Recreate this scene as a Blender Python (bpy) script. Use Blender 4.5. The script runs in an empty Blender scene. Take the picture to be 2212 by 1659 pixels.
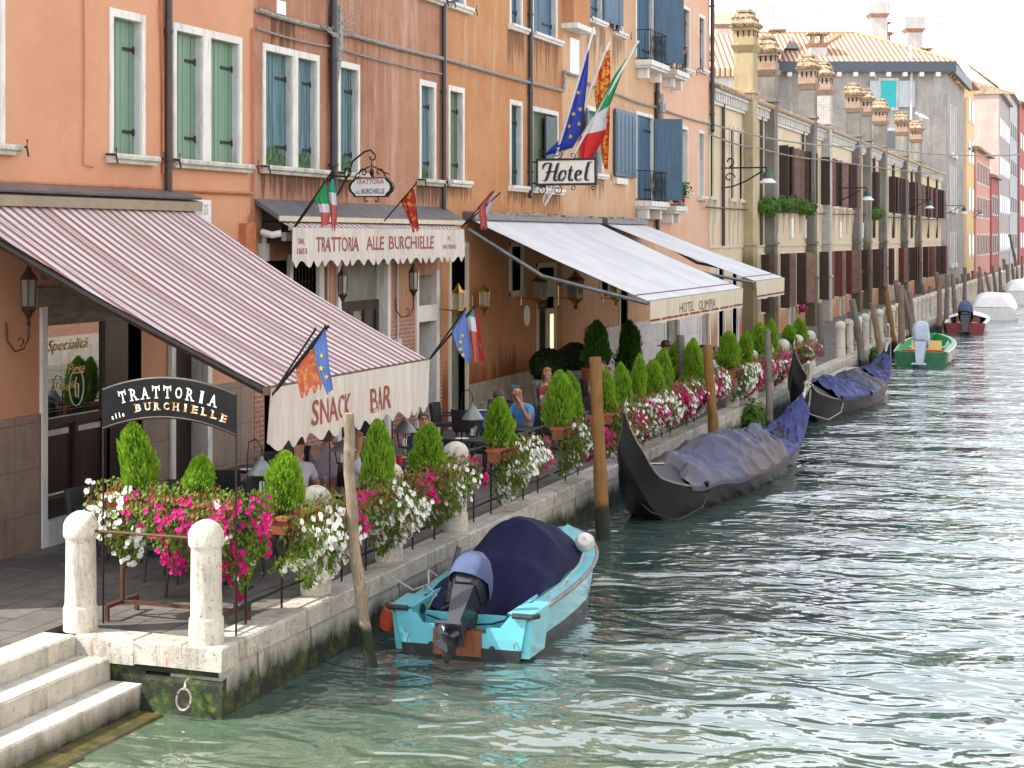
import bpy, math, random
from mathutils import Vector, Matrix, noise as mnoise
R = math.radians
rnd = random.Random(11)
S = bpy.context.scene
COL = S.collection
# ---------------------------------------------------------------- camera
TH = R(20.14); sT, cT = math.sin(TH), math.cos(TH); CAMH = 5.0; FPX = 3500.0; HORY = 514.0
cam = bpy.data.cameras.new('camera'); cam_o = bpy.data.objects.new('camera', cam); COL.objects.link(cam_o)
cam_o.location = (0, 0, CAMH); cam_o.rotation_euler = (R(90), 0, TH)
cam.sensor_width = 36.0; cam.lens = 36.0 * FPX / 2212.0; cam.shift_y = -(829.5 - HORY) / 2212.0
cam.clip_start = 0.5; cam.clip_end = 3000
S.camera = cam_o
# ---------------------------------------------------------------- world, sun, exposure
SUN_EL = R(47); SUN_FROM = Vector((-0.87, -0.50, 0)).normalized() * math.cos(SUN_EL) + Vector((0, 0, math.sin(SUN_EL)))
w = bpy.data.worlds.new('World'); S.world = w; w.use_nodes = True
nt = w.node_tree; nt.nodes.clear()
sky = nt.nodes.new('ShaderNodeTexSky'); sky.sky_type = 'NISHITA'; sky.sun_disc = False
sky.sun_elevation = SUN_EL; sky.sun_rotation = math.atan2(SUN_FROM.x, SUN_FROM.y); sky.air_density = 1.0; sky.dust_density = 4.0; sky.ozone_density = 1.0
mixs = nt.nodes.new('ShaderNodeMixRGB'); mixs.inputs[0].default_value = 0.6; mixs.inputs[2].default_value = (11.0, 11.3, 11.9, 1)   # bright summer haze
bg = nt.nodes.new('ShaderNodeBackground'); bg.inputs[1].default_value = 0.13
wo = nt.nodes.new('ShaderNodeOutputWorld')
nt.links.new(sky.outputs[0], mixs.inputs[1])
tcw = nt.nodes.new('ShaderNodeTexCoord'); sxw = nt.nodes.new('ShaderNodeSeparateXYZ'); nt.links.new(tcw.outputs['Generated'], sxw.inputs[0])
mrw = nt.nodes.new('ShaderNodeMapRange'); mrw.interpolation_type = 'SMOOTHSTEP'; mrw.inputs[1].default_value = 0.0; mrw.inputs[2].default_value = 0.62; mrw.inputs[3].default_value = 1.75; mrw.inputs[4].default_value = 0.85
nt.links.new(sxw.outputs[2], mrw.inputs[0])       # haze glows brightest towards the horizon
vmw = nt.nodes.new('ShaderNodeVectorMath'); vmw.operation = 'SCALE'; nt.links.new(mixs.outputs[0], vmw.inputs[0]); nt.links.new(mrw.outputs[0], vmw.inputs['Scale'])
nt.links.new(vmw.outputs[0], bg.inputs[0]); nt.links.new(bg.outputs[0], wo.inputs[0])
sun = bpy.data.lights.new('sun', 'SUN'); sun.energy = 4.6; sun.angle = R(0.5); sun.color = (1.0, 0.93, 0.82)
sun_o = bpy.data.objects.new('sun', sun); COL.objects.link(sun_o)
sun_o.rotation_euler = SUN_FROM.to_track_quat('Z', 'Y').to_euler()
S.view_settings.view_transform = 'Standard'; S.view_settings.look = 'None'; S.view_settings.gamma = 1
S.view_settings.exposure = 0.74
S.cycles.max_bounces = 6; S.cycles.diffuse_bounces = 3; S.cycles.transparent_max_bounces = 8

# ---------------------------------------------------------------- measuring helpers: a point read off at a known plane
def atX(px, py, X):
    t = (px - 1106) / FPX; Y = -X * (t * sT + cT) / (sT - t * cT); d = -X * sT + Y * cT
    return (Y, CAMH - (py - HORY) * d / FPX)
def atZ(px, py, Z):
    d = FPX * (CAMH - Z) / (py - HORY); l = (px - 1106) * d / FPX
    return (l * cT - d * sT, l * sT + d * cT)
def yX(px, X=-13.8): return atX(px, 500, X)[0]

# ---------------------------------------------------------------- mesh builder
class MB:
    def __init__(self): self.v = []; self.f = []; self.m = []; self.M = Matrix.Identity(4); self.mi = 0; self.br = [(0, 0)]
    def part(self):
        if (len(self.v), len(self.f)) != self.br[-1]: self.br.append((len(self.v), len(self.f)))
        return self
    def build_each(self, name, mats, parent=None, **kw):
        """one object for every stretch between part() calls"""
        self.part(); out = []
        for (v0, f0), (v1, f1) in zip(self.br, self.br[1:]):
            s_ = MB(); s_.v = self.v[v0:v1]; s_.f = [tuple(i - v0 for i in f) for f in self.f[f0:f1]]; s_.m = self.m[f0:f1]; out.append(s_.build(name, mats, parent, **kw))
        return out
    def _add(self, vs, fs):
        n = len(self.v); self.v += [self.M @ Vector(p) for p in vs]
        self.f += [tuple(n + i for i in f) for f in fs]; self.m += [self.mi] * len(fs)
        return self
    def box(self, x0, x1, y0, y1, z0, z1):
        if x0 > x1: x0, x1 = x1, x0
        if y0 > y1: y0, y1 = y1, y0
        if z0 > z1: z0, z1 = z1, z0
        return self._add([(x0,y0,z0),(x1,y0,z0),(x1,y1,z0),(x0,y1,z0),(x0,y0,z1),(x1,y0,z1),(x1,y1,z1),(x0,y1,z1)],
            [(0,3,2,1),(4,5,6,7),(0,1,5,4),(1,2,6,5),(2,3,7,6),(3,0,4,7)])
    def hexa(self, p): # 8 points, bottom 4 then top 4
        return self._add(p, [(0,3,2,1),(4,5,6,7),(0,1,5,4),(1,2,6,5),(2,3,7,6),(3,0,4,7)])
    def quad(self, a, b, c, d): return self._add([a,b,c,d], [(0,1,2,3)])
    def tri(self, a, b, c): return self._add([a,b,c], [(0,1,2)])
    def tube(self, pts, r, seg=6, cap=True):
        pts = [Vector(p) for p in pts]; n = len(pts); vs = []; fs = []
        rs = r if isinstance(r, (list, tuple)) else [r] * n
        for i, p in enumerate(pts):
            t = (pts[min(i+1, n-1)] - pts[max(i-1, 0)])
            t = t.normalized() if t.length > 1e-9 else Vector((0,0,1))
            up = Vector((0,0,1)) if abs(t.z) < 0.92 else Vector((1,0,0))
            a = t.cross(up).normalized(); b = t.cross(a).normalized()
            for k in range(seg):
                an = 2 * math.pi * k / seg
                vs.append(p + (a * math.cos(an) + b * math.sin(an)) * rs[i])
        for i in range(n-1):
            for k in range(seg):
                k2 = (k+1) % seg
                fs.append((i*seg+k, i*seg+k2, (i+1)*seg+k2, (i+1)*seg+k))
        if cap: fs.append(tuple(range(seg))); fs.append(tuple(range((n-1)*seg, n*seg))[::-1])
        return self._add(vs, fs)
    def lathe(self, prof, c=(0,0,0), seg=16, sx=1, sy=1):
        vs = []; fs = []; n = len(prof)
        for r, z in prof:
            for k in range(seg):
                an = 2 * math.pi * k / seg
                vs.append((c[0] + r*sx*math.cos(an), c[1] + r*sy*math.sin(an), c[2] + z))
        for i in range(n-1):
            for k in range(seg):
                k2 = (k+1) % seg
                fs.append((i*seg+k, i*seg+k2, (i+1)*seg+k2, (i+1)*seg+k))
        fs.append(tuple(range(seg))[::-1]); fs.append(tuple(range((n-1)*seg, n*seg)))
        return self._add(vs, fs)
    def grid(self, f, nu, nv):
        vs = [f(i/nu, j/nv) for j in range(nv+1) for i in range(nu+1)]
        fs = [(j*(nu+1)+i, j*(nu+1)+i+1, (j+1)*(nu+1)+i+1, (j+1)*(nu+1)+i) for j in range(nv) for i in range(nu)]
        return self._add(vs, fs)
    def prism(self, poly, f0, f1): # poly of 2-d points, two maps 2d -> 3d
        n = len(poly); vs = [f0(*p) for p in poly] + [f1(*p) for p in poly]
        fs = [tuple(range(n)), tuple(range(n, 2*n))[::-1]] + [(i, i+n, (i+1) % n + n, (i+1) % n) for i in range(n)]
        return self._add(vs, fs)
    def build(self, name, mats, parent=None, origin=None, smooth=False, **tags):
        if not isinstance(mats, (list, tuple)): mats = [mats]
        base = Vector((0,0,0))
        if parent is not None: base = Vector(parent['_o'])
        elif origin is not None: base = Vector(origin)
        me = bpy.data.meshes.new(name); me.from_pydata([v - base for v in self.v], [], self.f)
        for m in mats: me.materials.append(m)
        if len(mats) > 1: me.polygons.foreach_set('material_index', self.m)
        if smooth:
            me.polygons.foreach_set('use_smooth', [True] * len(me.polygons))
            if smooth != 'all':
                try: me.set_sharp_from_angle(angle=R(38))
                except Exception: pass
        me.validate(); me.update()
        o = bpy.data.objects.new(name, me); COL.objects.link(o); o['_o'] = tuple(base)
        if parent is not None: o.parent = parent
        else: o.location = base
        tag(o, **tags)
        return o
def tag(o, label=None, cat=None, group=None, kind=None):
    if label: o['label'] = label
    if cat: o['category'] = cat
    if group: o['group'] = group
    if kind: o['kind'] = kind
    return o
def thing(name, label, cat, loc=(0,0,0), group=None):
    o = bpy.data.objects.new(name, None); COL.objects.link(o); o.location = loc; o['_o'] = tuple(loc)
    o.empty_display_size = 0.2
    return tag(o, label, cat, group)
def kids(o): return [c for c in o.children]
def dup(root, loc, rz=0, label=None, scale=1.0, group=None, parent=None, **kw):
    r = root.copy(); COL.objects.link(r)
    if parent is None:
        r.location = loc; r.rotation_euler = (kw.get('rx', 0), kw.get('ry', 0), rz); r.scale = (scale if isinstance(scale, (tuple, list)) else (scale,)*3)
        if label: r['label'] = label
        if group: r['group'] = group
    else: r.parent = parent
    for ch in root.children: dup(ch, None, parent=r)
    return r
def shade(o): return o

# ---------------------------------------------------------------- materials
def newmat(name):
    m = bpy.data.materials.new(name); m.use_nodes = True; t = m.node_tree
    return m, t, t.nodes['Principled BSDF']
def pos_node(t, scale=(1,1,1), obj=False):
    if obj: g = t.nodes.new('ShaderNodeTexCoord'); out = g.outputs['Object']
    else: g = t.nodes.new('ShaderNodeNewGeometry'); out = g.outputs['Position']
    mp = t.nodes.new('ShaderNodeMapping'); mp.inputs['Scale'].default_value = scale
    t.links.new(out, mp.inputs[0]); return mp.outputs[0]
def noise_node(t, vec, scale, detail=4, rough=0.6, dist=0.0):
    n = t.nodes.new('ShaderNodeTexNoise'); n.inputs['Scale'].default_value = scale; n.inputs['Detail'].default_value = detail
    n.inputs['Roughness'].default_value = rough; n.inputs['Distortion'].default_value = dist
    t.links.new(vec, n.inputs['Vector']); return n.outputs[0]
def ramp(t, val, p0, p1, interp='EASE'):
    r = t.nodes.new('ShaderNodeValToRGB'); r.color_ramp.interpolation = interp
    r.color_ramp.elements[0].position = p0; r.color_ramp.elements[1].position = p1
    t.links.new(val, r.inputs[0]); return r.outputs[0]
def mixc(t, fac, a, b, mode='MIX'):
    m = t.nodes.new('ShaderNodeMixRGB'); m.blend_type = mode
    for i, x in ((0, fac), (1, a), (2, b)):
        if isinstance(x, (int, float)): m.inputs[i].default_value = x
        elif isinstance(x, (tuple, list)): m.inputs[i].default_value = (*x[:3], 1)
        else: t.links.new(x, m.inputs[i])
    return m.outputs[0]
def mth(t, op, a, b=None, clamp=False):
    m = t.nodes.new('ShaderNodeMath'); m.operation = op; m.use_clamp = clamp
    for i, x in ((0, a), (1, b)):
        if x is None: continue
        if isinstance(x, (int, float)): m.inputs[i].default_value = x
        else: t.links.new(x, m.inputs[i])
    return m.outputs[0]
def bumpn(t, b, h, strength=0.3, dist=0.01):
    n = t.nodes.new('ShaderNodeBump'); n.inputs['Strength'].default_value = strength; n.inputs['Distance'].default_value = dist
    t.links.new(h, n.inputs['Height']); t.links.new(n.outputs[0], b.inputs['Normal']); return n
def mat(name, col, col2=None, rough=0.6, scale=6.0, metal=0.0, bump=0.0, bscale=60, stretch=(1,1,1), lo=0.35, hi=0.65, obj=False, spec=None, coat=0, back=None, bdist=0.004):
    m, t, b = newmat(name)
    b.inputs['Roughness'].default_value = rough; b.inputs['Metallic'].default_value = metal
    if spec is not None: b.inputs['Specular IOR Level'].default_value = spec
    if coat: b.inputs['Coat Weight'].default_value = coat
    v = pos_node(t, stretch, obj)
    if col2 is None: col2 = tuple(c * 0.78 for c in col)
    n = noise_node(t, v, scale, 5)
    c = mixc(t, ramp(t, n, lo, hi), col, col2)
    t.links.new(c, b.inputs['Base Color'])
    if bump: bumpn(t, b, noise_node(t, v, bscale, 3), bump, bdist)
    return m
def plaster(name, c1, c2, pale, dark, pale_lo=0.52, dark_lo=0.58, damp=None, seed=0, gran=0.35, drips=()):
    """old lime plaster: big cloudy patches, pale washed streaks, dark run-off stains, fine grain"""
    m, t, b = newmat(name); b.inputs['Roughness'].default_value = 0.9; b.inputs['Specular IOR Level'].default_value = 0.15
    v = pos_node(t); vm = pos_node(t, (1, 1.6, 0.16)); vo = t.nodes.new('ShaderNodeVectorMath'); vo.inputs[1].default_value = (seed*7.3, seed*3.1, seed*1.7)
    t.links.new(v, vo.inputs[0]); v = vo.outputs[0]
    c = mixc(t, ramp(t, noise_node(t, v, 0.55, 6, 0.65), 0.35, 0.68), c1, c2)
    c = mixc(t, mth(t, 'MULTIPLY', ramp(t, noise_node(t, vm, 1.6, 6, 0.7, 0.6), pale_lo, pale_lo + 0.2), 0.75), c, pale)
    c = mixc(t, mth(t, 'MULTIPLY', ramp(t, noise_node(t, v, 2.6, 6, 0.75, 1.0), 0.54, 0.72), 0.4), c, pale)
    vs = pos_node(t, (1, 3.2, 0.22))
    st = mth(t, 'MULTIPLY', ramp(t, noise_node(t, vs, 1.3, 6, 0.75, 0.3), dark_lo, dark_lo + 0.17), ramp(t, noise_node(t, v, 0.45, 3), 0.42, 0.62))
    c = mixc(t, mth(t, 'MULTIPLY', st, 0.6), c, dark)
    g = noise_node(t, v, 38, 4, 0.7)
    c = mixc(t, mth(t, 'MULTIPLY', ramp(t, g, 0.4, 0.62), 0.16), c, dark)
    if damp:   # rising damp: (colour, height)
        sx = t.nodes.new('ShaderNodeSeparateXYZ'); gp = t.nodes.new('ShaderNodeNewGeometry'); t.links.new(gp.outputs['Position'], sx.inputs[0])
        hgt = mth(t, 'ADD', sx.outputs[2], mth(t, 'MULTIPLY', noise_node(t, vm, 1.1, 5, 0.6), -2.6))
        mr = t.nodes.new('ShaderNodeMapRange'); mr.inputs[1].default_value = damp[1] - 1.3 + 0.35; mr.inputs[2].default_value = damp[1] - 1.3 - 0.35
        t.links.new(hgt, mr.inputs[0]); c = mixc(t, mth(t, 'MULTIPLY', mr.outputs[0], damp[2] if len(damp) > 2 else 0.85), c, damp[0])
    if drips:  # rain run-off below sills: ragged vertical stains with their own outline
        gp2 = t.nodes.new('ShaderNodeNewGeometry'); s2 = t.nodes.new('ShaderNodeSeparateXYZ'); t.links.new(gp2.outputs['Position'], s2.inputs[0])
        vd = pos_node(t, (1, 7.0, 0.35)); nd = noise_node(t, vd, 1.0, 5, 0.7); tot = None
        for (ya, yb, zt_, ln) in drips:
            m1 = mth(t, 'MULTIPLY', mth(t, 'GREATER_THAN', s2.outputs[1], ya), mth(t, 'LESS_THAN', s2.outputs[1], yb))
            dz = mth(t, 'DIVIDE', mth(t, 'SUBTRACT', zt_, s2.outputs[2]), ln)      # 0 at the sill .. 1 at the foot
            m2 = mth(t, 'MULTIPLY', mth(t, 'GREATER_THAN', dz, 0.0), mth(t, 'SUBTRACT', 1.15, dz, True), True)
            k_ = mth(t, 'MULTIPLY', m1, m2); tot = k_ if tot is None else mth(t, 'MAXIMUM', tot, k_)
        hit = ramp(t, mth(t, 'ADD', nd, mth(t, 'MULTIPLY', tot, 0.30)), 0.66, 0.80)
        c = mixc(t, mth(t, 'MULTIPLY', mth(t, 'MULTIPLY', hit, mth(t, 'GREATER_THAN', tot, 0.001)), 0.8), c, dark)
    t.links.new(c, b.inputs['Base Color'])
    hb = mth(t, 'ADD', mth(t, 'MULTIPLY', noise_node(t, v, 3.0, 5), 1.5), g)
    bumpn(t, b, hb, gran, 0.02)
    return m
def stone(name, c1=(0.62,0.60,0.55), c2=(0.45,0.44,0.41), speck=(0.12,0.12,0.10), amount=0.62, algae=None, bump=0.5, rust=0):
    m, t, b = newmat(name); b.inputs['Roughness'].default_value = 0.85
    v = pos_node(t)
    c = mixc(t, ramp(t, noise_node(t, v, 2.2, 6, 0.7), 0.35, 0.65), c1, c2)
    c = mixc(t, ramp(t, noise_node(t, v, 22, 6, 0.8, 0.5), amount, amount + 0.1), c, speck)
    vdr = pos_node(t, (3.5, 3.5, 0.6)); c = mixc(t, mth(t, 'MULTIPLY', ramp(t, noise_node(t, vdr, 1.7, 6, 0.75, 0.4), 0.48, 0.68), 0.6), c, tuple(x*0.42 for x in c2))
    if rust:
        vs = pos_node(t, (1.5, 1.5, 0.5))
        c = mixc(t, mth(t, 'MULTIPLY', ramp(t, noise_node(t, vs, 2.4, 5, 0.7), 0.60, 0.70), rust), c, (0.42, 0.19, 0.05))
    if algae:
        sx = t.nodes.new('ShaderNodeSeparateXYZ'); gp = t.nodes.new('ShaderNodeNewGeometry'); t.links.new(gp.outputs['Position'], sx.inputs[0])
        vm = pos_node(t, (1.5, 1.5, 0.5))
        hgt = mth(t, 'ADD', sx.outputs[2], mth(t, 'MULTIPLY', noise_node(t, vm, 1.8, 6, 0.75), -algae[1]))
        mr = t.nodes.new('ShaderNodeMapRange'); mr.inputs[1].default_value = algae[0] + 0.10; mr.inputs[2].default_value = algae[0] - 0.12
        t.links.new(hgt, mr.inputs[0])
        ac = mixc(t, ramp(t, noise_node(t, v, 9, 5, 0.7), 0.42, 0.6), (0.022, 0.045, 0.008), (0.075, 0.12, 0.012))
        ac = mixc(t, ramp(t, noise_node(t, v, 3.2, 5, 0.7), 0.40, 0.56), ac, (0.014, 0.016, 0.010))
        c = mixc(t, mr.outputs[0], c, ac)
    t.links.new(c, b.inputs['Base Color'])
    bumpn(t, b, mth(t, 'ADD', noise_node(t, v, 26, 5, 0.75), mth(t, 'MULTIPLY', noise_node(t, v, 4, 4), 2)), bump, 0.012)
    return m
def slabs(name, c1, c2, mortar, bw, bh, mapping='YZ', msize=0.012, rough=0.85, offs=0.5, bump=0.5, algae=None, stain=None):
    """stone slabs / bricks laid on a plane: YZ for a facade, XY for a pavement, XZ for an end wall"""
    m, t, b = newmat(name); b.inputs['Roughness'].default_value = rough
    g = t.nodes.new('ShaderNodeNewGeometry'); sx = t.nodes.new('ShaderNodeSeparateXYZ'); t.links.new(g.outputs['Position'], sx.inputs[0])
    cx = t.nodes.new('ShaderNodeCombineXYZ'); i = {'X':0,'Y':1,'Z':2}
    t.links.new(sx.outputs[i[mapping[0]]], cx.inputs[0]); t.links.new(sx.outputs[i[mapping[1]]], cx.inputs[1])
    br = t.nodes.new('ShaderNodeTexBrick'); br.inputs['Scale'].default_value = 1.0; br.offset = offs
    br.inputs['Brick Width'].default_value = bw; br.inputs['Row Height'].default_value = bh; br.inputs['Mortar Size'].default_value = msize
    br.inputs['Mortar Smooth'].default_value = 0.3; br.inputs['Bias'].default_value = -0.1
    br.inputs['Color1'].default_value = (*c1, 1); br.inputs['Color2'].default_value = (*c2, 1); br.inputs['Mortar'].default_value = (*mortar, 1)
    vv = t.nodes.new('ShaderNodeVectorMath'); vv.operation = 'ADD'
    nz = t.nodes.new('ShaderNodeTexNoise'); nz.inputs['Scale'].default_value = 6; t.links.new(cx.outputs[0], nz.inputs['Vector'])
    sc = t.nodes.new('ShaderNodeVectorMath'); sc.operation = 'SCALE'; sc.inputs['Scale'].default_value = 0.02
    t.links.new(nz.outputs['Color'], sc.inputs[0]); t.links.new(cx.outputs[0], vv.inputs[0]); t.links.new(sc.outputs[0], vv.inputs[1]); t.links.new(vv.outputs[0], br.inputs['Vector'])
    v = pos_node(t)
    c = mixc(t, mth(t, 'MULTIPLY', ramp(t, noise_node(t, v, 3.0, 6, 0.75), 0.4, 0.7), 0.45), br.outputs[0], tuple(x * 0.55 for x in c2))
    if stain:
        vs = pos_node(t, (2.4, 2.4, 0.4)); c = mixc(t, mth(t, 'MULTIPLY', ramp(t, noise_node(t, vs, 1.8, 6, 0.75), 0.52, 0.68), 0.6), c, stain)
    if algae:
        vm = pos_node(t, (1.5, 1.5, 0.6))
        hgt = mth(t, 'ADD', sx.outputs[2], mth(t, 'MULTIPLY', noise_node(t, vm, 1.8, 6, 0.75), -algae[1]))
        mr = t.nodes.new('ShaderNodeMapRange'); mr.inputs[1].default_value = algae[0] + 0.10; mr.inputs[2].default_value = algae[0] - 0.12
        t.links.new(hgt, mr.inputs[0])
        ac = mixc(t, ramp(t, noise_node(t, v, 9, 5, 0.7), 0.42, 0.6), (0.025, 0.045, 0.010), (0.06, 0.085, 0.018))
        ac = mixc(t, ramp(t, noise_node(t, v, 3.2, 5, 0.7), 0.38, 0.56), ac, (0.014, 0.015, 0.010))
        c = mixc(t, mr.outputs[0], c, ac)
    t.links.new(c, b.inputs['Base Color'])
    h = mth(t, 'ADD', mth(t, 'MULTIPLY', br.outputs['Fac'], -1.5), mth(t, 'ADD', noise_node(t, v, 30, 5, 0.7), mth(t, 'MULTIPLY', noise_node(t, v, 5, 4), 1.2)))
    bumpn(t, b, h, bump, 0.012)
    return m
def stripes(name, a, bcol, axis, period, duty=0.5, rough=0.85):
    m, t, b = newmat(name); b.inputs['Roughness'].default_value = rough
    g = t.nodes.new('ShaderNodeNewGeometry'); sx = t.nodes.new('ShaderNodeSeparateXYZ'); t.links.new(g.outputs['Position'], sx.inputs[0])
    u = mth(t, 'FRACT', mth(t, 'DIVIDE', sx.outputs[{'X':0,'Y':1,'Z':2}[axis]], period))
    f = mth(t, 'LESS_THAN', u, duty)
    # three thin pinstripes inside every fourth pale band
    u4 = mth(t, 'FRACT', mth(t, 'DIVIDE', sx.outputs[1], period * 8)); u3 = mth(t, 'FRACT', mth(t, 'MULTIPLY', mth(t, 'SUBTRACT', u, duty), 6.0)); pin = mth(t, 'MULTIPLY', mth(t, 'LESS_THAN', u3, 0.42), mth(t, 'GREATER_THAN', u, duty + 0.05))
    pin = mth(t, 'MULTIPLY', pin, mth(t, 'LESS_THAN', u4, 0.25))
    f = mth(t, 'MAXIMUM', f, mth(t, 'MULTIPLY', pin, 0.6))
    c = mixc(t, f, a, bcol)
    v = pos_node(t); c = mixc(t, mth(t, 'MULTIPLY', ramp(t, noise_node(t, v, 1.8, 5, 0.7), 0.42, 0.7), 0.32), c, (0.33,0.29,0.29))
    us = mth(t, 'FRACT', mth(t, 'DIVIDE', sx.outputs[1], 1.225)); c = mixc(t, mth(t, 'MULTIPLY', mth(t, 'LESS_THAN', us, 0.022), 0.6), c, (0.22,0.12,0.11))
    t.links.new(c, b.inputs['Base Color']); bumpn(t, b, noise_node(t, v, 5, 3), 0.25, 0.02)
    b.inputs['Specular IOR Level'].default_value = 0.25
    return m
def glass_mat(name, col=(0.02,0.025,0.03), rough=0.06):
    m, t, b = newmat(name); b.inputs['Base Color'].default_value = (*col, 1); b.inputs['Roughness'].default_value = rough
    b.inputs['Specular IOR Level'].default_value = 0.9
    v = pos_node(t); bumpn(t, b, noise_node(t, v, 2.5, 2), 0.05, 0.01)
    return m
def leafmat(name, c1, c2, c3, scale=9, trans=0.35):
    m, t, b = newmat(name); b.inputs['Roughness'].default_value = 0.6; b.inputs['Specular IOR Level'].default_value = 0.25
    v = pos_node(t)
    c = mixc(t, ramp(t, noise_node(t, v, scale, 5, 0.7), 0.35, 0.65), c1, c2)
    c = mixc(t, ramp(t, noise_node(t, v, scale * 4, 3, 0.7), 0.5, 0.68), c, c3)
    t.links.new(c, b.inputs['Base Color'])
    tr = t.nodes.new('ShaderNodeBsdfTranslucent'); t.links.new(c, tr.inputs[0])
    mx = t.nodes.new('ShaderNodeMixShader'); mx.inputs[0].default_value = trans
    out = [n for n in t.nodes if n.type == 'OUTPUT_MATERIAL'][0]
    t.links.new(b.outputs[0], mx.inputs[1]); t.links.new(tr.outputs[0], mx.inputs[2]); t.links.new(mx.outputs[0], out.inputs[0])
    return m
def wood(name, c1, c2, dark, axis_scale=(14,14,0.8), rough=0.8, low=None):
    m, t, b = newmat(name); b.inputs['Roughness'].default_value = rough
    v = pos_node(t, axis_scale); vo = pos_node(t)
    c = mixc(t, ramp(t, noise_node(t, v, 1.5, 5, 0.7, 0.8), 0.35, 0.65), c1, c2)
    c = mixc(t, ramp(t, noise_node(t, v, 4.0, 5, 0.8), 0.56, 0.68), c, dark)
    c = mixc(t, mth(t, 'MULTIPLY', ramp(t, noise_node(t, vo, 3.2, 4, 0.6), 0.5, 0.66), 0.5), c, tuple(x * 0.6 for x in c2))
    if low:   # weed and tar at the waterline
        sx = t.nodes.new('ShaderNodeSeparateXYZ'); t.links.new([n for n in t.nodes if n.type == 'NEW_GEOMETRY'][0].outputs['Position'], sx.inputs[0])
        h = mth(t, 'ADD', sx.outputs[2], mth(t, 'MULTIPLY', noise_node(t, vo, 6, 4), -0.3))
        mr = t.nodes.new('ShaderNodeMapRange'); mr.inputs[1].default_value = low + 0.04; mr.inputs[2].default_value = low - 0.06; t.links.new(h, mr.inputs[0])
        c = mixc(t, mr.outputs[0], c, (0.02, 0.025, 0.012))
    t.links.new(c, b.inputs['Base Color']); bumpn(t, b, noise_node(t, v, 2.5, 5, 0.7), 0.6, 0.012)
    return m

# ---------------------------------------------------------------- lettering
def text_mesh(s, name, m, parent, o, u, v, width, height, extrude=0.003, shear=0.0, arc=None, bold=0.0, serif=False):
    """lettering as a mesh: the text's box is fitted into width x height from corner o along u and v, front side u x v"""
    cu = bpy.data.curves.new('t', 'FONT'); cu.body = s; cu.resolution_u = 3; cu.shear = shear; cu.offset = bold
    ob = bpy.data.objects.new('t', cu); COL.objects.link(ob)
    dg = bpy.context.evaluated_depsgraph_get(); me = bpy.data.meshes.new_from_object(ob.evaluated_get(dg))
    vs = [vv.co.copy() for vv in me.vertices]; fs = [tuple(p.vertices) for p in me.polygons]
    bpy.data.objects.remove(ob); bpy.data.curves.remove(cu); bpy.data.meshes.remove(me)
    x0 = min(p.x for p in vs); x1 = max(p.x for p in vs); y0 = min(p.y for p in vs); y1 = max(p.y for p in vs)
    o = Vector(o); u = Vector(u).normalized(); v = Vector(v).normalized(); n = u.cross(v).normalized()
    mb = MB(); out = []
    for p in vs:
        a = (p.x - x0) / (x1 - x0) * width; c = (p.y - y0) / max(y1 - y0, 1e-6) * height
        if arc: a, c = arc(a, c)
        out.append(o + u * a + v * c + n * extrude)
    mb._add(out, fs)
    return mb.build(name, m, parent)
# ---------------------------------------------------------------- palette
M = {}
M['salmon'] = plaster('salmon_plaster', (0.62,0.325,0.205), (0.55,0.275,0.165), (0.66,0.40,0.28), (0.42,0.22,0.12), pale_lo=0.60, dark_lo=0.66, seed=1, gran=0.15)
M['terracotta'] = plaster('terracotta_plaster', (0.43,0.225,0.145), (0.35,0.165,0.105), (0.54,0.37,0.28), (0.085,0.05,0.035), pale_lo=0.49, dark_lo=0.51, seed=2, drips=((24.9,27.4,6.12,0.75),(27.8,29.2,6.12,0.6),(31.7,33.0,6.12,0.75),(25.3,26.2,8.9,1.2),(26.2,29.4,12,2.5)))
M['orange'] = plaster('orange_plaster', (0.46,0.205,0.09), (0.50,0.265,0.135), (0.58,0.40,0.26), (0.16,0.085,0.05), pale_lo=0.52, dark_lo=0.60, seed=3, damp=((0.20,0.055,0.018), 1.95, 0.9), drips=((33.3,34.9,6.15,.5),(37.3,38.6,6.15,.5),(39.0,41.4,6.15,.6),(37.3,38.5,10.15,1.2),(39.0,41.3,10.15,1.4)))
M['peach'] = plaster('peach_plaster', (0.60,0.39,0.24), (0.53,0.32,0.185), (0.65,0.50,0.37), (0.18,0.125,0.08), pale_lo=0.52, dark_lo=0.55, seed=4, drips=((43.7,45.6,11.1,1.6),(46.3,47.6,11.0,1.4),(43.6,45.5,6.7,.9),(48.8,51.0,5.75,.8)), damp=((0.45,0.18,0.07), 2.2, 0.5))
M['pinkpeach'] = plaster('pink_peach_plaster', (0.68,0.45,0.33), (0.64,0.39,0.26), (0.72,0.54,0.43), (0.42,0.24,0.15), pale_lo=0.55, dark_lo=0.62, seed=5, damp=((0.55,0.24,0.10), 3.4, 0.5))
M['yellow'] = plaster('yellow_plaster', (0.70,0.60,0.42), (0.64,0.53,0.36), (0.74,0.67,0.52), (0.22,0.18,0.11), pale_lo=0.53, dark_lo=0.60, seed=6, damp=((0.42,0.17,0.07), 1.7, 0.8))
M['greychim'] = plaster('grey_render', (0.25,0.235,0.21), (0.16,0.15,0.135), (0.40,0.38,0.34), (0.07,0.065,0.05), pale_lo=0.5, dark_lo=0.5, seed=7, damp=((0.10,0.09,0.04), 4.5, 0.8))
M['yellchim'] = plaster('stained_yellow_render', (0.52,0.43,0.26), (0.40,0.33,0.20), (0.60,0.52,0.36), (0.14,0.12,0.08), pale_lo=0.52, dark_lo=0.5, seed=8, damp=((0.12,0.10,0.05), 4.2, 0.8))
M['grey'] = plaster('grey_plaster', (0.37,0.35,0.325), (0.26,0.245,0.225), (0.52,0.50,0.46), (0.16,0.16,0.155), pale_lo=0.5, dark_lo=0.56, seed=9)
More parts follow.
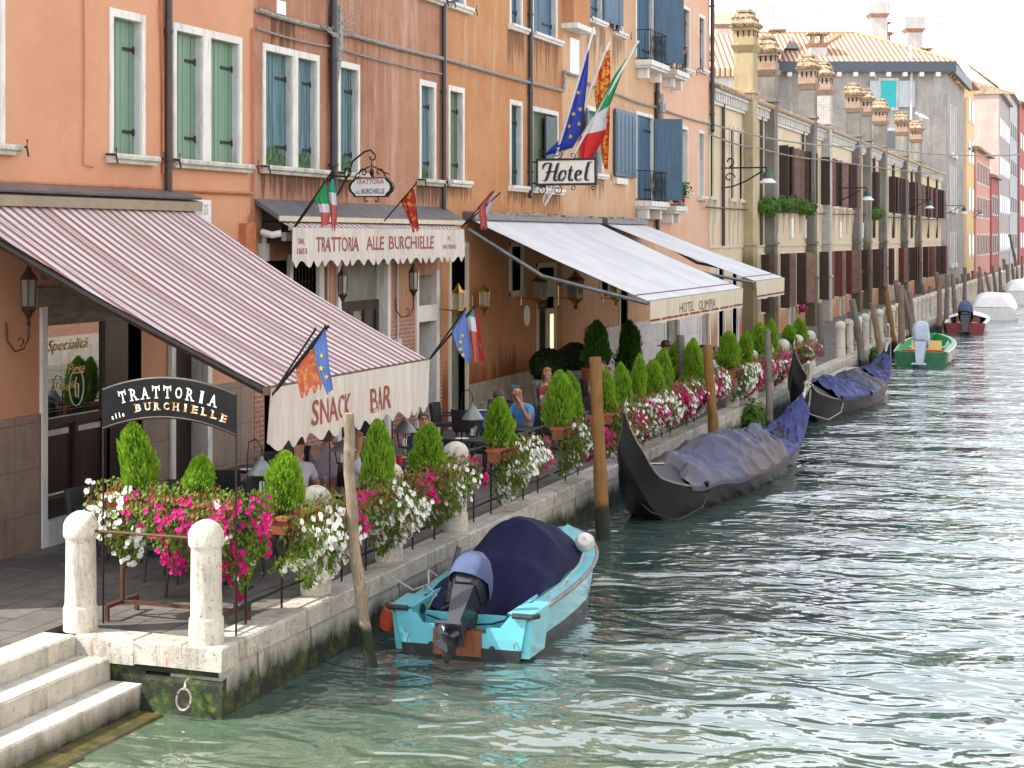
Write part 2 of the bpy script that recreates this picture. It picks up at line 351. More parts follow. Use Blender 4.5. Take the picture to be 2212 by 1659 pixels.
M['palegrey'] = plaster('pale_grey_plaster', (0.55,0.54,0.52), (0.42,0.42,0.41), (0.66,0.65,0.62), (0.25,0.25,0.25), pale_lo=0.5, dark_lo=0.55, seed=10)
M['ochre'] = plaster('ochre_plaster', (0.80,0.56,0.28), (0.74,0.52,0.27), (0.78,0.62,0.40), (0.3,0.22,0.10), seed=11)
M['coral'] = plaster('coral_plaster', (0.70,0.36,0.28), (0.62,0.30,0.22), (0.70,0.46,0.40), (0.3,0.14,0.10), seed=12)
M['red'] = plaster('red_plaster', (0.50,0.16,0.14), (0.42,0.13,0.11), (0.54,0.28,0.25), (0.2,0.07,0.06), seed=13)
M['mauve'] = plaster('mauve_plaster', (0.50,0.40,0.37), (0.42,0.33,0.31), (0.62,0.55,0.52), (0.22,0.17,0.16), seed=14)
M['trim'] = stone('white_window_stone', (0.74,0.72,0.67), (0.66,0.645,0.60), (0.36,0.35,0.30), 0.66, bump=0.25)
M['reveal'] = stone('window_reveal_stone', (0.56,0.56,0.56), (0.48,0.48,0.48), (0.20,0.19,0.17), 0.66, bump=0.3)
M['sill'] = stone('mossy_sill_stone', (0.66,0.64,0.58), (0.46,0.45,0.38), (0.13,0.14,0.08), 0.55, bump=0.5)
M['istrian'] = stone('istrian_stone', (0.70,0.68,0.62), (0.56,0.54,0.49), (0.22,0.21,0.18), 0.62, bump=0.5)
M['bollard'] = stone('bollard_stone', (0.66,0.62,0.54), (0.54,0.50,0.43), (0.15,0.14,0.11), 0.55, bump=0.7)
M['coping'] = stone('coping_stone', (0.54,0.51,0.45), (0.38,0.36,0.31), (0.12,0.11,0.09), 0.54, bump=0.8, rust=0.85)
M['endwall'] = stone('mossy_end_stone', (0.60,0.57,0.50), (0.44,0.42,0.35), (0.14,0.13,0.10), 0.58, algae=(0.36, 0.62), bump=1.0, rust=0.3)
M['steps'] = stone('step_stone', (0.60,0.57,0.50), (0.46,0.43,0.37), (0.16,0.15,0.11), 0.57, algae=(-0.02, 0.28), bump=0.8)
M['wetstep'] = mat('wet_weedy_stone', (0.10,0.075,0.022), (0.025,0.035,0.012), rough=0.35, scale=4, bump=0.8, bscale=30)
M['quaywall'] = slabs('quay_wall_stone', (0.50,0.48,0.43), (0.34,0.33,0.29), (0.06,0.055,0.045), 1.25, 0.52, 'YZ', 0.016, algae=(0.10, 0.50), stain=(0.17,0.14,0.10), bump=1.0)
M['paving'] = slabs('paving_slabs', (0.155,0.145,0.13), (0.09,0.084,0.077), (0.035,0.032,0.03), 0.95, 0.48, 'YX', 0.010, bump=0.7)
M['dado'] = slabs('brown_stone_cladding', (0.29,0.215,0.165), (0.25,0.18,0.135), (0.09,0.065,0.05), 0.55, 0.62, 'YZ', 0.006, rough=0.55, offs=0.0, bump=0.25, stain=(0.15,0.11,0.085))
M['plinth'] = slabs('white_stone_plinth', (0.62,0.61,0.60), (0.52,0.51,0.50), (0.25,0.25,0.24), 0.8, 0.55, 'YZ', 0.006, offs=0.0, bump=0.3)
M['brick'] = slabs('red_brickwork', (0.44,0.19,0.11), (0.36,0.14,0.085), (0.50,0.43,0.36), 0.24, 0.085, 'YZ', 0.012, bump=1.0)
M['whitebrick'] = slabs('whitewashed_brick', (0.60,0.57,0.52), (0.52,0.50,0.46), (0.36,0.34,0.31), 0.24, 0.085, 'XZ', 0.012, bump=1.0)
M['rooftile'] = None
def tile_mat(name, dirx, diry, per, c1=(0.62,0.30,0.17), c2=(0.70,0.47,0.33), dark=(0.22,0.10,0.06)):
    m, t, b = newmat(name); b.inputs['Roughness'].default_value = 0.9
    v = pos_node(t)
    dn = t.nodes.new('ShaderNodeVectorMath'); dn.operation = 'DOT_PRODUCT'; dn.inputs[1].default_value = (dirx, diry, 0); g = t.nodes.new('ShaderNodeNewGeometry')
    t.links.new(g.outputs['Position'], dn.inputs[0])
    s_ = mth(t, 'SINE', mth(t, 'MULTIPLY', dn.outputs['Value'], 2 * math.pi / per))
    f = mth(t, 'ADD', mth(t, 'MULTIPLY', s_, 0.5), 0.5)
    c = mixc(t, ramp(t, noise_node(t, v, 3.5, 6, 0.8), 0.38, 0.62), c1, c2)
    c = mixc(t, ramp(t, noise_node(t, v, 1.2, 6, 0.8), 0.55, 0.72), c, tuple(x * 0.6 for x in c1))
    c = mixc(t, mth(t, 'MULTIPLY', ramp(t, f, 0.12, 0.42), 1.0), dark, c)
    t.links.new(c, b.inputs['Base Color']); bumpn(t, b, f, 1.0, 0.08)
    return m
M['tile_y'] = tile_mat('terracotta_roof_tiles', 0, 1, 0.26)
M['tile'] = mat('clay_tile', (0.52,0.39,0.26), (0.22,0.16,0.11), rough=0.9, scale=5, bump=0.6, bscale=30)
M['green_sh'] = mat('sage_green_shutter', (0.155,0.27,0.185), (0.135,0.24,0.165), rough=0.5, scale=2.5, bump=0.1, bscale=20, stretch=(4,4,0.4))
M['teal_sh'] = mat('weathered_teal_shutter', (0.12,0.22,0.25), (0.055,0.115,0.135), rough=0.75, scale=4, stretch=(5,5,0.25), bump=0.5, bscale=14, lo=0.4, hi=0.6)
M['moss_sh'] = mat('mossy_shutter_foot', (0.08,0.17,0.06), (0.03,0.06,0.03), rough=0.9, scale=9, bump=0.5)
M['dgreen_sh'] = mat('dark_green_shutter', (0.02,0.075,0.07), (0.015,0.05,0.05), rough=0.5, scale=3)
M['olive_sh'] = mat('olive_shutter', (0.12,0.15,0.085), (0.10,0.125,0.07), rough=0.6, scale=3)
M['blue_sh'] = mat('slate_blue_shutter', (0.045,0.115,0.19), (0.035,0.085,0.14), rough=0.5, scale=3, stretch=(4,4,0.4))
M['brown_sh'] = mat('dark_brown_shutter', (0.065,0.036,0.030), (0.04,0.024,0.021), rough=0.6, scale=3)
M['maroon_sh'] = mat('maroon_shutter', (0.15,0.040,0.033), (0.10,0.03,0.026), rough=0.6, scale=3)
M['iron'] = mat('black_wrought_iron', (0.02,0.02,0.022), (0.035,0.03,0.028), rough=0.5, metal=0.6, scale=20)
M['rustiron'] = mat('rusty_iron', (0.12,0.045,0.022), (0.07,0.028,0.016), rough=0.7, metal=0.2, scale=18, bump=0.3)
M['pipe'] = mat('brown_painted_pipe', (0.055,0.037,0.032), (0.035,0.026,0.024), rough=0.45, scale=4)
M['pipeblack'] = mat('dark_grey_pipe', (0.035,0.036,0.042), (0.025,0.025,0.03), rough=0.4, scale=4)
M['cable'] = mat('grey_cable_bundle', (0.36,0.35,0.33), (0.16,0.155,0.15), rough=0.8, scale=16, stretch=(1,1.6,1), bump=0.6)
M['conduit_salmon'] = mat('painted_conduit', (0.50,0.17,0.075), (0.36,0.12,0.06), rough=0.7, scale=6)
M['metalhood'] = mat('grey_metal_flashing', (0.17,0.17,0.185), (0.12,0.12,0.13), rough=0.45, metal=0.3, scale=4, bump=0.2, bscale=10)
M['awnbox'] = mat('tan_awning_cassette', (0.34,0.28,0.21), (0.28,0.23,0.175), rough=0.5, scale=3)
M['stripe'] = stripes('striped_canvas', (0.62,0.60,0.62), (0.27,0.115,0.09), 'Y', 0.205, 0.46)
M['cream'] = mat('cream_canvas', (0.66,0.61,0.56), (0.56,0.51,0.47), rough=0.9, scale=2.5, stretch=(1,4,0.6), bump=0.35, bscale=6, bdist=0.02)
M['creamhotel'] = mat('ivory_canvas', (0.64,0.58,0.45), (0.56,0.50,0.38), rough=0.9, scale=2.5, stretch=(1,4,0.6), bump=0.25, bscale=8, bdist=0.02)
M['whitecanvas'] = mat('white_canvas', (0.67,0.68,0.69), (0.58,0.59,0.61), rough=0.85, scale=0.8, bump=0.25, bscale=3, bdist=0.03)
M['redletter'] = mat('faded_red_lettering', (0.34,0.085,0.06), (0.27,0.075,0.055), rough=0.9, scale=14)
M['brownletter'] = mat('brown_lettering', (0.14,0.07,0.05), (0.22,0.14,0.10), rough=0.9, scale=30)
M['burgundy'] = mat('burgundy_braid', (0.24,0.035,0.045), (0.20,0.03,0.04), rough=0.9, scale=9)
M['black'] = mat('black_enamel', (0.006,0.006,0.007), (0.010,0.010,0.012), rough=0.22, scale=3, spec=.25)
M['chimbrick'] = slabs('weathered_chimney_brick', (0.44,0.30,0.21), (0.35,0.22,0.15), (0.40,0.36,0.30), 0.24, 0.085, 'YZ', 0.012, bump=1.0)
M['brown2'] = mat('sunfaded_brown_shutter', (0.27,0.16,0.13), (0.20,0.11,0.09), rough=0.6, scale=3)
M['blackmat'] = mat('matt_black', (0.02,0.02,0.02), (0.03,0.03,0.032), rough=0.6, scale=8)
M['white'] = mat('white_paint', (0.76,0.76,0.75), (0.68,0.68,0.67), rough=0.4, scale=4)
M['whitelet'] = mat('white_lettering', (0.80,0.79,0.74), (0.72,0.70,0.62), rough=0.6, scale=9)
M['goldlet'] = mat('worn_gold_lettering', (0.72,0.66,0.50), (0.48,0.22,0.07), rough=0.6, scale=14, lo=0.45, hi=0.55)
M['brass'] = mat('polished_brass', (0.60,0.36,0.08), (0.35,0.20,0.05), rough=0.25, metal=0.9, scale=9)
M['bronze'] = mat('rusty_bronze', (0.09,0.05,0.035), (0.05,0.03,0.022), rough=0.5, metal=0.5, scale=14)
M['zinc'] = mat('zinc_grey_metal', (0.22,0.24,0.25), (0.15,0.165,0.17), rough=0.45, metal=0.5, scale=6)
M['lampglass'] = glass_mat('lantern_glass', (0.20,0.20,0.18), 0.1)
M['glass'] = glass_mat('window_glass', (0.035,0.04,0.04), 0.04)
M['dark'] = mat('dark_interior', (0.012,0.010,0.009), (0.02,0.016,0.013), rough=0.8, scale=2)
M['dwood'] = mat('dark_stained_wood', (0.025,0.016,0.012), (0.04,0.025,0.018), rough=0.3, scale=3, stretch=(6,6,0.5))
M['doorgrey'] = mat('grey_green_door', (0.21,0.22,0.19), (0.16,0.17,0.15), rough=0.5, scale=3)
M['rattan'] = mat('dark_woven_rattan', (0.035,0.036,0.042), (0.015,0.015,0.018), rough=0.6, scale=60, bump=1.0, bscale=90)
M['terrapot'] = mat('terracotta_pot', (0.42,0.13,0.06), (0.33,0.10,0.05), rough=0.85, scale=6, bump=0.3)
M['concrete'] = mat('pale_concrete_planter', (0.44,0.42,0.38), (0.33,0.315,0.285), rough=0.9, scale=7, bump=0.5)
M['cyp'] = leafmat('conifer_needles', (0.24,0.43,0.03), (0.13,0.29,0.02), (0.40,0.58,0.05), 6)
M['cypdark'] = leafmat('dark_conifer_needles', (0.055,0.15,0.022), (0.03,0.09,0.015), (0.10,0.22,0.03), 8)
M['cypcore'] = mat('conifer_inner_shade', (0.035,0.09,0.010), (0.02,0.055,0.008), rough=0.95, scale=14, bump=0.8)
M['leaf'] = leafmat('petunia_leaves', (0.16,0.28,0.035), (0.08,0.16,0.025), (0.30,0.40,0.07), 14)
M['deadleaf'] = leafmat('dried_stalks', (0.26,0.13,0.035), (0.17,0.085,0.025), (0.32,0.20,0.06), 14)
M['petalw'] = leafmat('white_petals', (0.84,0.84,0.80), (0.80,0.80,0.77), (0.85,0.85,0.82), 14, 0.2)
M['petalm'] = leafmat('magenta_petals', (0.62,0.012,0.20), (0.50,0.010,0.16), (0.66,0.02,0.30), 14, 0.25)
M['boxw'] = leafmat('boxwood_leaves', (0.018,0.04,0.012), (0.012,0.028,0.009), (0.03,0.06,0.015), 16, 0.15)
M['ivy'] = leafmat('ivy_leaves', (0.10,0.22,0.03), (0.05,0.12,0.02), (0.18,0.30,0.04), 8)
M['pole_grey'] = wood('weathered_pole_wood', (0.34,0.28,0.20), (0.22,0.165,0.11), (0.08,0.06,0.04), (9,9,2.2), low=0.35)
M['pole_brown'] = wood('brown_pole_wood', (0.27,0.135,0.035), (0.20,0.10,0.028), (0.09,0.05,0.02), low=0.45)
M['pole_dgrey'] = wood('grey_pole_wood', (0.20,0.18,0.155), (0.14,0.125,0.11), (0.06,0.05,0.045), low=0.35)
M['pole_far'] = wood('faded_brown_pole_wood', (0.27,0.19,0.13), (0.20,0.14,0.10), (0.09,0.065,0.05), low=0.35)
M['rope'] = mat('pale_rope', (0.50,0.48,0.42), (0.34,0.32,0.27), rough=0.9, scale=40, bump=0.6)
M['skin'] = mat('skin', (0.58,0.30,0.21), (0.52,0.26,0.18), rough=0.55, scale=9)
M['skin2'] = mat('tanned_skin', (0.46,0.22,0.14), (0.40,0.19,0.12), rough=0.55, scale=9)
M['hair_dark'] = mat('dark_hair', (0.03,0.02,0.016), (0.05,0.033,0.025), rough=0.55, scale=50, stretch=(1,1,0.3), bump=0.6)
M['hair_brown'] = mat('brown_hair', (0.13,0.07,0.04), (0.08,0.045,0.03), rough=0.6, scale=50, stretch=(1,1,0.3), bump=0.6)
M['hair_blonde'] = mat('auburn_hair', (0.38,0.19,0.07), (0.26,0.12,0.05), rough=0.6, scale=50, stretch=(1,1,0.3), bump=0.6)
M['pink'] = mat('lips', (0.36,0.12,0.10), rough=0.5)
# ================================================================ SETTING
QX, WX, QZ = -8.65, -13.8, 0.72
def water_mat():
    m, t, b = newmat('canal_water')
    v = pos_node(t)
    c = mixc(t, ramp(t, noise_node(t, v, 0.5, 4), 0.4, 0.65), (0.045,0.08,0.072), (0.07,0.11,0.098))
    sx = t.nodes.new('ShaderNodeSeparateXYZ'); t.links.new(v, sx.inputs[0])
    # paler green towards the front: the sunlit water there put into the colour
    mr = t.nodes.new('ShaderNodeMapRange'); mr.inputs[1].default_value = 17.0; mr.inputs[2].default_value = 12.5; t.links.new(sx.outputs[1], mr.inputs[0])
    c = mixc(t, mth(t, 'MULTIPLY', mr.outputs[0], 0.8), c, (0.115,0.165,0.095))
    t.links.new(c, b.inputs['Base Color'])
    b.inputs['Roughness'].default_value = 0.0; b.inputs['IOR'].default_value = 3.4; b.inputs['Specular IOR Level'].default_value = 0.5
    va = pos_node(t, (0.75, 1.15, 1))
    h1 = noise_node(t, va, 0.42, 1, 0.4, 0.3); h2 = noise_node(t, va, 1.35, 2, 0.5, 0.9); h3 = noise_node(t, va, 4.2, 1, 0.4, 0.6)
    h = mth(t, 'ADD', mth(t, 'MULTIPLY', h1, 1.0), mth(t, 'ADD', mth(t, 'MULTIPLY', h2, 0.42), mth(t, 'MULTIPLY', h3, 0.065)))
    bumpn(t, b, h, 1.0, 0.30)
    return m
M['water'] = water_mat()
mb = MB()
mb.quad((-12.5,-25,0),(140,-25,0),(140,900,0),(-12.5,900,0))
mb.build('canal_water', M['water'], kind='structure')
mb = MB(); mb.quad((-400,-25,-0.6),(-8.9,-25,-0.6),(-8.9,900,-0.6),(-400,900,-0.6)); mb.build('ground', M['concrete'], kind='structure')
# paving of the fondamenta
mb = MB(); mb.box(-14.2, -9.08, 14.8+0.35, 420, 0.3, QZ - 0.004); mb.box(-40, -10.86, -25, 14.8+0.35, 0.3, QZ - 0.006)
mb.box(-40, -14.2, 14.8, 20, 0.3, QZ-0.004)
mb.build('pavement', M['paving'], kind='structure')

rnd.seed(5)
def rough_slab(mb, x0, x1, y0, y1, z0, z1, c=0.02, j=0.006):
    """a dressed stone with worn, chamfered upper edges"""
    jj = lambda: rnd.uniform(-j, j)
    a = [(x0,y0,z0),(x1,y0,z0),(x1,y1,z0),(x0,y1,z0)]
    m_ = [(x0,y0,z1-c+jj()),(x1+jj(),y0,z1-c+jj()),(x1+jj(),y1,z1-c+jj()),(x0,y1,z1-c+jj())]
    zt = z1 + jj()*0.5
    t_ = [(x0+c,y0+c*0.5,zt),(x1-c,y0+c*0.5,zt),(x1-c,y1-c*0.5,zt),(x0+c,y1-c*0.5,zt)]
    mb._add(a + m_ + t_, [(0,3,2,1),(0,1,5,4),(1,2,6,5),(2,3,7,6),(3,0,4,7),(4,5,9,8),(5,6,10,9),(6,7,11,10),(7,4,8,11),(8,9,10,11)])
q = thing('quay_wall', 'long white stone canal embankment wall with green weed along the waterline', 'quay wall', (QX, 15, 0))
mb = MB()   # battered wall of big blocks
mb.hexa([(-9.3,14.86,-1.2),(QX+0.06,14.86,-1.2),(QX+0.06,420,-1.2),(-9.3,420,-1.2),(-9.3,14.86,0.5),(QX-0.03,14.86,0.5),(QX-0.03,420,0.5),(-9.3,420,0.5)])
mb.build('wall', M['quaywall'], q)
mb = MB(); y = 15.15
while y < 260:
    L = rnd.uniform(1.0, 1.9) * (1 if y < 70 else 3)
    rough_slab(mb, -9.08, QX + rnd.uniform(-0.006, 0.008), y + 0.006, y + L - 0.006, 0.503, QZ, 0.022)
    y += L
mb.box(-9.08, QX, y, 420, 0.503, QZ)
mb.build('coping', M['coping'], q)
e = thing('quay_end_wall', 'mossy end face of the quay beside the water stairs with an iron ring', 'quay wall', (-9.5, 14.8, 0))
mb = MB()
rough_slab(mb, -10.46, -9.72, 14.80, 15.15, 0.45, QZ, 0.02); rough_slab(mb, -9.712, -9.13, 14.80, 15.15, 0.47, QZ + 0.002, 0.02); rough_slab(mb, -9.122, QX + 0.01, 14.79, 15.145, 0.47, QZ, 0.02)
mb.build('coping', M['coping'], e)
mb = MB()
rough_slab(mb, -10.04, -9.60, 14.85, 15.15, -0.2, 0.45, 0.02)
rough_slab(mb, -9.59, -8.72, 14.84, 15.15, 0.40, 0.468, 0.01)
n0 = len(mb.v); mb.hexa([(-9.61,14.66,-1),(QX+0.07,14.66,-1),(QX+0.02,15.0,-1),(-9.6,15.0,-1),(-9.58,14.76,0.33),(QX+0.03,14.76,0.33),(QX-0.04,15.0,0.40),(-9.6,15.0,0.40)])
mb.build('wall', M['endwall'], e)
rg = MB(); rg.tube([(-8.98,14.70,0.40),(-8.98,14.64,0.38),(-8.98,14.62,0.34),(-8.98,14.66,0.31)], 0.018, 8)
pts = [(-8.98+0.085*math.sin(a*math.pi/12), 14.62-0.02*(1-math.cos(a*math.pi/12)), 0.215+0.105*math.cos(a*math.pi/12)) for a in range(25)]
rg.tube(pts, 0.013, 8); M['ringiron'] = mat('galvanised_ring', (0.42,0.38,0.37), (0.25,0.2,0.18), rough=0.45, metal=0.6, scale=20)
rg.build('mooring_ring', M['ringiron'], e, smooth=True)
st = thing('water_stairs', 'white stone stairs going down into the canal in the near left corner', 'stairs', (-10.4, 12, 0))
mb = MB()
for x0, x1, z1, ys in ((-10.86,-10.44,QZ,(-4,1.5,4.6,7.4,9.9,12.3,14.79)), (-10.44,-10.03,0.50,(-4,3,6.2,9.5,12.05,14.84)), (-10.03,-9.61,0.26,(-4,2.2,5.9,8.8,11.8,14.84))):
    for a, b_ in zip(ys, ys[1:]): rough_slab(mb, x0, x1, a + 0.004, b_ - 0.004, z1 - 0.45, z1, 0.02, 0.006)
mb.build('treads', M['steps'], st)
mb = MB()
for a, b_, dz in ((-4,4.2,.0),(4.2,8.1,.012),(8.1,11.3,-.004),(11.3,13.2,.010),(13.2,14.65,.0)): rough_slab(mb, -9.61, -9.22+rnd.uniform(-.03,.03), a+.006, b_-.006, -.6, .022+dz, .03, .012)
mb.build('submerged_tread', M['wetstep'], st)
# near block at the very corner of the frame
blk = MB(); bx0, bz = -11.0, 0.42
# landing stones sticking out of the quay further on
lp = thing('landing_platform', 'white stone landing slabs projecting from the quay beyond the second gondola', 'landing steps', (-8.2, 55, 0))
mb = MB(); rough_slab(mb, -8.62, -7.35, 53.2, 56.9, 0.22, 0.52, 0.04); rough_slab(mb, -8.62, -7.15, 52.3, 57.6, -0.3, 0.21, 0.04)
mb.build('slabs', M['coping'], lp)

# ================================================================ FACADES
def facade(mb, y0, y1, z0, z1, ops, x=WX):
    """front wall with real openings: ops = (ya, yb, za, zb)"""
    ys = sorted({y0, y1, *[o for op in ops for o in op[:2] if y0 < o < y1]}); zs = sorted({z0, z1, *[o for op in ops for o in op[2:4] if z0 < o < z1]})
    for a, b in zip(ys, ys[1:]):
        run = None
        for c, d in zip(zs, zs[1:]):
            ym, zm = (a+b)/2, (c+d)/2
            if any(o[0] < ym < o[1] and o[2] < zm < o[3] for o in ops):
                if run is not None: mb.quad((x,a,run),(x,b,run),(x,b,c),(x,a,c)); run = None
            elif run is None: run = c
        if run is not None: mb.quad((x,a,run),(x,b,run),(x,b,z1),(x,a,z1))
def building(name, label, m, y0, y1, h, ops, cat='building', depth=11, z0=0.4, roof=True, zones=None):
    b = thing(name, label, cat, (WX, y0, QZ))
    mb = MB()
    if zones:
        for (za, zb, mm) in zones:
            f = MB(); facade(f, y0, y1, za, zb, ops); f.build('wall', mm, b)
        za = max(z[1] for z in zones); facade(mb, y0, y1, za, h, ops)
    else: facade(mb, y0, y1, z0, h, ops)
    X2 = WX - depth
    mb.quad((WX,y0,z0),(WX,y0,h),(X2,y0,h),(X2,y0,z0)); mb.quad((WX,y1,z0),(X2,y1,z0),(X2,y1,h),(WX,y1,h)); mb.quad((X2,y0,z0),(X2,y0,h),(X2,y1,h),(X2,y1,z0))
    mb.build('wall', m, b)
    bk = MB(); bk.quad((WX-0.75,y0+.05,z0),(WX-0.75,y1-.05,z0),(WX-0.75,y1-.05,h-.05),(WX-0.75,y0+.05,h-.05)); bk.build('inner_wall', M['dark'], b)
    if roof:
        r = MB(); xm = WX - depth/2
        r.hexa([(WX+0.35,y0,h),(WX+0.35,y1,h),(xm,y1,h+0.01),(xm,y0,h+0.01),(WX+0.35,y0,h+.12),(WX+0.35,y1,h+.12),(xm,y1,h+2.2),(xm,y0,h+2.2)])
        r.hexa([(X2-0.3,y0,h),(X2-0.3,y1,h),(xm,y1,h+0.01),(xm,y0,h+0.01),(X2-0.3,y0,h+.12),(X2-0.3,y1,h+.12),(xm,y1,h+2.2),(xm,y0,h+2.2)])
        r.build('roof', M['tile_y'], b)
    return b
FR = 0.10
def window(b, ya, yb, za, zb, shutter=None, mull=None, sill=True, reveal=0.17, frame=FR, latch=True, sh_depth=0.13, sill_m=None, opened=None, glassy=False, rv=None, gap=None, hooks=True, name='window', lintel=0.12, fm=None):
    """stone-framed opening; ya..zb is the outer edge of the frame.  Returns the openings cut in the wall."""
    x = WX; px = x + 0.025; fm = fm or M['trim']
    bays = [(ya + frame, yb - frame)] if not mull else [(ya + frame, mull[0]), (mull[1], yb - frame)]
    f = MB()
    f.box(x-0.02, px, ya, ya+frame, za, zb-lintel); f.box(x-0.02, px, yb-frame, yb, za, zb-lintel); f.box(x-0.02, px+0.002, ya-0.0, yb+0.0, zb-lintel, zb)
    if mull: f.box(x-0.02, px, mull[0], mull[1], za, zb-lintel)
    w_ = f.build(name, fm, b)
    for (a, c) in bays:
        rvm = MB()   # reveals: side, top, bottom (real depth)
        xb = x - reveal; e_ = 0.0
        rvm.quad((x-.02,c,za),(x-.02,c,zb-lintel),(xb,c,zb-lintel),(xb,c,za)); rvm.quad((x-.02,a,za),(xb,a,za),(xb,a,zb-lintel),(x-.02,a,zb-lintel))
        rvm.quad((x-.02,a,zb-lintel),(xb,a,zb-lintel),(xb,c,zb-lintel),(x-.02,c,zb-lintel)); rvm.quad((x-.02,a,za),(x-.02,c,za),(xb,c,za),(xb,a,za))
        rvm.build('reveal', rv or M['reveal'], w_)
        if shutter:
            s_ = MB(); xs = x - reveal + 0.005 + (0 if sh_depth is None else 0)
            n = max(4, int(round((c-a)/0.14)));
            if n % 2: n += 1
            g = 0.006; wd = (c-a)/n
            for k in range(n):
                extra = 0.010 if k in (0, n//2-1, n//2, n-1) else 0
                s_.box(xs, xs+0.035+extra, a+k*wd+g*(0.4 if k != n//2 else 1.5), a+(k+1)*wd-g*0.4, za+0.01, zb-lintel-0.005)
            so = s_.build('shutter', shutter, w_)
            h_ = MB()
            for zz in (za + 0.33, zb - lintel - 0.45):
                h_.part()
                h_.box(xs+0.045, xs+0.06, c-(c-a)*0.42, c-0.02, zz, zz+0.05); h_.tube([(xs+0.055,c-0.03,zz-0.03),(xs+0.055,c-0.03,zz+0.08)], 0.018, 6)
                h_.part(); h_.box(xs+0.045, xs+0.058, a+0.01, a+0.09, zz, zz+0.05)
            h_.build_each('hinge', M['iron'], so)
            if shutter is M['teal_sh']:
                ms = MB(); ms.box(xs+0.046, xs+0.049, a+0.02, c-0.02, za+0.02, za+0.16)
                for k in range(n): ms.box(xs+0.046, xs+0.050, a+k*wd+0.01, a+(k+1)*wd-0.012, za+0.14, za+0.18+rnd.random()*0.2)
                ms.build('mossy_foot', M['moss_sh'], so)
        elif glassy:
            s_ = MB(); s_.box(x-reveal, x-reveal+0.01, a, c, za, zb-lintel); s_.build('pane', M['glass'], w_)
            s_ = MB(); s_.box(x-reveal+0.012, x-reveal+0.045, (a+c)/2-0.03, (a+c)/2+0.03, za, zb-lintel); s_.box(x-reveal+0.012, x-reveal+0.045, a, a+0.05, za, zb-lintel)
            s_.box(x-reveal+0.012, x-reveal+0.045, c-0.05, c, za, zb-lintel); s_.build('casement', M['doorgrey'] if glassy is True else glassy, w_)
    if sill:
        s_ = MB(); ya2, yb2 = ya - 0.08, yb + 0.20; z = za
        prof = [(x-0.3, z-0.0),(px+0.13, z-0.002),(px+0.15, z-0.03),(px+0.145, z-0.075),(px+0.10, z-0.10),(px+0.085, z-0.145),(x-0.02, z-0.145)]
        s_.prism(prof, lambda p, q_: (p, ya2, q_), lambda p, q_: (p, yb2, q_))
        s_.build('sill', sill_m or M['sill'], w_)
        if hooks:
            hk = MB()
            for yy in (ya2 - 0.02, yb2 + 0.03):
                hk.part()
                hk.tube([(x+0.02,yy,z-0.02),(x+0.20,yy,z-0.03),(x+0.20,yy,z+0.07)], 0.014, 5); hk.tube([(x+0.19,yy,z-0.01),(x+0.21,yy+0.02,z-0.16)], 0.014, 5)
            hk.build_each('shutter_hook', M['iron'], w_)
    if opened:   # leaves folded back against the wall: (material, left?, right?, angle)
        sm, l_, r_, ang = opened; wd = (yb - ya - 2*frame)/2
        for flag, yh, sg in ((l_, ya+frame*0.5, -1), (r_, yb-frame*0.5, 1)):
            if not flag: continue
            s_ = MB(); ca, sa = math.cos(ang), math.sin(ang); wl = wd * (2 if flag == 2 else 1)
            s_.M = Matrix.Translation((px+0.04, yh, 0)) @ Matrix.Rotation(-sg * ang, 4, 'Z')
            s_.box(-0.02, 0.02, 0, sg*wl, za+0.02, zb-lintel)
            s_.box(0.02, 0.03, sg*0.06, sg*(wl-0.06), za+0.12, (za+zb)/2-0.05); s_.box(0.02, 0.03, sg*0.06, sg*(wl-0.06), (za+zb)/2+0.05, zb-lintel-0.1)
            s_.build('shutter', sm, w_)
    return w_
def op(ya, yb, za, zb, mull=None, frame=FR, lintel=0.12):
    return [(ya+frame, yb-frame, za, zb-lintel)] if not mull else [(ya+frame, mull[0], za, zb-lintel), (mull[1], yb-frame, za, zb-lintel)]
def pipe(b, y, z0, z1, m, r=0.055, x=WX+0.08, foot=None, name='drainpipe'):
    mb = MB(); pts = [(x,y,z1),(x,y,z0)]
    if foot: pts = [(x,y,z1),(x,y,z0+0.25),(x+0.03,y-0.08,z0+0.08),(x+0.05,y-0.22,z0)]
    mb.tube(pts, r, 10)
    z = z0 + 0.6
    while z < z1: mb.tube([(x,y,z),(x,y,z+0.05)], r*1.28, 10); mb.box(WX-0.01, x, y-0.02, y+0.02, z, z+0.04); z += 2.0
    return mb.build(name, m, b, smooth=True)

# ---------------------------------------------------------------- building 1: salmon house, trattoria shop front
w1 = (20.37, 21.31, 6.25, 8.40); w2 = (22.10, 24.26, 6.25, 8.40); m2 = (22.98, 23.24)
shop = (18.72, 21.23, QZ, 4.05); door1 = (22.10, 23.06, QZ, 3.75)
upper1 = [(17.0,17.95,6.25,8.40), (15.0,15.95,6.25,8.40)]
ops = op(*w1) + op(*w2, m2) + [shop, door1] + [o for u in upper1 for o in op(*u)] + [o for u in ((15.0,15.95),(17.,17.95),(20.37,21.31),(22.6,23.5)) for o in op(*u, 10.2, 12.3)]
B1 = building('salmon_house', 'salmon orange plastered house with sage green shutters above the striped snack bar awning', M['salmon'], 14.45, 24.68, 12.7, ops)
ext = MB(); facade(ext, 14.45, 24.6, QZ, 2.58, [shop, (door1[0]-.1,door1[1]+.12,QZ,3.75)], WX+0.03)
ext.quad((WX+.03,18.72,QZ),(WX+.03,18.72,2.58),(WX-.02,18.72,2.58),(WX-.02,18.72,QZ)); ext.quad((WX+.03,14.45,2.58),(WX+.03,24.6,2.58),(WX,24.6,2.58),(WX,14.45,2.58))
ext.quad((WX+.03,14.45,QZ),(WX-.02,14.45,QZ),(WX-.02,14.45,2.58),(WX+.03,14.45,2.58))
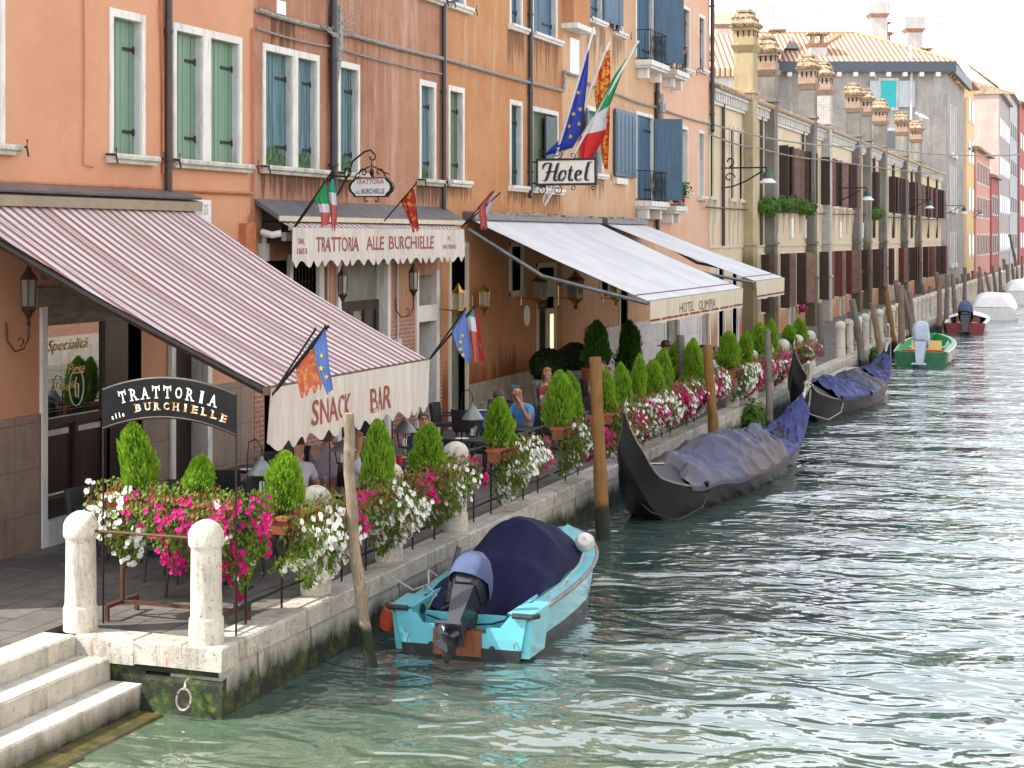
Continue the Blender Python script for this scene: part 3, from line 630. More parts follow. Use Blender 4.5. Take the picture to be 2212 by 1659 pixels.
ext.build('stone_dado', M['dado'], B1)
window(B1, *w1, M['green_sh']); window(B1, *w2, M['green_sh'], mull=m2)
for u in upper1: window(B1, *u, M['green_sh'])
for u in ((15.0,15.95),(17.,17.95),(20.37,21.31),(22.6,23.5)): window(B1, *u, 10.2, 12.3, M['green_sh'])
pipe(B1, 21.87, 5.6, 12.6, M['pipe'], 0.06)
cd = MB(); cd.tube([(WX+.04,17.4,5.74),(WX+.04,21.7,5.76)], 0.03, 6); cd.tube([(WX+.04,21.95,5.75),(WX+.04,24.6,5.76)], 0.03, 6)
cd.part(); cd.tube([(WX+.03,19.7,8.8),(WX+.03,19.72,7.2),(WX+.03,19.7,6.05),(WX+.03,19.95,6.02)], 0.010, 5)
cd.part(); cd.tube([(WX+.05,24.5,5.4),(WX+.05,24.52,4.6),(WX+.05,24.45,4.3),(WX+.05,24.5,4.1)], 0.02, 5); cd.part(); cd.tube([(WX+.04,24.58,8.6),(WX+.04,24.6,5.3)], 0.018, 5)
cd.part(); cd.tube([(WX+.03,21.72,8.7),(WX+.05,21.70,8.5),(WX+.04,21.74,8.2),(WX+.04,21.77,7.4),(WX+.04,21.78,6.0)], 0.018, 5)
cd.build_each('conduit', M['conduit_salmon'], B1)
jb = MB(); jb.box(WX, WX+0.14, 24.18, 24.52, 4.72, 5.25); jb.build('junction_box', M['conduit_salmon'], B1)
# shop front
sf = MB()
sf.box(WX-0.05, WX+0.05, 18.72, 18.84, QZ, 4.05)
sf.build('shop_frame', M['trim'], B1)
sf = MB(); X = WX - 0.12
sf.box(X, X+0.06, 18.84, 21.23, 2.36, 2.47); sf.box(X, X+0.05, 18.84, 21.23, QZ+0.35, QZ+0.62)
for ya in (18.84, 19.62, 20.40, 21.17): sf.box(X+0.002, X+0.07, ya, ya+0.07, QZ+0.35, 2.45)
sf.box(X-0.03, X-0.004, 18.84, 21.23, QZ+0.3, 2.36)
sf.build('wood_panelling', M['dwood'], B1)
sf = MB(); sf.box(WX-0.1, WX+0.06, 18.84, 21.23, QZ, QZ+0.35); sf.build('white_kerb', M['plinth'], B1)
sf = MB()
for ya in (18.92, 19.70, 20.48): sf.part(); sf.box(X, X+0.012, ya+0.05, ya+0.62, 2.22, 2.30); sf.part(); sf.box(X, X+0.01, ya+0.03, ya+0.66, QZ+0.66, QZ+0.69)
sf.build_each('panel_moulding', M['reveal'], B1)
def reflect_glass():
    m, t, b = newmat('shop_window_glass'); b.inputs['Base Color'].default_value = (0.01,0.01,0.012,1); b.inputs['Roughness'].default_value = 0.015
    b.inputs['Specular IOR Level'].default_value = 1.0; b.inputs['IOR'].default_value = 2.2
    return m
M['shopglass'] = reflect_glass()
sf = MB(); sf.box(X+0.0, X+0.012, 18.84, 20.36, 2.47, 3.78); sf.build('shop_window_pane', M['shopglass'], B1)
sf = MB(); sf.box(X-0.01, X+0.07, 20.36, 20.95, QZ, 4.05); sf.build('door_leaf', M['dwood'], B1)
sf = MB(); sf.box(X, WX+0.02, 18.84, 21.23, 3.78, 4.05); sf.box(WX-0.02, WX+0.06, 18.60, 21.4, 4.05, 4.32); sf.part(); sf.box(WX-0.02, WX+0.03, 18.72, 21.3, 4.42, 4.85); M['oldbeam'] = mat('old_pale_beam', (0.26,0.215,0.15), (0.16,0.13,0.09), rough=.8, scale=4, stretch=(1,.5,3)); sf.build_each('lintel_beam', M['oldbeam'], B1)
# neon script on the shop window
M['neon'] = mat('yellow_neon_tube', (0.9,0.6,0.05), rough=0.4)
for tx, yy, zz, ww, hh in (('Specialità', 19.05, 3.36, 0.95, 0.20), ('Pizze', 19.5, 3.05, 0.42, 0.15), ('al taglio', 19.15, 2.82, 0.6, 0.13)):
    text_mesh(tx, 'window_lettering', M['neon'], B1, (X+0.02, yy, zz), (0,1,0), (0,0,1), ww, hh, 0.004, shear=0.35)
# white oval emblem low on the glass
ov = MB(); ov.tube([(X+0.02, 19.72+0.17*math.sin(a*math.pi/14), 2.86+0.27*math.cos(a*math.pi/14)) for a in range(29)], 0.007, 5); ov.tube([(X+.02,19.72,3.0),(X+.02,19.68,2.9),(X+.02,19.70,2.72),(X+.02,19.76,2.70),(X+.02,19.77,2.9)], 0.007, 5)
ov.build('window_emblem', M['whitelet'], B1)
dr = MB(); dr.box(WX-0.3, WX-0.24, 22.10, 23.06, QZ, 3.75); dr.box(WX-.24, WX-.2, 22.2, 22.5, 0.9, 3.6); dr.build('door', M['dwood'], B1)
dr = MB(); dr.box(WX-0.02, WX+0.07, 21.98, 22.10, QZ, 3.87); dr.box(WX-0.02, WX+0.07, 23.06, 23.20, QZ, 3.87); dr.box(WX-0.3, WX-0.02, 23.06, 23.20, QZ, 3.87); dr.box(WX-0.02, WX+0.07, 22.10, 23.06, 3.75, 3.87); dr.build('door_frame', M['trim'], B1)
# street name plates
def plaque(parent_label, y0, y1, z0, z1, lines, x=WX):
    p = thing('street_plaque', parent_label, 'plaque', (x, y0, z0))
    mb = MB(); mb.box(x-0.01, x+0.025, y0, y1, z0, z1); mb.build('panel', M['white'], p)
    n = len(lines); h = (z1 - z0) / max(n, 1)
    for i, s_ in enumerate(lines):
        text_mesh(s_, 'lettering', M['greylet'], p, (x+0.026, y0+(y1-y0)*0.1, z1 - h*(i+0.82)), (0,1,0), (0,0,1), (y1-y0)*0.8, h*0.58, 0.002)
    return p
M['greylet'] = mat('worn_grey_lettering', (0.30,0.29,0.28), (0.55,0.54,0.52), rough=0.9, scale=18, lo=0.45, hi=0.6)
plaque('white painted street name plate at the end of the striped awning', 22.32, 23.24, 4.72, 5.62, ['PAROCHIA DE', 'S. SIMEON', 'BURCHIELLE'])
plaque('small blank white painted panel lower right of the street plate', 23.5, 24.22, 4.45, 4.93, [])

# ---------------------------------------------------------------- building 2: terracotta house (trattoria)
d1 = (24.99, 27.14, 6.27, 8.40); dm = (26.12-0.04, 26.12+0.17)
s2 = (27.93, 28.89, 6.27, 8.40); s3 = (31.84, 32.75, 6.27, 8.40)
gopen = [(25.05, 26.0, QZ, 4.6), (26.05, 27.1, 3.45, 4.6), (28.02, 30.14, QZ, 4.5), (31.75, 32.72, QZ, 4.2)]
ops = op(*d1, dm) + op(*s2) + op(*s3) + gopen + [o for u in ((27.93,28.89),(31.84,32.75),(24.99,25.9)) for o in op(*u, 10.25, 12.4)]
B2 = building('terracotta_house', 'stained terracotta house with peeling teal shutters above the small trattoria awning', M['terracotta'], 24.68, 33.14, 12.8, ops)
br_ = MB(); facade(br_, 24.70, 33.1, QZ, 3.3, gopen, WX+0.012); br_.quad((WX+.012,24.7,3.3),(WX+.012,33.1,3.3),(WX,33.1,3.3),(WX,24.7,3.3)); br_.build('exposed_brickwork', M['brick'], B2)
window(B2, *d1, M['teal_sh'], mull=dm); window(B2, *s2, M['teal_sh']); window(B2, *s3, M['teal_sh'])
for u in ((27.93,28.89),(31.84,32.75),(24.99,25.9)): window(B2, *u, 10.25, 12.4, M['teal_sh'])
pipe(B2, 27.56, 5.75, 12.7, M['pipeblack'], 0.075, x=WX+0.11)
pipe(B2, 33.05, 5.6, 12.7, M['pipeblack'], 0.055)
g = MB(); g.box(WX-0.02, WX+0.05, 25.93, 26.05, 2.0, 4.7); g.box(WX-0.02, WX+0.05, 27.08, 27.28, 2.0, 4.7); g.box(WX-0.02, WX+0.045, 26.05, 27.08, 2.6, 3.45)
g.part(); g.box(WX-0.3, WX+0.05, 27.88, 28.02, QZ, 4.6); g.part(); g.box(WX-0.3, WX+0.05, 30.14, 30.30, QZ, 4.6)
g.part(); g.box(WX-0.02, WX+0.05, 31.62, 31.75, QZ, 4.3); g.box(WX-0.4, WX+0.05, 32.72, 32.88, QZ, 4.3); g.box(WX-0.02, WX+0.045, 31.75, 32.72, 3.2, 3.55)
g.build_each('door_surround', M['trim'], B2)
g = MB(); g.box(WX-0.25, WX-0.2, 28.02, 30.14, 3.75, 4.5); g.build('grey_transom', M['doorgrey'], B2)
g = MB(); X = WX-0.2
for ya, yb in ((28.02, 28.2), (28.75, 28.95), (29.45, 29.6), (30.0, 30.14)): g.box(X, X+0.05, ya, yb, QZ, 3.75)
g.box(X, X+0.045, 28.2, 30.0, 3.55, 3.75); g.box(X, X+0.045, 28.2, 30.0, QZ, 1.2)
g.build('door_frame', M['dwood'], B2)
g = MB(); g.box(X+0.0, X+0.015, 28.2, 30.0, 1.2, 3.55); g.build('door_pane', M['glass'], B2)
M['ypanel'] = mat('dull_yellow_panel', (0.35,0.27,0.05), (0.2,0.16,0.04), rough=0.4, metal=0.4)  # dull yellow, partly metallic panels over the door glass
M['paper'] = mat('menu_paper', (0.74,0.70,0.60), (0.66,0.62,0.52), rough=0.8)
g = MB(); g.box(X+0.02, X+0.03, 28.3, 28.68, 2.3, 3.3); g.part(); g.box(X+0.02, X+0.03, 29.02, 29.25, 2.4, 3.3); g.build_each('yellow_panel', M['ypanel'], B2)
g = MB(); g.box(X+0.035, X+0.045, 28.98, 29.22, 1.75, 2.25); g.part(); g.box(X+0.035, X+0.045, 28.3, 28.7, 1.9, 2.15); g.build_each('posted_menu', M['paper'], B2)
g = MB()
for k in range(8): g.tube([(WX-0.08, 26.12+k*0.13, 3.45),(WX-0.08, 26.12+k*0.13, 4.6)], 0.012, 5)
for k in range(4): g.tube([(WX-0.08, 26.05, 3.6+k*0.3),(WX-0.08, 27.1, 3.6+k*0.3)], 0.012, 5)
g.build('window_grille', M['iron'], B2)
g = MB(); g.box(WX, WX+0.07, 30.9, 31.14, 1.8, 2.5); g.part(); g.box(WX, WX+0.05, 31.45, 31.62, 1.4, 2.3); g.build_each('menu_case', M['dwood'], B2)
g = MB(); g.box(WX+0.07, WX+0.075, 30.94, 31.10, 1.86, 2.44); g.build('menu_card', M['paper'], B2)
g = MB()
for yy in (27.45, 30.65): g.part(); g.tube([(WX+.04,yy,4.8),(WX+.04,yy,2.9),(WX+.04,yy-.1,2.75)], 0.022, 6)
g.part(); g.box(WX, WX+0.09, 30.55, 30.75, 2.72, 2.92); g.part(); g.box(WX, WX+0.09, 27.32, 27.5, 2.6, 2.8); g.part()
g.tube([(WX+.06,24.95,5.05),(WX+.06,24.95,3.0)], 0.05, 8); g.tube([(WX+.06,25.0,4.3),(WX+.06,25.3,4.28),(WX+.06,25.35,4.0)], 0.03, 8)
g.box(WX, WX+0.12, 24.86, 25.04, 4.6, 4.9)
g.build_each('conduit', M['reveal'], B2)
g = MB(); g.box(WX, WX+0.02, 25.5, 25.83, 8.98, 9.22); g.build('white_panel', M['white'], B2)

# the far bank, outside the frame: it shuts off the low sky and throws warm light back on the houses
for (ya, yb, hh, mm, lab) in ((-25, 18, 11.5, 'peach', 'peach house on the far bank nearest the bridge, outside the view'), (18.1, 43.9, 10.5, 'yellow', 'yellow house on the far bank, outside the view'), (44, 84, 9.5, 'brick', 'brick house on the opposite bank, met only as a reflection in the shop window'), (84.1, 190, 11.0, 'orange', 'long orange house on the far bank, outside the view')):
    ob = thing('far_bank_house', lab, 'building', (15, ya, 0))
    g = MB(); g.box(15.0, 24, ya, yb, -.5, hh); g.build('wall', M[mm], ob)
    g = MB(); g.box(11.0, 15.0, ya, yb, -.5, .7); g.build('quay', M['coping'], ob)
    g = MB()
    for k in range(int((yb-ya)/3.1)-1):
        for z_ in (2.2, 6.2): g.part(); g.box(14.96, 15.02, ya+2+k*3.1, ya+3+k*3.1, z_, z_+2)
    g.build_each('shutter', M['green_sh'], ob)
# ---------------------------------------------------------------- building 3: hotel
w31 = (33.46, 34.42, 6.30, 8.42); w32 = (37.43, 38.36, 6.30, 8.42); w33 = (39.05, 41.2, 6.30, 8.38)
u31 = (33.5, 34.5, 10.28, 12.4); u32 = (37.43, 38.36, 10.28, 12.5); u33 = (39.08, 41.1, 10.28, 12.5)
gw = [(33.48, 34.66, QZ, 4.9), (37.43, 38.42, 3.55, 4.9), (39.45, 41.0, QZ, 4.35), (41.30, 42.3, 3.45, 4.9)]
ops = sum([op(*x) for x in (w31, w32, w33, u31, u32, u33)], []) + [(a+.1,b-.1,c if c < 1 else c+.12,d-.12) for a,b,c,d in gw[:3]]
B3 = building('orange_hotel_house', 'orange plastered hotel house with dark green shutters behind the Hotel sign', M['orange'], 33.14, 41.59, 12.9, ops)
for k, x in enumerate((w31, w32)): window(B3, *x, M['olive_sh'] if k == 0 else M['dgreen_sh'], hooks=False, sill_m=M['trim'])
window(B3, *w33, M['olive_sh'], hooks=False, sill_m=M['trim'], opened=(M['dgreen_sh'], 0, 0, R(8)))
g = MB(); g.box(WX-0.02, WX+0.03, 40.15, 41.05, 6.33, 8.2); g.build('open_shutter_leaf', M['dgreen_sh'], B3)
window(B3, *u31, M['blue_sh'], sill_m=M['trim']); window(B3, *u32, M['blue_sh'], hooks=False, sill_m=M['trim']); window(B3, *u33, M['blue_sh'], hooks=False, sill_m=M['trim'])
# ground floor: grey door, stone frames
g = MB(); F_ = 0.12
for a, b_, c, d in gw[:3]:
    g.part(); g.box(WX-.02, WX+.04, a, a+F_, c, d); g.box(WX-.02, WX+.04, b_-F_, b_, c, d); g.box(WX-.02, WX+.045, a, b_, d-F_, d)
    if c > 1: g.box(WX-.02, WX+.05, a, b_, c, c+0.14)
g.box(WX-.02, WX+.05, 33.55, 34.6, 3.40, 3.80); g.box(WX-.02, WX+.045, 39.5, 41.0, 3.45, 3.95)
g.build_each('door_surround', M['creamhotel'], B3)
g = MB(); g.box(WX-.26, WX-.22, 39.5, 41.0, QZ, 3.5); g.part(); g.box(WX-.26, WX-.2, 33.5, 34.6, QZ, 3.45)
for yy in (33.62, 34.05): g.box(WX-.2, WX-.18, yy, yy+0.36, 1.0, 2.0); g.box(WX-.2, WX-.18, yy, yy+0.36, 2.1, 3.3)
g.build_each('door', M['doorgrey'], B3)
g = MB(); g.box(WX-.16, WX-.13, 34.0, 34.08, 1.95, 2.0); g.build('door_handle', M['brass'], B3)
g = MB(); facade(g, 34.7, 39.44, QZ, 1.62, [], WX+0.035); g.quad((WX+.035,34.7,1.62),(WX+.035,39.44,1.62),(WX,39.44,1.62),(WX,34.7,1.62)); M['warmplinth'] = mat('warm_stone_plinth', (0.42,0.34,0.25), (0.30,0.24,0.175), rough=.85, scale=3, bump=.4); g.build('stone_plinth', M['warmplinth'], B3)
pipe(B3, 38.79, 6.05, 12.8, M['pipeblack'], 0.06, foot=True)
# chimney breast with a stone cap and a plaque
g = MB(); g.box(WX, WX+0.32, 41.59, 43.05, 9.2+1.6, 13.9); g.build('chimney_breast', M['orange'], B3)
g = MB(); g.box(WX, WX+0.46, 41.5, 43.15, 10.66, 10.80); g.build('breast_corbel', M['trim'], B3)
plaque('tall white stone tablet high on the hotel wall behind the flags', 42.2, 43.0, 9.45, 10.5, [])
# ---------------------------------------------------------------- building 4: peach houses
b4w = (43.66, 45.3, 6.85, 8.75); fr = (48.85, 50.9, 6.2, 8.98)
rt = [(51.86, 52.98, 6.7, 8.92), (54.53, 55.55, 6.6, 8.9), (57.1, 57.97, 6.5, 8.9)]
u4 = [(43.75, 45.23, 11.28, 13.3), (46.41, 47.4, 11.2, 13.3), (48.82, 50.95, 10.65, 13.3)]
u5 = [(52.16, 53.6, 10.66, 13.1), (54.53, 55.85, 10.9, 13.1), (57.1, 58.1, 11.12, 13.1)]
g4 = [(45.0,46.0,3.3,4.3), (46.95,48.05,QZ,4.1), (49.48,51.0,QZ,3.3)]
ops = sum([op(*x) for x in [b4w, fr] + u4], []) + [(a+.1,b-.1,c,d-.1) for a,b,c,d in (g4[0], g4[1])]
B4 = building('peach_house', 'pale peach house with slate blue shutters behind the three big flags', M['peach'], 41.59, 51.16, 15.2, ops)
window(B4, *b4w, M['blue_sh'], sill_m=M['trim'], opened=(M['blue_sh'], 1, 0, R(14))); window(B4, *fr, M['blue_sh'], sill=False, opened=(M['blue_sh'], 0, 1, R(62)), reveal=0.12)
window(B4, *u4[0], M['blue_sh'], sill_m=M['trim'], opened=(M['blue_sh'], 0, 2, R(10))); window(B4, *u4[1], M['dgreen_sh'], sill_m=M['trim'], opened=(M['blue_sh'], 1, 0, R(30)))
window(B4, *u4[2], M['blue_sh'], sill=False, opened=(M['blue_sh'], 0, 1, R(60)))
# the big leaf standing open left of the french window
g = MB(); g.box(WX+0.05, WX+0.10, 46.35, 48.6, 6.86, 8.86)
for k in range(5): g.box(WX+0.10, WX+0.115, 46.45+k*0.42, 46.8+k*0.42, 6.95, 8.75)
g.build('shutter', M['blue_sh'], B4)
g = MB(); g.box(WX-.02, WX+0.12, 46.4, 47.6, 6.62, 6.80); g.build('sill', M['trim'], B4)
rt_ops = sum([op(*x) for x in rt + u5], []) + [(52.5,54.1,QZ,3.2),(57.5,58.6,QZ,3.3)]
B5 = building('pink_peach_house', 'pinkish peach house with maroon shutters at the end of the orange row', M['pinkpeach'], 51.16, 58.91, 15.2, rt_ops)
for x in rt: window(B5, *x, None, sill_m=M['trim'], hooks=False, glassy=True, reveal=0.4, rv=M['trim'])
for x in u5: window(B5, *x, M['maroon_sh'], sill_m=M['trim'], hooks=True)
g = MB(); facade(g, 45.0, 58.9, QZ, 2.35, [(46.95,48.05,QZ,4.),(52.4,54.2,QZ,3.2),(57.4,58.7,QZ,3.3)], WX+0.03); g.quad((WX+.03,45.,2.35),(WX+.03,58.9,2.35),(WX,58.9,2.35),(WX,45.,2.35)); g.build('stone_plinth', M['plinth'], B5)
g = MB()
for a, b_, d in ((52.4,54.2,3.3),(57.4,58.7,3.4)):
    g.part(); g.box(WX-.4, WX+.06, a-.14, a, QZ, d); g.box(WX-.4, WX+.06, b_, b_+.14, QZ, d); g.box(WX-.02, WX+.06, a-.14, b_+.14, d, d+.16)
g.build_each('door_surround', M['trim'], B5)
g = MB(); g.box(WX-.38, WX-.33, 52.4, 54.2, QZ, 3.3); g.part(); g.box(WX-.38, WX-.33, 57.4, 58.7, QZ, 3.4); g.build_each('door', M['doorgrey'], B5)
g = MB()
for a, b_, c, d in (g4[0], g4[1]): g.part(); g.box(WX-.02, WX+.04, a, a+F_, c, d); g.box(WX-.02, WX+.04, b_-F_, b_, c, d); g.box(WX-.02, WX+.045, a, b_, d-F_, d)
g.build_each('door_surround', M['creamhotel'], B4)
pipe(B4, 51.10, 5.1, 15.0, M['pipe'], 0.075, x=WX+0.1, foot=True)
pipe(B5, 58.85, 8.95, 15.0, M['pipe'], 0.08, x=WX+0.12, foot=True)
def balcony(b, y0, y1, z, rail=0.95):
    g = MB(); g.box(WX-0.1, WX+0.55, y0-0.15, y1+0.15, z-0.16, z); g.box(WX-0.1, WX+0.48, y0-0.08, y1+0.08, z-0.24, z-0.162)
    for yy in (y0+0.1, y1-0.3): g.box(WX, WX+0.35, yy, yy+0.22, z-0.55, z-0.242)
    g.build('balcony_slab', M['trim'], b)
    g = MB(); xo = WX+0.48
    path = [(WX, y0-.05), (xo, y0-.05), (xo, y1+.05), (WX, y1+.05)]
    for zz in (z+0.06, z+rail): g.tube([(p[0], p[1], zz) for p in path], 0.014, 5)
    n = 7; seg = (y1 - y0 + .1) / n
    for k in range(n):
        a = y0 - .05 + k*seg
        g.tube([(xo,a,z),(xo,a,z+rail)], 0.012, 4); g.tube([(xo,a,z+.08),(xo,a+seg,z+rail-.03)], 0.008, 4); g.tube([(xo,a+seg,z+.08),(xo,a,z+rail-.03)], 0.008, 4)
    for a in (WX+.12, WX+.3): g.tube([(a,y0-.05,z+.06),(a,y0-.05,z+rail)], 0.010, 4); g.tube([(a,y1+.05,z+.06),(a,y1+.05,z+rail)], 0.010, 4)
    g.build('balcony_railing', M['iron'], b)
balcony(B4, 48.9, 50.8, 6.15); balcony(B4, 48.9, 50.8, 10.55); balcony(B5, 52.1, 53.5, 10.55, 0.9); balcony(B5, 51.9, 53.2, 6.05, 0.5)

# wall cables (top-level: they run across several houses)
def rope_path(pts, sag=0.0, n=24):
    out = []
    for a, b_ in zip(pts, pts[1:]):
        a = Vector(a); b_ = Vector(b_)
        for k in range(n):
            u = k / n; p = a.lerp(b_, u); p.z -= sag * 4 * u * (1-u); out.append(p)
    out.append(Vector(pts[-1])); return out
x = WX + 0.07
g = MB(); path = rope_path([(x,24.72,8.93),(x,27.5,8.93),(x,28.3,8.93)], 0.03) ; g.tube(path, 0.045, 7)
path = rope_path([(x,28.3,8.93),(x,33.3,8.96),(x,41.5,8.96),(x,41.55,9.5),(x,43.1,9.5),(x,43.15,9.42)], 0.02); g.tube(path, 0.042, 7)
path = rope_path([(x,43.15,9.42),(x,46.8,9.30),(x,51.0,9.26),(x,59.3,9.22)], 0.05); g.tube(path, 0.034, 6)
g.tube(rope_path([(x-.02,24.72,8.62),(x-.02,27.6,8.62),(x-.02,33.2,8.62)], 0.04), 0.02, 5)
for k in range(26): 
    yy = 25 + k*1.05; g.tube([(x+.03,yy,8.99),(x+.02,yy+.06,9.06)], 0.008, 4)
tag(g.build('cable_bundle', M['cable'], origin=(x,24.7,8.9), smooth=True), 'thick grey bundle of cables wrapped in tape running along the house fronts', 'cable')
g = MB()
g.tube([(x+.05,27.75,9.4),(x+.05,27.75,8.6),(x+.02,27.62,7.6)], [0.09,0.09,0.03], 8)
for dz, dy in ((0.05,0.5),(-0.15,0.55),(0.25,0.45)): g.tube([(x+.06,27.8,8.95),(x+.12,27.8+dy*.5,9.05+dz*.5),(x+.12,27.8+dy,9.1+dz)], 0.014, 5); g.tube([(x+.12,27.8+dy-.05,9.02+dz),(x+.12,27.8+dy+.05,9.18+dz)], 0.012, 4)
for k in range(5): g.tube([(x+.05,27.0+k*.12,8.95+.05*math.sin(k*2)),(x+.12,27.2+k*.1,8.8+.04*math.cos(k)),(x+.1,27.6,8.85)], 0.016, 5)
tag(g.build('cable_junction', M['cable'], origin=(x,27.6,8.9)), 'tangled cable junction on the dark drainpipe of the terracotta house', 'cable junction')
g = MB(); g.tube([(x+.06,51.3,9.7),(x+.06,51.3,8.9)], 0.12, 8); g.box(x,x+.2,51.1,51.5,9.1,9.4)
for k in range(4): g.tube([(x+.1,51.0+k*.15,9.5),(x+.14,51.1+k*.12,9.2)], 0.03, 5)
tag(g.build('junction_box', M['cable'], origin=(x,51.3,9.0)), 'grey electrical junction on the brown drainpipe between the two peach houses', 'junction box')

# ---------------------------------------------------------------- yellow row with its chimney stacks
YX = WX
def zc(px): return (2200 + px * 0.45208) / 1.44666     # zoomed strip -> picture x
def zy(py): return (py * 0.45208) / 1.44666
Yr0, Yr1, EAVE = 58.95, 148.5, 10.55
ug = []; # upper windows (y0,y1,z0,z1) ground windows
for a, b_ in ((510,588),(592,660),(668,712),(800,838),(842,868),(892,932),(952,985),(990,1022),(1156,1172),(1272,1312),(1318,1362),(1412,1445),(1450,1490),(1508,1535),(1540,1570),(1588,1628)):
    ug.append((yX(zc(a)) , yX(zc(b_)), 6.7, 9.2))
pale = [(yX(zc(a)), yX(zc(b_)), 6.55, 9.2) for a, b_ in ((30,66),(172,205),(232,268))]
gg = []
for a, b_ in ((385,430),(520,560),(632,690),(790,830),(892,920),(968,1020),(1080,1105),(1160,1205),(1270,1282),(1340,1385),(1416,1460),(1508,1560),(1575,1640)):
    gg.append((yX(zc(a)), yX(zc(b_)), 1.85, 4.35))
def bays(ranges):
    out = []
    for a, b_, c, d in ranges:
        n = max(1, int(round((b_-a)/1.55))); w_ = (b_-a)/n
        out += [(a+i*w_+.06, a+(i+1)*w_-.06, c, d) for i in range(n)]
    return out
ug, gg = bays(ug), bays(gg)
ops = [(a+.14,b_-.14,c,d) for a,b_,c,d in ug + pale + gg if b_ - a > 0.5] + [(60.2,61.2,QZ,4.1),(62.6,63.6,QZ,4.1)]
YR = thing('yellow_terrace', 'long two storey yellow terrace with brown shutters and tiled roof along the quay', 'building', (YX, Yr0, QZ))
mb = MB(); facade(mb, Yr0, Yr1, 0.4, EAVE, ops); mb.quad((YX,Yr0,.4),(YX,Yr0,EAVE),(YX-9,Yr0,EAVE),(YX-9,Yr0,.4)); mb.quad((YX,Yr1,.4),(YX-9,Yr1,.4),(YX-9,Yr1,EAVE),(YX,Yr1,EAVE))
mb.build('wall', M['yellow'], YR)
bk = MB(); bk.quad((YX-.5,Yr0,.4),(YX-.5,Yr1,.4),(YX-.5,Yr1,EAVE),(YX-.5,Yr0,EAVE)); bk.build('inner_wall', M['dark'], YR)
# eaves: dentils, cornice, tiles
g = MB(); g.box(YX, YX+0.28, Yr0, Yr1, EAVE-0.12, EAVE); g.box(YX, YX+0.12, Yr0, Yr1, EAVE-0.55, EAVE-0.45)
y = Yr0 + 0.1
while y < Yr1: g.box(YX, YX+0.22, y, y+0.16, EAVE-0.44, EAVE-0.122); y += 0.42
g.build('dentil_cornice', M['trim'], YR)
g = MB(); y = Yr0
while y < Yr1:      # rows of barrel tiles seen at the eave
    z = EAVE + 0.02
    g.tube([(YX+0.42, y+.1, z+.03),(YX-4.6, y+.1, z+1.9)], 0.105, 6); y += 0.23 if y < 100 else 0.30
g.hexa([(YX+0.36,Yr0,EAVE+.002),(YX+0.36,Yr1,EAVE+.002),(YX-4.6,Yr1,EAVE+.002),(YX-4.6,Yr0,EAVE+.002),(YX+0.36,Yr0,EAVE+.03),(YX+.36,Yr1,EAVE+.03),(YX-4.6,Yr1,EAVE+1.9),(YX-4.6,Yr0,EAVE+1.9)])
g.build('roof', M['tile'], YR)
rnd.seed(9)
def leafpair(b, y0, y1, z0, z1, m, ang0=R(75)):
    f = MB(); f.box(YX-.02, YX+.03, y0, y0+.14, z0, z1); f.box(YX-.02, YX+.03, y1-.14, y1, z0, z1); f.box(YX-.02, YX+.05, y0-.03, y1+.03, z0-.1, z0+.02); f.box(YX-.02, YX+.03, y0+.14, y1-.14, z1-.1, z1)
    w_ = f.build('window', M['trim'], b)
    wl = min(0.5, (y1-y0)*0.36)
    for yh, sg in ((y0+.04, -1), (y1-.04, 1)):
        s_ = MB(); an = ang0 + rnd.uniform(-.25, .2)
        s_.M = Matrix.Translation((YX+0.05, yh, 0)) @ Matrix.Rotation(-sg*an, 4, 'Z')
        s_.box(-.02, .02, 0, sg*wl, z0, z1-.05); s_.build('shutter', m if sg < 0 or rnd.random() < .5 else M['brown2'], w_)
    s_ = MB(); s_.box(YX-.25, YX-.2, y0+.14, y1-.14, z0, z1); s_.build('blind', rnd.choice((M['glass'], M['yellchim'], M['brown2'])), w_)
for k, (a, b_, c, d) in enumerate(ug): leafpair(YR, a, b_, c, d, M['brown_sh'])
for k, (a, b_, c, d) in enumerate(gg): leafpair(YR, a, b_, c, d, M['maroon_sh'] if k % 7 in (4, 5) else M['brown_sh'])
for a, b_, c, d in pale:
    f = MB(); f.box(YX-.02, YX+.05, a, a+.16, 4.6, 9.4); f.box(YX-.02, YX+.05, b_-.16, b_, 4.6, 9.4); f.box(YX-.02, YX+.14, a-.1, b_+.1, c-.14, c); w_ = f.build('window', M['creamhotel'], YR)
    s_ = MB(); s_.box(YX-.3, YX-.25, a+.15, b_-.15, c, d); s_.build('blind', M['yellchim'], w_)
g = MB(); g.box(YX, YX+.04, Yr0, Yr1, 4.62, 4.74); g.build('string_course', M['creamhotel'], YR)
g = MB()
for px, z0, z1 in ((118,4.7,10.4),(382,4.7,10.3),(672,6.6,10.2),(1028,5,10.2),(1166,5,10.2),(1300,5,10.2),(1428,5,10.2),(1542,5,10.2),(1602,5,10.2)): g.tube([(YX+.1, yX(zc(px)), z1),(YX+.1, yX(zc(px)), z0)], 0.07 if px < 700 else 0.10, 6); g.part()
g.build_each('drainpipe', M['pipe'], YR)
g = MB()
for a, b_ in ((60.2,61.2),(62.6,63.6)): g.part(); g.box(YX-.35, YX-.3, a, b_, QZ, 4.1)
for px in (598, 1292, 945): g.part(); yy = yX(zc(px)); g.box(YX, YX+.06, yy-.5, yy+.5, QZ, 3.9 if px < 700 else 4.2)
g.build_each('door', M['doorgrey'], YR)
g = MB()
for a in (60.05,61.2,62.45,63.6): g.part(); g.box(YX-.02, YX+.06, a, a+.15, QZ, 4.2)
for px in (598, 1292, 945): g.part(); yy = yX(zc(px)); g.box(YX, YX+.1, yy-.62, yy-.5, QZ, 4.); g.box(YX, YX+.1, yy+.5, yy+.62, QZ, 4.); g.box(YX, YX+.12, yy-.66, yy+.66, 3.9, 4.15)
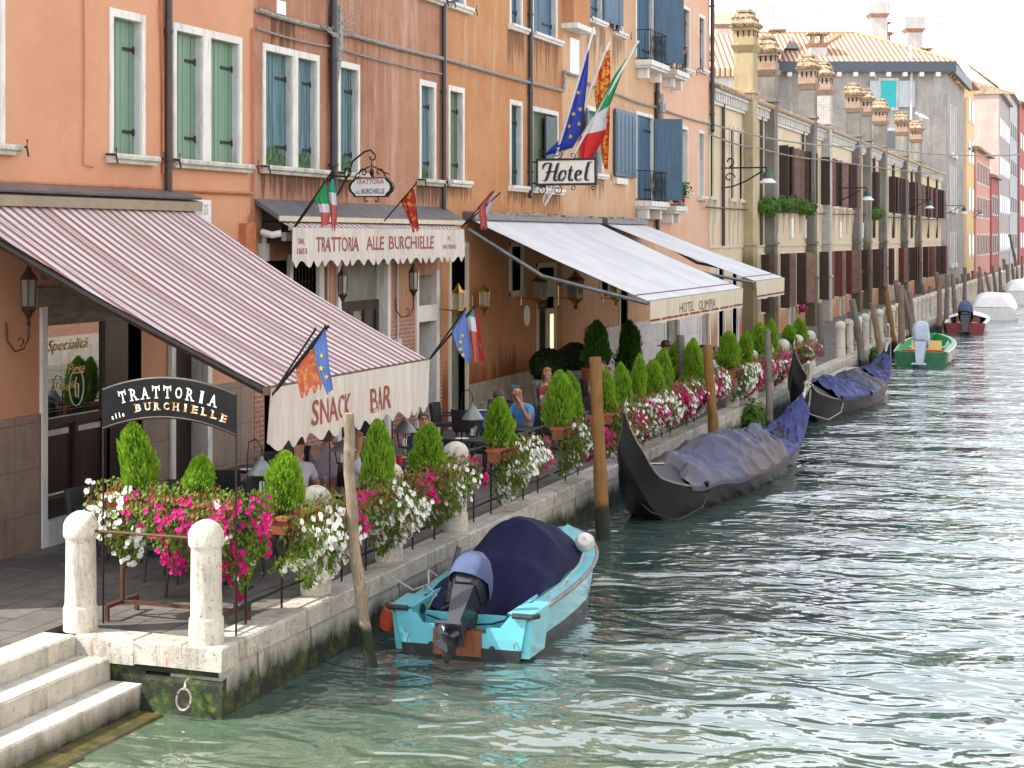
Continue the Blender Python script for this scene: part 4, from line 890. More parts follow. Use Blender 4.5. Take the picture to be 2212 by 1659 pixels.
g.build_each('door_surround', M['trim'], YR)
g = MB()
for px in (598, 935, 1090, 690, 830): g.part(); yy = yX(zc(px)); g.box(YX, YX+.1, yy-.25, yy+.25, 5.0, 5.9)
g.build_each('meter_box', M['white'], YR)
# flying corbels: slanting pale fins under the upper windows
g = MB()
for a, b_, c, d in ug + pale:
    for yy in (a, b_):
        g.part()
        g.hexa([(YX,yy-.05,c-1.5),(YX+.02,yy-.05,c-1.5),(YX+.02,yy+.05,c-1.5),(YX,yy+.05,c-1.5),(YX,yy-.05,c-.1),(YX+.16,yy-.05,c-.1),(YX+.16,yy+.05,c-.1),(YX,yy+.05,c-.1)])
g.build_each('sill_bracket', M['creamhotel'], YR)
CH_LAB = ['tallest yellow stained chimney stack, nearest on the yellow terrace', 'grey chimney stack second from the peach house, with mossy tile cap', 'grey roughcast chimney stack, third along the yellow terrace', 'whitewashed brick chimney stack, fourth along the yellow terrace',
 'pale stained chimney stack, fifth along the yellow terrace', 'grey chimney stack, sixth along the terrace close behind the fifth', 'chimney stack seventh along the terrace, left of the dark grey window', 'chimney stack eighth along the terrace, below the turquoise blind', 'last and lowest chimney stack on the terrace with a white gull on it']
def chimney(k, pa, pb, ytop, mm):
    y0, y1 = atX(zc(pa), 300, YX+.45)[0], atX(zc(pb), 300, YX+.45)[0]
    zt = atX(zc(pa), zy(ytop), YX+.45)[1]; w_ = y1 - y0; c = thing('chimney_stack', CH_LAB[k], 'chimney', (YX, y0, QZ), 'chimney stacks along the yellow terrace')
    x0, x1 = YX - .35, YX + .45; cap = 0.95
    g = MB(); g.box(YX, x1, y0, y1, .5, 3.0); g.box(YX, x1-.02, y0+.03, y1-.03, 3.0, EAVE-.7)
    g.box(x0, x1-.02, y0+.03, y1-.03, EAVE-.7, zt-1.7); g.build('shaft', mm, c)
    g = MB(); zb = zt-1.7-.55
    g.box(x0-.06, x1+.06, y0-.05, y1+.05, EAVE+.3, EAVE+.42); g.part(); g.box(x1-.02, x1+.05, y0-.04, y1+.04, 2.95, 3.1); g.part(); g.box(YX, x1+.05, y0-.04, y1+.04, 4.7, 4.82); g.build_each('moulding', mm, c)
    g = MB(); g.hexa([(x0,y0,zt-1.7),(x1,y0,zt-1.7),(x1,y1,zt-1.7),(x0,y1,zt-1.7),(x0-.12,y0-.12,zt-1.45),(x1+.12,y0-.12,zt-1.45),(x1+.12,y1+.12,zt-1.45),(x0-.12,y1+.12,zt-1.45)])
    g.box(x0-.02, x1+.02, y0-.02, y1+.02, zt-1.45, zt-1.12)
    n = 3
    for i in range(n+1):
        for xx in (x0, x1-.14): yy = y0 + (w_-.14)*i/n; g.box(xx, xx+.14, yy, yy+.14, zt-1.12, zt-.85)
        for yy in (y0, y1-.14): xx = x0 + (x1-x0-.14)*i/n; g.box(xx, xx+.14, yy+.001, yy+.139, zt-1.119, zt-.851)
    g.box(x0-.06, x1+.06, y0-.06, y1+.06, zt-.85, zt-.72); g.build('brick_crown', M['chimbrick'] if k not in (0,) else M['yellchim'], c)
    g = MB(); t0 = zt-.72; xm = (x0+x1)/2
    g.hexa([(x0-.15,y0-.15,t0),(x1+.15,y0-.15,t0),(x1+.15,y1+.15,t0),(x0-.15,y1+.15,t0),(xm-.2,y0,zt-.1),(xm+.2,y0,zt-.1),(xm+.2,y1,zt-.1),(xm-.2,y1,zt-.1)])
    nn = 5
    for i in range(nn):
        xx = x0 - .1 + (x1-x0+.2)*(i+.5)/nn
        for zz, yo in ((t0+.08,-.2),(t0+.34,-.08)): g.tube([(xx, y0+yo, zz),(xx, y0+yo+.3, zz+.14)], 0.085, 6)
        yy = y0 - .1 + (w_+.2)*(i+.5)/nn
        for zz, xo in ((t0+.08,.2),(t0+.34,.04)): g.tube([(x1+xo, yy, zz),(x1+xo-.3, yy, zz+.14)], 0.085, 6)
    g.box(xm-.3, xm+.3, y0-.05, y1+.05, zt-.12, zt); g.build('tiled_cap', M['tile'], c)
    return (xm, (y0+y1)/2, zt)
tops = [chimney(k, *a) for k, a in enumerate(((340,374,60,M['yellchim']),(490,514,245,M['greychim']),(766,786,372,M['greychim']),(872,890,425,M['whitebrick']),(1076,1092,570,M['greychim']),(1150,1162,605,M['greychim']),(1256,1270,680,M['greychim']),(1402,1414,770,M['greychim']),(1498,1508,830,M['greychim'])))]
# gull on the last one
gx, gy, gz = tops[-1]
g = MB(); g.tube([(gx+.1,gy-.1,gz+.5),(gx+.25,gy,gz+.42),(gx+.5,gy,gz+.3),(gx+.78,gy,gz+.16),(gx+.95,gy,gz+.12)], [.04,.13,.15,.08,.02], 8); g.lathe([(0.01,-.11),(.09,-.05),(.1,.02),(.06,.09),(.01,.11)], (gx+.08,gy-.1,gz+.56), 8); g.tube([(gx,gy-.12,gz+.55),(gx-.12,gy-.14,gz+.53)], [.03,.008], 5)
g.tube([(gx+.4,gy-.05,gz),(gx+.4,gy-.05,gz+.25)], .02, 4); g.tube([(gx+.4,gy+.06,gz),(gx+.4,gy+.06,gz+.25)], .02, 4)
tag(g.build('seagull', M['white'], origin=(gx,gy,gz), smooth='all'), 'white gull standing on the last chimney of the yellow terrace', 'gull')

# ---------------------------------------------------------------- far buildings
def rbox(mb, cx, cy, ang, x0, x1, y0, y1, z0, z1):
    old = mb.M; mb.M = Matrix.Translation((cx, cy, 0)) @ Matrix.Rotation(ang, 4, 'Z'); mb.box(x0, x1, y0, y1, z0, z1); mb.M = old
# big grey house: corner at the canal (-13.8,160), front turned towards us
GA = R(20.14); GC = (-13.7, 152.5)
GH = thing('grey_house', 'big grey rendered house with hipped tile roof and a turquoise blind', 'building', (GC[0], GC[1], QZ))
L = Matrix.Translation((GC[0], GC[1], 0)) @ Matrix.Rotation(GA, 4, 'Z')
GSC = (160.0/3500)   # metres per picture pixel at this distance
def gx_(px): return (px - 2047) * 0.0423
g = MB(); g.M = L; EH = 20.2
g.box(-30, 0, 0, 0.3, 0, EH); g.M = Matrix.Translation((GC[0], GC[1], 0)); g.box(-0.3, 0, 0.3, 20, 0, EH)
g.build('wall', M['grey'], GH)
g = MB(); g.M = L; g.box(-30, -17.0, -5, -0.01, 0, 19.3); g.build('side_wing', M['palegrey'], GH)
g = MB(); g.M = L; g.box(-12.0,0.7,-0.75,-0.35,EH-.1,EH+.85); g.M = Matrix.Translation((GC[0], GC[1], 0)); g.box(0.4,0.75,-0.3,20,EH-.1,EH+.85); g.M = L; g.box(-19.5,-12.0,-0.75,-0.35,EH-.1,EH+.85); g.build('dark_gutter', mat('slate_gutter', (0.06,0.075,0.10), rough=0.5), GH)
g = MB(); g.M = L
for k in range(12): g.part(); g.box(-17.6+k*1.5, -17.2+k*1.5, -0.7, 0, EH-.5, EH-.12)
g.build_each('eave_bracket', M['trim'], GH)
M['tile_g'] = tile_mat('far_roof_tiles', math.cos(GA), math.sin(GA), 0.46, (0.60,0.33,0.20), (0.68,0.52,0.40))
M['tile_g2'] = tile_mat('far_roof_side_tiles', -math.sin(GA), math.cos(GA), 0.62, (0.66,0.33,0.18), (0.74,0.55,0.40))
g = MB(); g.M = L; e_ = EH + .85
LI = L.inverted(); far_ = LI @ Vector((GC[0]+.7, GC[1]+20, e_)); g._add([(-19.5,-.7,e_),(.7,-.7,e_),tuple(far_),(-6.8,7,e_+3.55),(-19.5,7,e_+3.55),(-19.5,22,e_)], [(0,1,3,4),(1,2,3),(2,5,4,3)])
g.build('roof', M['tile_g'], GH)
g = MB(); g.M = L; g._add([(-34,-5.6,19.9),(-16.6,-5.6,19.9),(-13.5,3,e_+2.95),(-34,3,e_+2.95)], [(0,1,2,3)]); g.box(-34,-16.8,-5.7,-5.3,19.2,19.9); g.build('wing_roof', M['tile_g'], GH)
g = MB(); g.M = L; g.tube([(-6.8,7,e_+3.6),(.7,-.7,e_+.05)], .14, 6); g.tube([(-6.8,7,e_+3.6),(-19.5,7,e_+3.6)], .14, 6); g.tube([(-8.4,6.2,e_+3.3),(-11.6,2.0,e_+1.4)], .14, 6); g.build('ridge_tiles', mat('ridge_tile', (0.66,0.36,0.18), rough=.9), GH)
def gwin(pxa, pxb, pya, pyb, m, side=None, fm=None):
    x0, x1 = gx_(pxa), gx_(pxb); z0, z1 = CAMH - (pyb-HORY)*.0423, CAMH - (pya-HORY)*.0423
    f = MB(); f.M = L; f.box(x0-.25, x1+.25, -.1, -.02, z0-.3, z1+.25); w_ = f.build('window', fm or M['trim'], GH)
    f = MB(); f.M = L; f.box(x0, x1, -.14, -.11, z0, z1); f.build('blind', m, w_)
    if side:
        for a, c in ((x0-1.0, x0-.25), (x1+.25, x1+1.7)): f = MB(); f.M = L; f.box(a, c, -.2, -.12, z0, z1); f.build('shutter', side, w_)
    return w_
M['turq'] = mat('turquoise_blind', (0.02,0.42,0.42), (0.02,0.36,0.36), rough=.6); M['paleshut'] = mat('pale_blue_shutter', (0.42,0.48,0.50), (0.36,0.42,0.44), rough=.6)
gwin(1905, 1938, 175, 232, M['turq'], M['paleshut'], M['reveal']); gwin(1918, 1938, 283, 322, M['glass'], None, M['palegrey'])
g = MB(); g.M = Matrix.Translation((GC[0], GC[1], 0))
for z0, z1 in ((13.0,17.5),(7.8,11.8),(2.6,5.6)):
    for y0 in (3.5, 7.5): g.part(); g.box(-.01,.12,y0-.35,y0,z0,z1); g.box(-.01,.12,y0+1.5,y0+1.85,z0,z1); g.box(-.01,.25,y0-.45,y0+1.95,z0-.4,z0)
g.build_each('side_window_frame', M['trim'], GH)
g = MB(); g.M = Matrix.Translation((GC[0], GC[1], 0))
for z0, z1 in ((13.0,17.5),(7.8,11.8),(2.6,5.6)):
    for y0 in (3.5, 7.5): g.part(); g.box(0,.06,y0,y0+1.5,z0,z1)
g.build_each('side_window_pane', M['glass'], GH)
# skylight, roof chimneys
g = MB(); g.M = L; g.hexa([(-14.4,2.2,e_+1.2),(-13.2,2.2,e_+1.2),(-13.2,3.6,e_+1.9),(-14.4,3.6,e_+1.9),(-14.4,2.0,e_+1.5),(-13.2,2.0,e_+1.5),(-13.2,3.4,e_+2.2),(-14.4,3.4,e_+2.2)]); g.build('skylight', M['glass'], GH)
def farchim(lx, ly, z0, z1, w_, label, m=None, flare=True, cap='box'):
    p = L @ Vector((lx, ly, 0)); c = thing('roof_chimney', label, 'chimney', (p.x, p.y, z0), 'chimneys on the far roofs')
    m = m or M['palegrey']; g = MB(); g.M = L; g.box(lx-w_/2, lx+w_/2, ly-w_/2, ly+w_/2, z0, z1-1.6); g.build('shaft', m, c)
    g = MB(); g.M = L; a, b_ = w_/2, w_/2*1.35
    g.hexa([(lx-a,ly-a,z1-1.6),(lx+a,ly-a,z1-1.6),(lx+a,ly+a,z1-1.6),(lx-a,ly+a,z1-1.6),(lx-b_,ly-b_,z1-1.2),(lx+b_,ly-b_,z1-1.2),(lx+b_,ly+b_,z1-1.2),(lx-b_,ly+b_,z1-1.2)]); g.build('brick_collar', M['brick'], c)
    g = MB(); g.M = L
    if cap == 'box': g.box(lx-b_*.97, lx+b_*.97, ly-b_*.97, ly+b_*.97, z1-1.2, z1)
    else:
        for sx_ in (-1, 1):
            for sy_ in (-1, 1): g.box(lx+sx_*a*.6-.12, lx+sx_*a*.6+.12, ly+sy_*a*.6-.12, ly+sy_*a*.6+.12, z1-1.2, z1-.35)
        g.box(lx-b_, lx+b_, ly-b_, ly+b_, z1-.35, z1-.18)
    g.build('cap', m if cap == 'box' else M['tile'], c)
Z_ = lambda py, d=149: CAMH + (HORY - py) * d / 3500
farchim(gx_(1947), 9, 22, Z_(2,156), 1.5, 'tall pale chimney with a square pot, rising highest above the grey house')
farchim(gx_(1966), 10.5, 22, Z_(40,157), 1.1, 'short pale chimney right beside the highest square one', cap='vent'); farchim(gx_(1980), 12, 22, Z_(62,158), 1.1, 'lowest of the three pale chimneys on the grey house roof ridge', cap='vent')
farchim(gx_(2058), 14, 14, Z_(35,161), 1.5, 'tall pale chimney with orange tiled cap at the right end of the grey house roof'); farchim(gx_(2074), 12, 14, Z_(100,160), 1.0, 'small grey vented chimney just right of the tall orange capped one', cap='vent')
farchim(gx_(1775), 1.5, 20, Z_(66), 1.5, 'pale chimney standing on the tiled slope behind the whitewashed brick stack', cap='vent')
farchim(gx_(1697), 4, 20, Z_(60,152), 1.2, 'low brown chimney on the ridge of the grey house wing', M['greychim'], cap='vent')
farchim(gx_(1585), 6, 20, Z_(28,154), 1.6, 'wide beige chimney hood just behind the nearest yellow stack', M['creamhotel'])
for k, (px, pt, pb) in enumerate(((1697,5,60),(1799,5,66),(2068,30,150))):
    p = L @ Vector((gx_(px), 6, 0)); g = MB(); g.tube([(p.x,p.y,Z_(pb,154)),(p.x,p.y,Z_(pt,154))], .05, 4)
    for zz in (.3, .9, 1.5): g.tube([(p.x-.5,p.y,Z_(pt,154)-zz),(p.x+.5,p.y,Z_(pt,154)-zz)], .03, 4)
    tag(g.build('tv_antenna', M['zinc'], origin=(p.x,p.y,Z_(pb,154))), ['thin aerial above the low brown chimney on the grey wing', 'thin aerial above the pale chimney on the tiled slope', 'thin aerial at the right end of the grey house'][k], 'aerial', 'roof aerials')
# flues on the grey front
g = MB(); g.M = L; g.tube([(gx_(1970),-.2,Z_(100)),(gx_(1970),-.2,6)], .14, 6); g.part(); g.tube([(gx_(1893),-.2,Z_(128)),(gx_(1893),-.2,Z_(175))], .08, 6); g.build_each('flue_pipe', M['reveal'], GH)

def farhouse(name, label, m, y0, y1, h, x=WX, wins=(), roofm=None, frame=None, shut=None, gable=False, balc=False, d=14):
    b = thing(name, label, 'building', (x, y0, QZ)); g = MB(); g.box(x-d, x, y0, y1, 0.3, h); g.build('wall', m, b)
    g = MB(); g.hexa([(x+.6,y0-.3,h+.002),(x+.6,y1+.3,h+.002),(x-d,y1+.3,h+.002),(x-d,y0-.3,h+.002),(x+.6,y0-.3,h+.25),(x+.6,y1+.3,h+.25),(x-d/2,y1+.3,h+2.6),(x-d/2,y0-.3,h+2.6)]); g.build('roof', roofm or M['tile_y'], b)
    for (a, b_, c, e) in wins:
        f = MB(); f.box(x-.02, x+.08, a-.22, b_+.22, c-.25, e+.2); w_ = f.build('window', frame or M['trim'], b)
        f = MB(); f.box(x+.085, x+.12, a, b_, c, e); f.build('shutter', shut or M['brown_sh'], w_)
    return b
grid_w = lambda y0, y1, n, zs: [(y0+(y1-y0)*(i+.3)/n, y0+(y1-y0)*(i+.7)/n, z, z+2.1) for i in range(n) for z in zs]
farhouse('ochre_house', 'narrow ochre yellow house between the grey house and the coral one', M['ochre'], 172.8, 182.5, 21.0, WX+.3, grid_w(172.8,182.5,2,(3.2,8.0,13.0,17.4)), shut=M['glass'])
def endhouse(name, label, m, px0, px1, pytop, Yd, wins, roofslope=None, hgt=None, frame=None, shut=None):
    """a house beyond the bend whose end wall looks at us: X from picture columns at distance Yd"""
    b = None; t0, t1 = (px0-1106)/FPX, (px1-1106)/FPX
    xa = Yd*(t0*cT - sT)/(cT + t0*sT); xb = Yd*(t1*cT - sT)/(cT + t1*sT); d = -xb*sT + Yd*cT
    zt = CAMH - (pytop-HORY)*d/FPX
    b = thing(name, label, 'building', (xa, Yd, QZ)); g = MB(); g.box(xa, xb, Yd, Yd+14, .3, zt); g.build('wall', m, b)
    g = MB()
    if roofslope: # gable falling to the right
        z2 = CAMH - (roofslope-HORY)*d/FPX
        g.hexa([(xa,Yd,zt),(xb,Yd,zt),(xb,Yd+14,zt),(xa,Yd+14,zt),(xa,Yd,z2),(xb,Yd,zt+.1),(xb,Yd+14,zt+.1),(xa,Yd+14,z2)]); g.build('gable', m, b)
        g = MB(); g.hexa([(xa,Yd-.3,z2+.01),(xb+.3,Yd-.3,zt+.11),(xb+.3,Yd+14,zt+.11),(xa,Yd+14,z2+.01),(xa,Yd-.3,z2+.3),(xb+.3,Yd-.3,zt+.4),(xb+.3,Yd+14,zt+.4),(xa,Yd+14,z2+.3)]); g.build('roof', M['tile'], b)
    else:
        g.hexa([(xa-.4,Yd-.5,zt+.01),(xb+.5,Yd-.5,zt+.01),(xb+.5,Yd+14,zt+.01),(xa-.4,Yd+14,zt+.01),(xa-.4,Yd-.5,zt+.2),(xb+.5,Yd-.5,zt+.2),((xa+xb)/2,Yd+7,zt+2.2),(xa-.4,Yd+8,zt+2.2)]); g.build('roof', M['tile'], b)
    for pa, pb, qa, qb, mm in wins:
        ta, tb = (pa-1106)/FPX, (pb-1106)/FPX; wa = Yd*(ta*cT - sT)/(cT + ta*sT); wb = Yd*(tb*cT - sT)/(cT + tb*sT); dd = -wa*sT + Yd*cT
        z1, z0 = CAMH - (qa-HORY)*dd/FPX, CAMH - (qb-HORY)*dd/FPX
        f = MB(); f.box(wa-.28, wb+.28, Yd-.1, Yd+.02, z0-.3, z1+.28); w_ = f.build('window', frame or M['trim'], b)
        f = MB(); f.box(wa, wb, Yd-.14, Yd-.102, z0, z1); f.build('shutter', mm, w_)
    return b
M['mint'] = mat('mint_blind', (0.34,0.55,0.48), (0.42,0.50,0.48), rough=.6)
endhouse('grey_gable_house', 'tall grey house with sloping gable and white framed mint window', M['palegrey'], 2090, 2152, 190, 262, [(2117,2133,230,288,M['mint']),(2133,2139,230,288,M['paleshut'])], 137)
farhouse('coral_house', 'low coral pink house with small maroon shutters and tiled roof', M['coral'], 182.8, 205, 14.6, WX+.5, grid_w(182.8,205,5,(3.2,7.4,11.2)), roofm=M['tile'], shut=M['maroon_sh'])
farhouse('red_house', 'deep red house on the right edge just beyond the coral one', M['red'], 205.3, 217.5, 12.4, WX+.7, grid_w(205.3,217.5,3,(3.2,8.0)), roofm=M['tile'], shut=M['brown_sh'])
farhouse('mauve_palazzo', 'tall mauve and grey palazzo near the right edge with many white framed windows', M['mauve'], 218, 241, 23.6, WX+.8, grid_w(218,241,5,(3.4,8.4,13.4,18.4)), roofm=M['tile'], shut=M['glass'])
farhouse('grey_palazzo', 'tall pale grey palazzo between the mauve one and the far red house', M['palegrey'], 241.3, 262, 25.5, WX+.9, grid_w(241.3,262,4,(3.4,8.8,14.2,19.6)), roofm=M['tile'], shut=M['brown_sh'])
farhouse('far_red_house', 'dark red house furthest away at the very right edge', M['red'], 262.3, 330, 26, WX+1.2, grid_w(262.3,330,9,(3.6,8.6,13.6,19.2)), roofm=M['tile'], shut=M['glass'])
# ================================================================ AWNINGS, FLAGS, SIGNS, LAMPS
def atY(px, py, Y):
    t = (px-1106)/FPX; X = Y*(t*cT - sT)/(cT + t*sT); d = -X*sT + Y*cT
    return (X, CAMH - (py-HORY)*d/FPX)
def cloth(mb, x0, z0, x1, z1, ya, yb, sag=0.06, nu=24, nv=20, ripple=0.012, th=0.006, skew=0.0):
    def f(off):
        return lambda u, v: (x0 + (x1-x0)*v, ya - skew*(1-v)*(1-u) + (yb-ya)*u, .018*mnoise.noise(Vector((u*5,v*4,x0)))*4*v*(1-v) + z0 + (z1-z0)*v - sag*4*v*(1-v)*(0.6+0.4*math.sin(u*math.pi)) + ripple*math.sin(u*17)*v*(1-v)*2 - off)
    mb.grid(f(0), nu, nv); mb.grid(lambda u, v: f(th)(1-u, v), nu, nv)
def valance(x, ya, yb, ztop, zbot, per, depth, wave=0.03, thick=0.006, style='scallop', seed=0):
    mb = MB(); n = int((yb-ya)/per*12); vs = []; fs = []; rows = 8
    for side in (0, 1):
        for i in range(n+1):
            y = ya + (yb-ya)*i/n; u = (y-ya)/per
            zb = zbot + (depth*(1-abs(math.sin(math.pi*u))**0.75) if style == 'scallop' else 0.012*math.sin(u*1.9)) * (1 if style != 'scallop' else 1)
            zb = zbot + depth*(.5+.5*math.cos(2*math.pi*u)) if style == 'scallop' else zb
            for r_ in range(rows+1):
                v = r_/rows; z = ztop + (zb-ztop)*v
                xx = x + wave*v*(math.sin(y*5.3+seed)+0.6*math.sin(y*11.7+1+seed)) + side*thick
                vs.append((xx, y, z))
        b0 = side*(n+1)*(rows+1)
        for i in range(n):
            for r_ in range(rows):
                a = b0 + i*(rows+1)+r_
                q_ = (a, a+rows+1, a+rows+2, a+1); fs.append(q_ if side == 0 else q_[::-1])
    mb._add(vs, fs); return mb
def ywave(x, wave, seed, v0):
    return lambda y: x + wave*v0*(math.sin(y*5.3+seed)+0.6*math.sin(y*11.7+1+seed))
# --- 1 striped snack bar awning
AX, AZ, AY0, AY1 = -9.55, 3.20, 17.40, 22.30
A = thing('striped_awning', 'big red and white striped awning over the snack bar terrace', 'awning', (WX, AY0, 5.5))
g = MB(); cloth(g, -13.62, 5.48, AX, AZ, AY0, AY1, 0.13, 40, 30, .02, skew=.9); g.build('canopy', M['stripe'], A, smooth='all')
g = MB(); g.hexa([(WX-.0,14.5,5.50),(-13.45,14.5,5.42),(-13.45,22.4,5.42),(WX,22.4,5.50),(WX,14.5,5.68),(-13.42,14.5,5.56),(-13.42,22.4,5.56),(WX,22.4,5.68)]); g.build('cassette', M['awnbox'], A)
g = MB(); g.hexa([(WX,14.4,5.70),(-13.40,14.4,5.60),(-13.40,22.3,5.60),(WX,22.3,5.70),(WX,14.4,5.76),(-13.38,14.4,5.63),(-13.38,22.3,5.63),(WX,22.3,5.76)]); g.build('top_flashing', M['metalhood'], A)
g = MB(); g.box(AX-.03, AX+.05, AY0-.03, AY1+.03, AZ-.10, AZ-.01); g.build('front_rail', mat('brown_rail', (0.16,0.09,0.07), rough=.5), A)
g = MB(); g.tube([(-13.6,16.62,5.30),(-11.6,17.0,4.18),(AX,AY0+.05,AZ-.08)], 0.055, 6); g.build('arm', M['dwood'], A)  # near arm, thick and dark to stand in for the shaded band under the canopy
g = MB(); g.tube([(-13.6,AY1-.15,5.2),(-11.6,AY1-.12,4.15),(AX,AY1-.15,AZ-.07)], 0.035, 6); g.build('arm', M['brown_sh'], A)
VS = valance(AX+.055, AY0, AY1, AZ-.02, AZ-.80, 0.38, 0.11, 0.035, seed=1); VS.build('valance', M['cream'], A, smooth='all')
def val_text(parent, s_, pa, pb, zt, zb, x, m, wave, seed, ztop, zbot, ya=None, off=0.012, nm='lettering', **kw):
    y0 = atX(pa, 500, x)[0]; y1 = atX(pb, 500, x)[0]
    o = text_mesh(s_, nm, m, parent, (x, y0, zb), (0,1,0), (0,0,1), y1-y0, zt-zb, 0.0, **kw)
    base = parent['_o']
    for v in o.data.vertices:
        yy = v.co.y + base[1]; zz = v.co.z + base[2]; vv = (ztop-zz)/(ztop-zbot)
        v.co.x = x - base[0] + wave*vv*(math.sin(yy*5.3+seed)+0.6*math.sin(yy*11.7+1+seed)) + off
    return o
val_text(A, 'SNACK', 677, 760, 2.93, 2.60, AX+.055, M['redletter'], .035, 1, AZ-.02, AZ-.80, bold=0.012)
val_text(A, 'BAR', 797, 845, 2.93, 2.60, AX+.055, M['redletter'], .035, 1, AZ-.02, AZ-.80, bold=0.012)
# --- 2 small trattoria awning under its metal hood
TX = -13.2
T2 = thing('trattoria_awning', 'short cream scalloped awning lettered with the trattoria name, under a grey metal hood', 'awning', (WX, 24.85, 5.2))
g = MB(); g.hexa([(WX,24.72,5.60),(-13.33,24.72,5.31),(-13.33,33.3,5.31),(WX,33.3,5.60),(WX,24.72,5.68),(-13.33,24.72,5.40),(-13.33,33.3,5.40),(WX,33.3,5.68)]); g.build('metal_hood', M['metalhood'], T2)
g = MB(); g.box(-13.33, -13.30, 24.72, 33.3, 5.29, 5.38); g.build('hood_fascia', M['creamhotel'], T2)
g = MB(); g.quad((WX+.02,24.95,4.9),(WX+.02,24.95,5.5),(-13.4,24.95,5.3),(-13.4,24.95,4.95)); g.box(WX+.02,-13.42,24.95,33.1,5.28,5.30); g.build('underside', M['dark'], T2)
g = MB(); cloth(g, -13.42, 5.30, TX, 5.19, 24.9, 32.85, 0.0, 10, 4, 0); g.build('canopy', M['stripe'], T2)
g = MB(); g.box(TX-.03, TX+.03, 24.88, 32.87, 5.13, 5.19); g.build('front_rail', M['awnbox'], T2)
valance(TX+.035, 24.9, 32.85, 5.18, 4.48, 0.378, 0.12, 0.03, seed=4).build('valance', M['cream'], T2, smooth='all')
for s_, a, b_, zt, zb, bo in (('TRATTORIA', 682, 775, 5.02, 4.75, .012), ('ALLE', 790, 829, 5.03, 4.77, .012), ('BURCHIELLE', 840, 937, 5.04, 4.775, .012), ('DAL', 645, 657, 4.995, 4.90, .01), ('1503', 643, 661, 4.82, 4.72, .01), ('TEL.', 965, 974, 5.03, 4.95, .01), ('041710342', 955, 985, 4.86, 4.77, .01)):
    val_text(T2, s_, a, b_, zt, zb, TX+.035, M['redletter'], .03, 4, 5.18, 4.48, bold=bo)
# camera and speaker under the hood's near end
g = MB(); g.tube([(-13.7,24.8,5.1),(-13.5,24.8,5.05),(-13.35,24.85,5.08)], .06, 8); g.box(-13.7,-13.4,25.1,25.6,4.95,5.1)
tag(g.build('security_camera', M['white'], origin=(-13.7,24.8,5.1)), 'small white security camera tucked under the near end of the metal hood', 'camera')
# --- 3, 4 hotel awnings
def hotel_awning(label, ya, yb, ax, z_wall, z_front, name_text):
    h = thing('hotel_awning', label, 'awning', (WX, ya, z_wall), 'white hotel awnings')
    g = MB(); cloth(g, -13.62, z_wall, ax, z_front, ya, yb, 0.05, 24, 20, .01); g.build('canopy', M['whitecanvas'], h, smooth='all')
    for yy in (ya+(yb-ya)*.33, ya+(yb-ya)*.66): g = MB(); g.grid(lambda u, v: (-13.62+(ax+13.62)*v, yy+.03*u, z_wall+(z_front-z_wall)*v-.05*4*v*(1-v)*(0.6+0.4*math.sin((yy-ya)/(yb-ya)*math.pi))+.010*math.sin((yy-ya)/(yb-ya)*17)*v*(1-v)*2+.018*mnoise.noise(Vector(((yy-ya)/(yb-ya)*5,v*4,-13.62)))*4*v*(1-v)+.003), 1, 20); g.build('seam', M['reveal'], h)
    g = MB(); g.box(WX, -13.5, ya-.1, yb+.1, z_wall+.0, z_wall+.14); g.build('cassette', M['metalhood'], h)
    g = MB()
    n = int((yb-ya)/.4)
    for i in range(n): g.box(WX, -13.5+rnd.uniform(-.04,.05), ya-.1+i*.4, ya+.3+i*.4, z_wall+.142, z_wall+.17+rnd.uniform(0,.03))
    g.build('lead_flashing', M['zinc'], h)
    g = MB(); g.box(ax-.03, ax+.04, ya-.02, yb+.02, z_front-.09, z_front-.01); g.build('front_rail', M['zinc'], h)
    valance(ax+.045, ya, yb, z_front-.01, z_front-.53, 0.5, 0.0, 0.02, style='straight', seed=2).build('valance', M['creamhotel'], h, smooth='all')
    def band(z0, z1, nm):
        g = MB(); g.grid(lambda u, v: (ax+.054+.02*((z_front-.01-(z0+(z1-z0)*v))/.52)*(math.sin((ya+(yb-ya)*u)*5.3+2)+.6*math.sin((ya+(yb-ya)*u)*11.7+3)), ya+(yb-ya)*u, z0+(z1-z0)*v), 60, 1); g.build(nm, M['burgundy'], h)
    band(z_front-.47, z_front-.42, 'braid')
    g = MB(); dx = (ax+13.62); 
    g.grid(lambda u, v: (-13.62+dx*(.93+.008*v), ya+(yb-ya)*u, z_wall+(z_front-z_wall)*(.93+.008*v)-.05*4*.93*.07*(.6+.4*math.sin(u*math.pi))+.012), 20, 1); g.build('braid', M['burgundy'], h)
    for yy in ((ya-.0, yb-.1)):
        g = MB(); g.tube([(-13.7,yy,z_wall-.22),(-11.9,yy+.0,(z_wall+z_front)/2-.38),(ax,yy,z_front-.06)], 0.05, 6); g.build('folding_arm', M['zinc'], h)
    return h
H1 = hotel_awning('larger white hotel awning with burgundy braid and faded hotel lettering', 34.45, 44.2, -9.46, 5.42, 3.62, True)
val_text(H1, 'HOTEL', 1468, 1499, 3.47, 3.23, -9.46+.045, M['brownletter'], .02, 2, 3.61, 3.09, bold=0.0)
val_text(H1, 'OLIMPIA', 1508, 1545, 3.46, 3.22, -9.46+.045, M['brownletter'], .02, 2, 3.61, 3.09, bold=0.0)
H2 = hotel_awning('smaller plain white hotel awning behind the lettered one', 44.95, 49.2, -9.25, 5.42, 3.80, False)

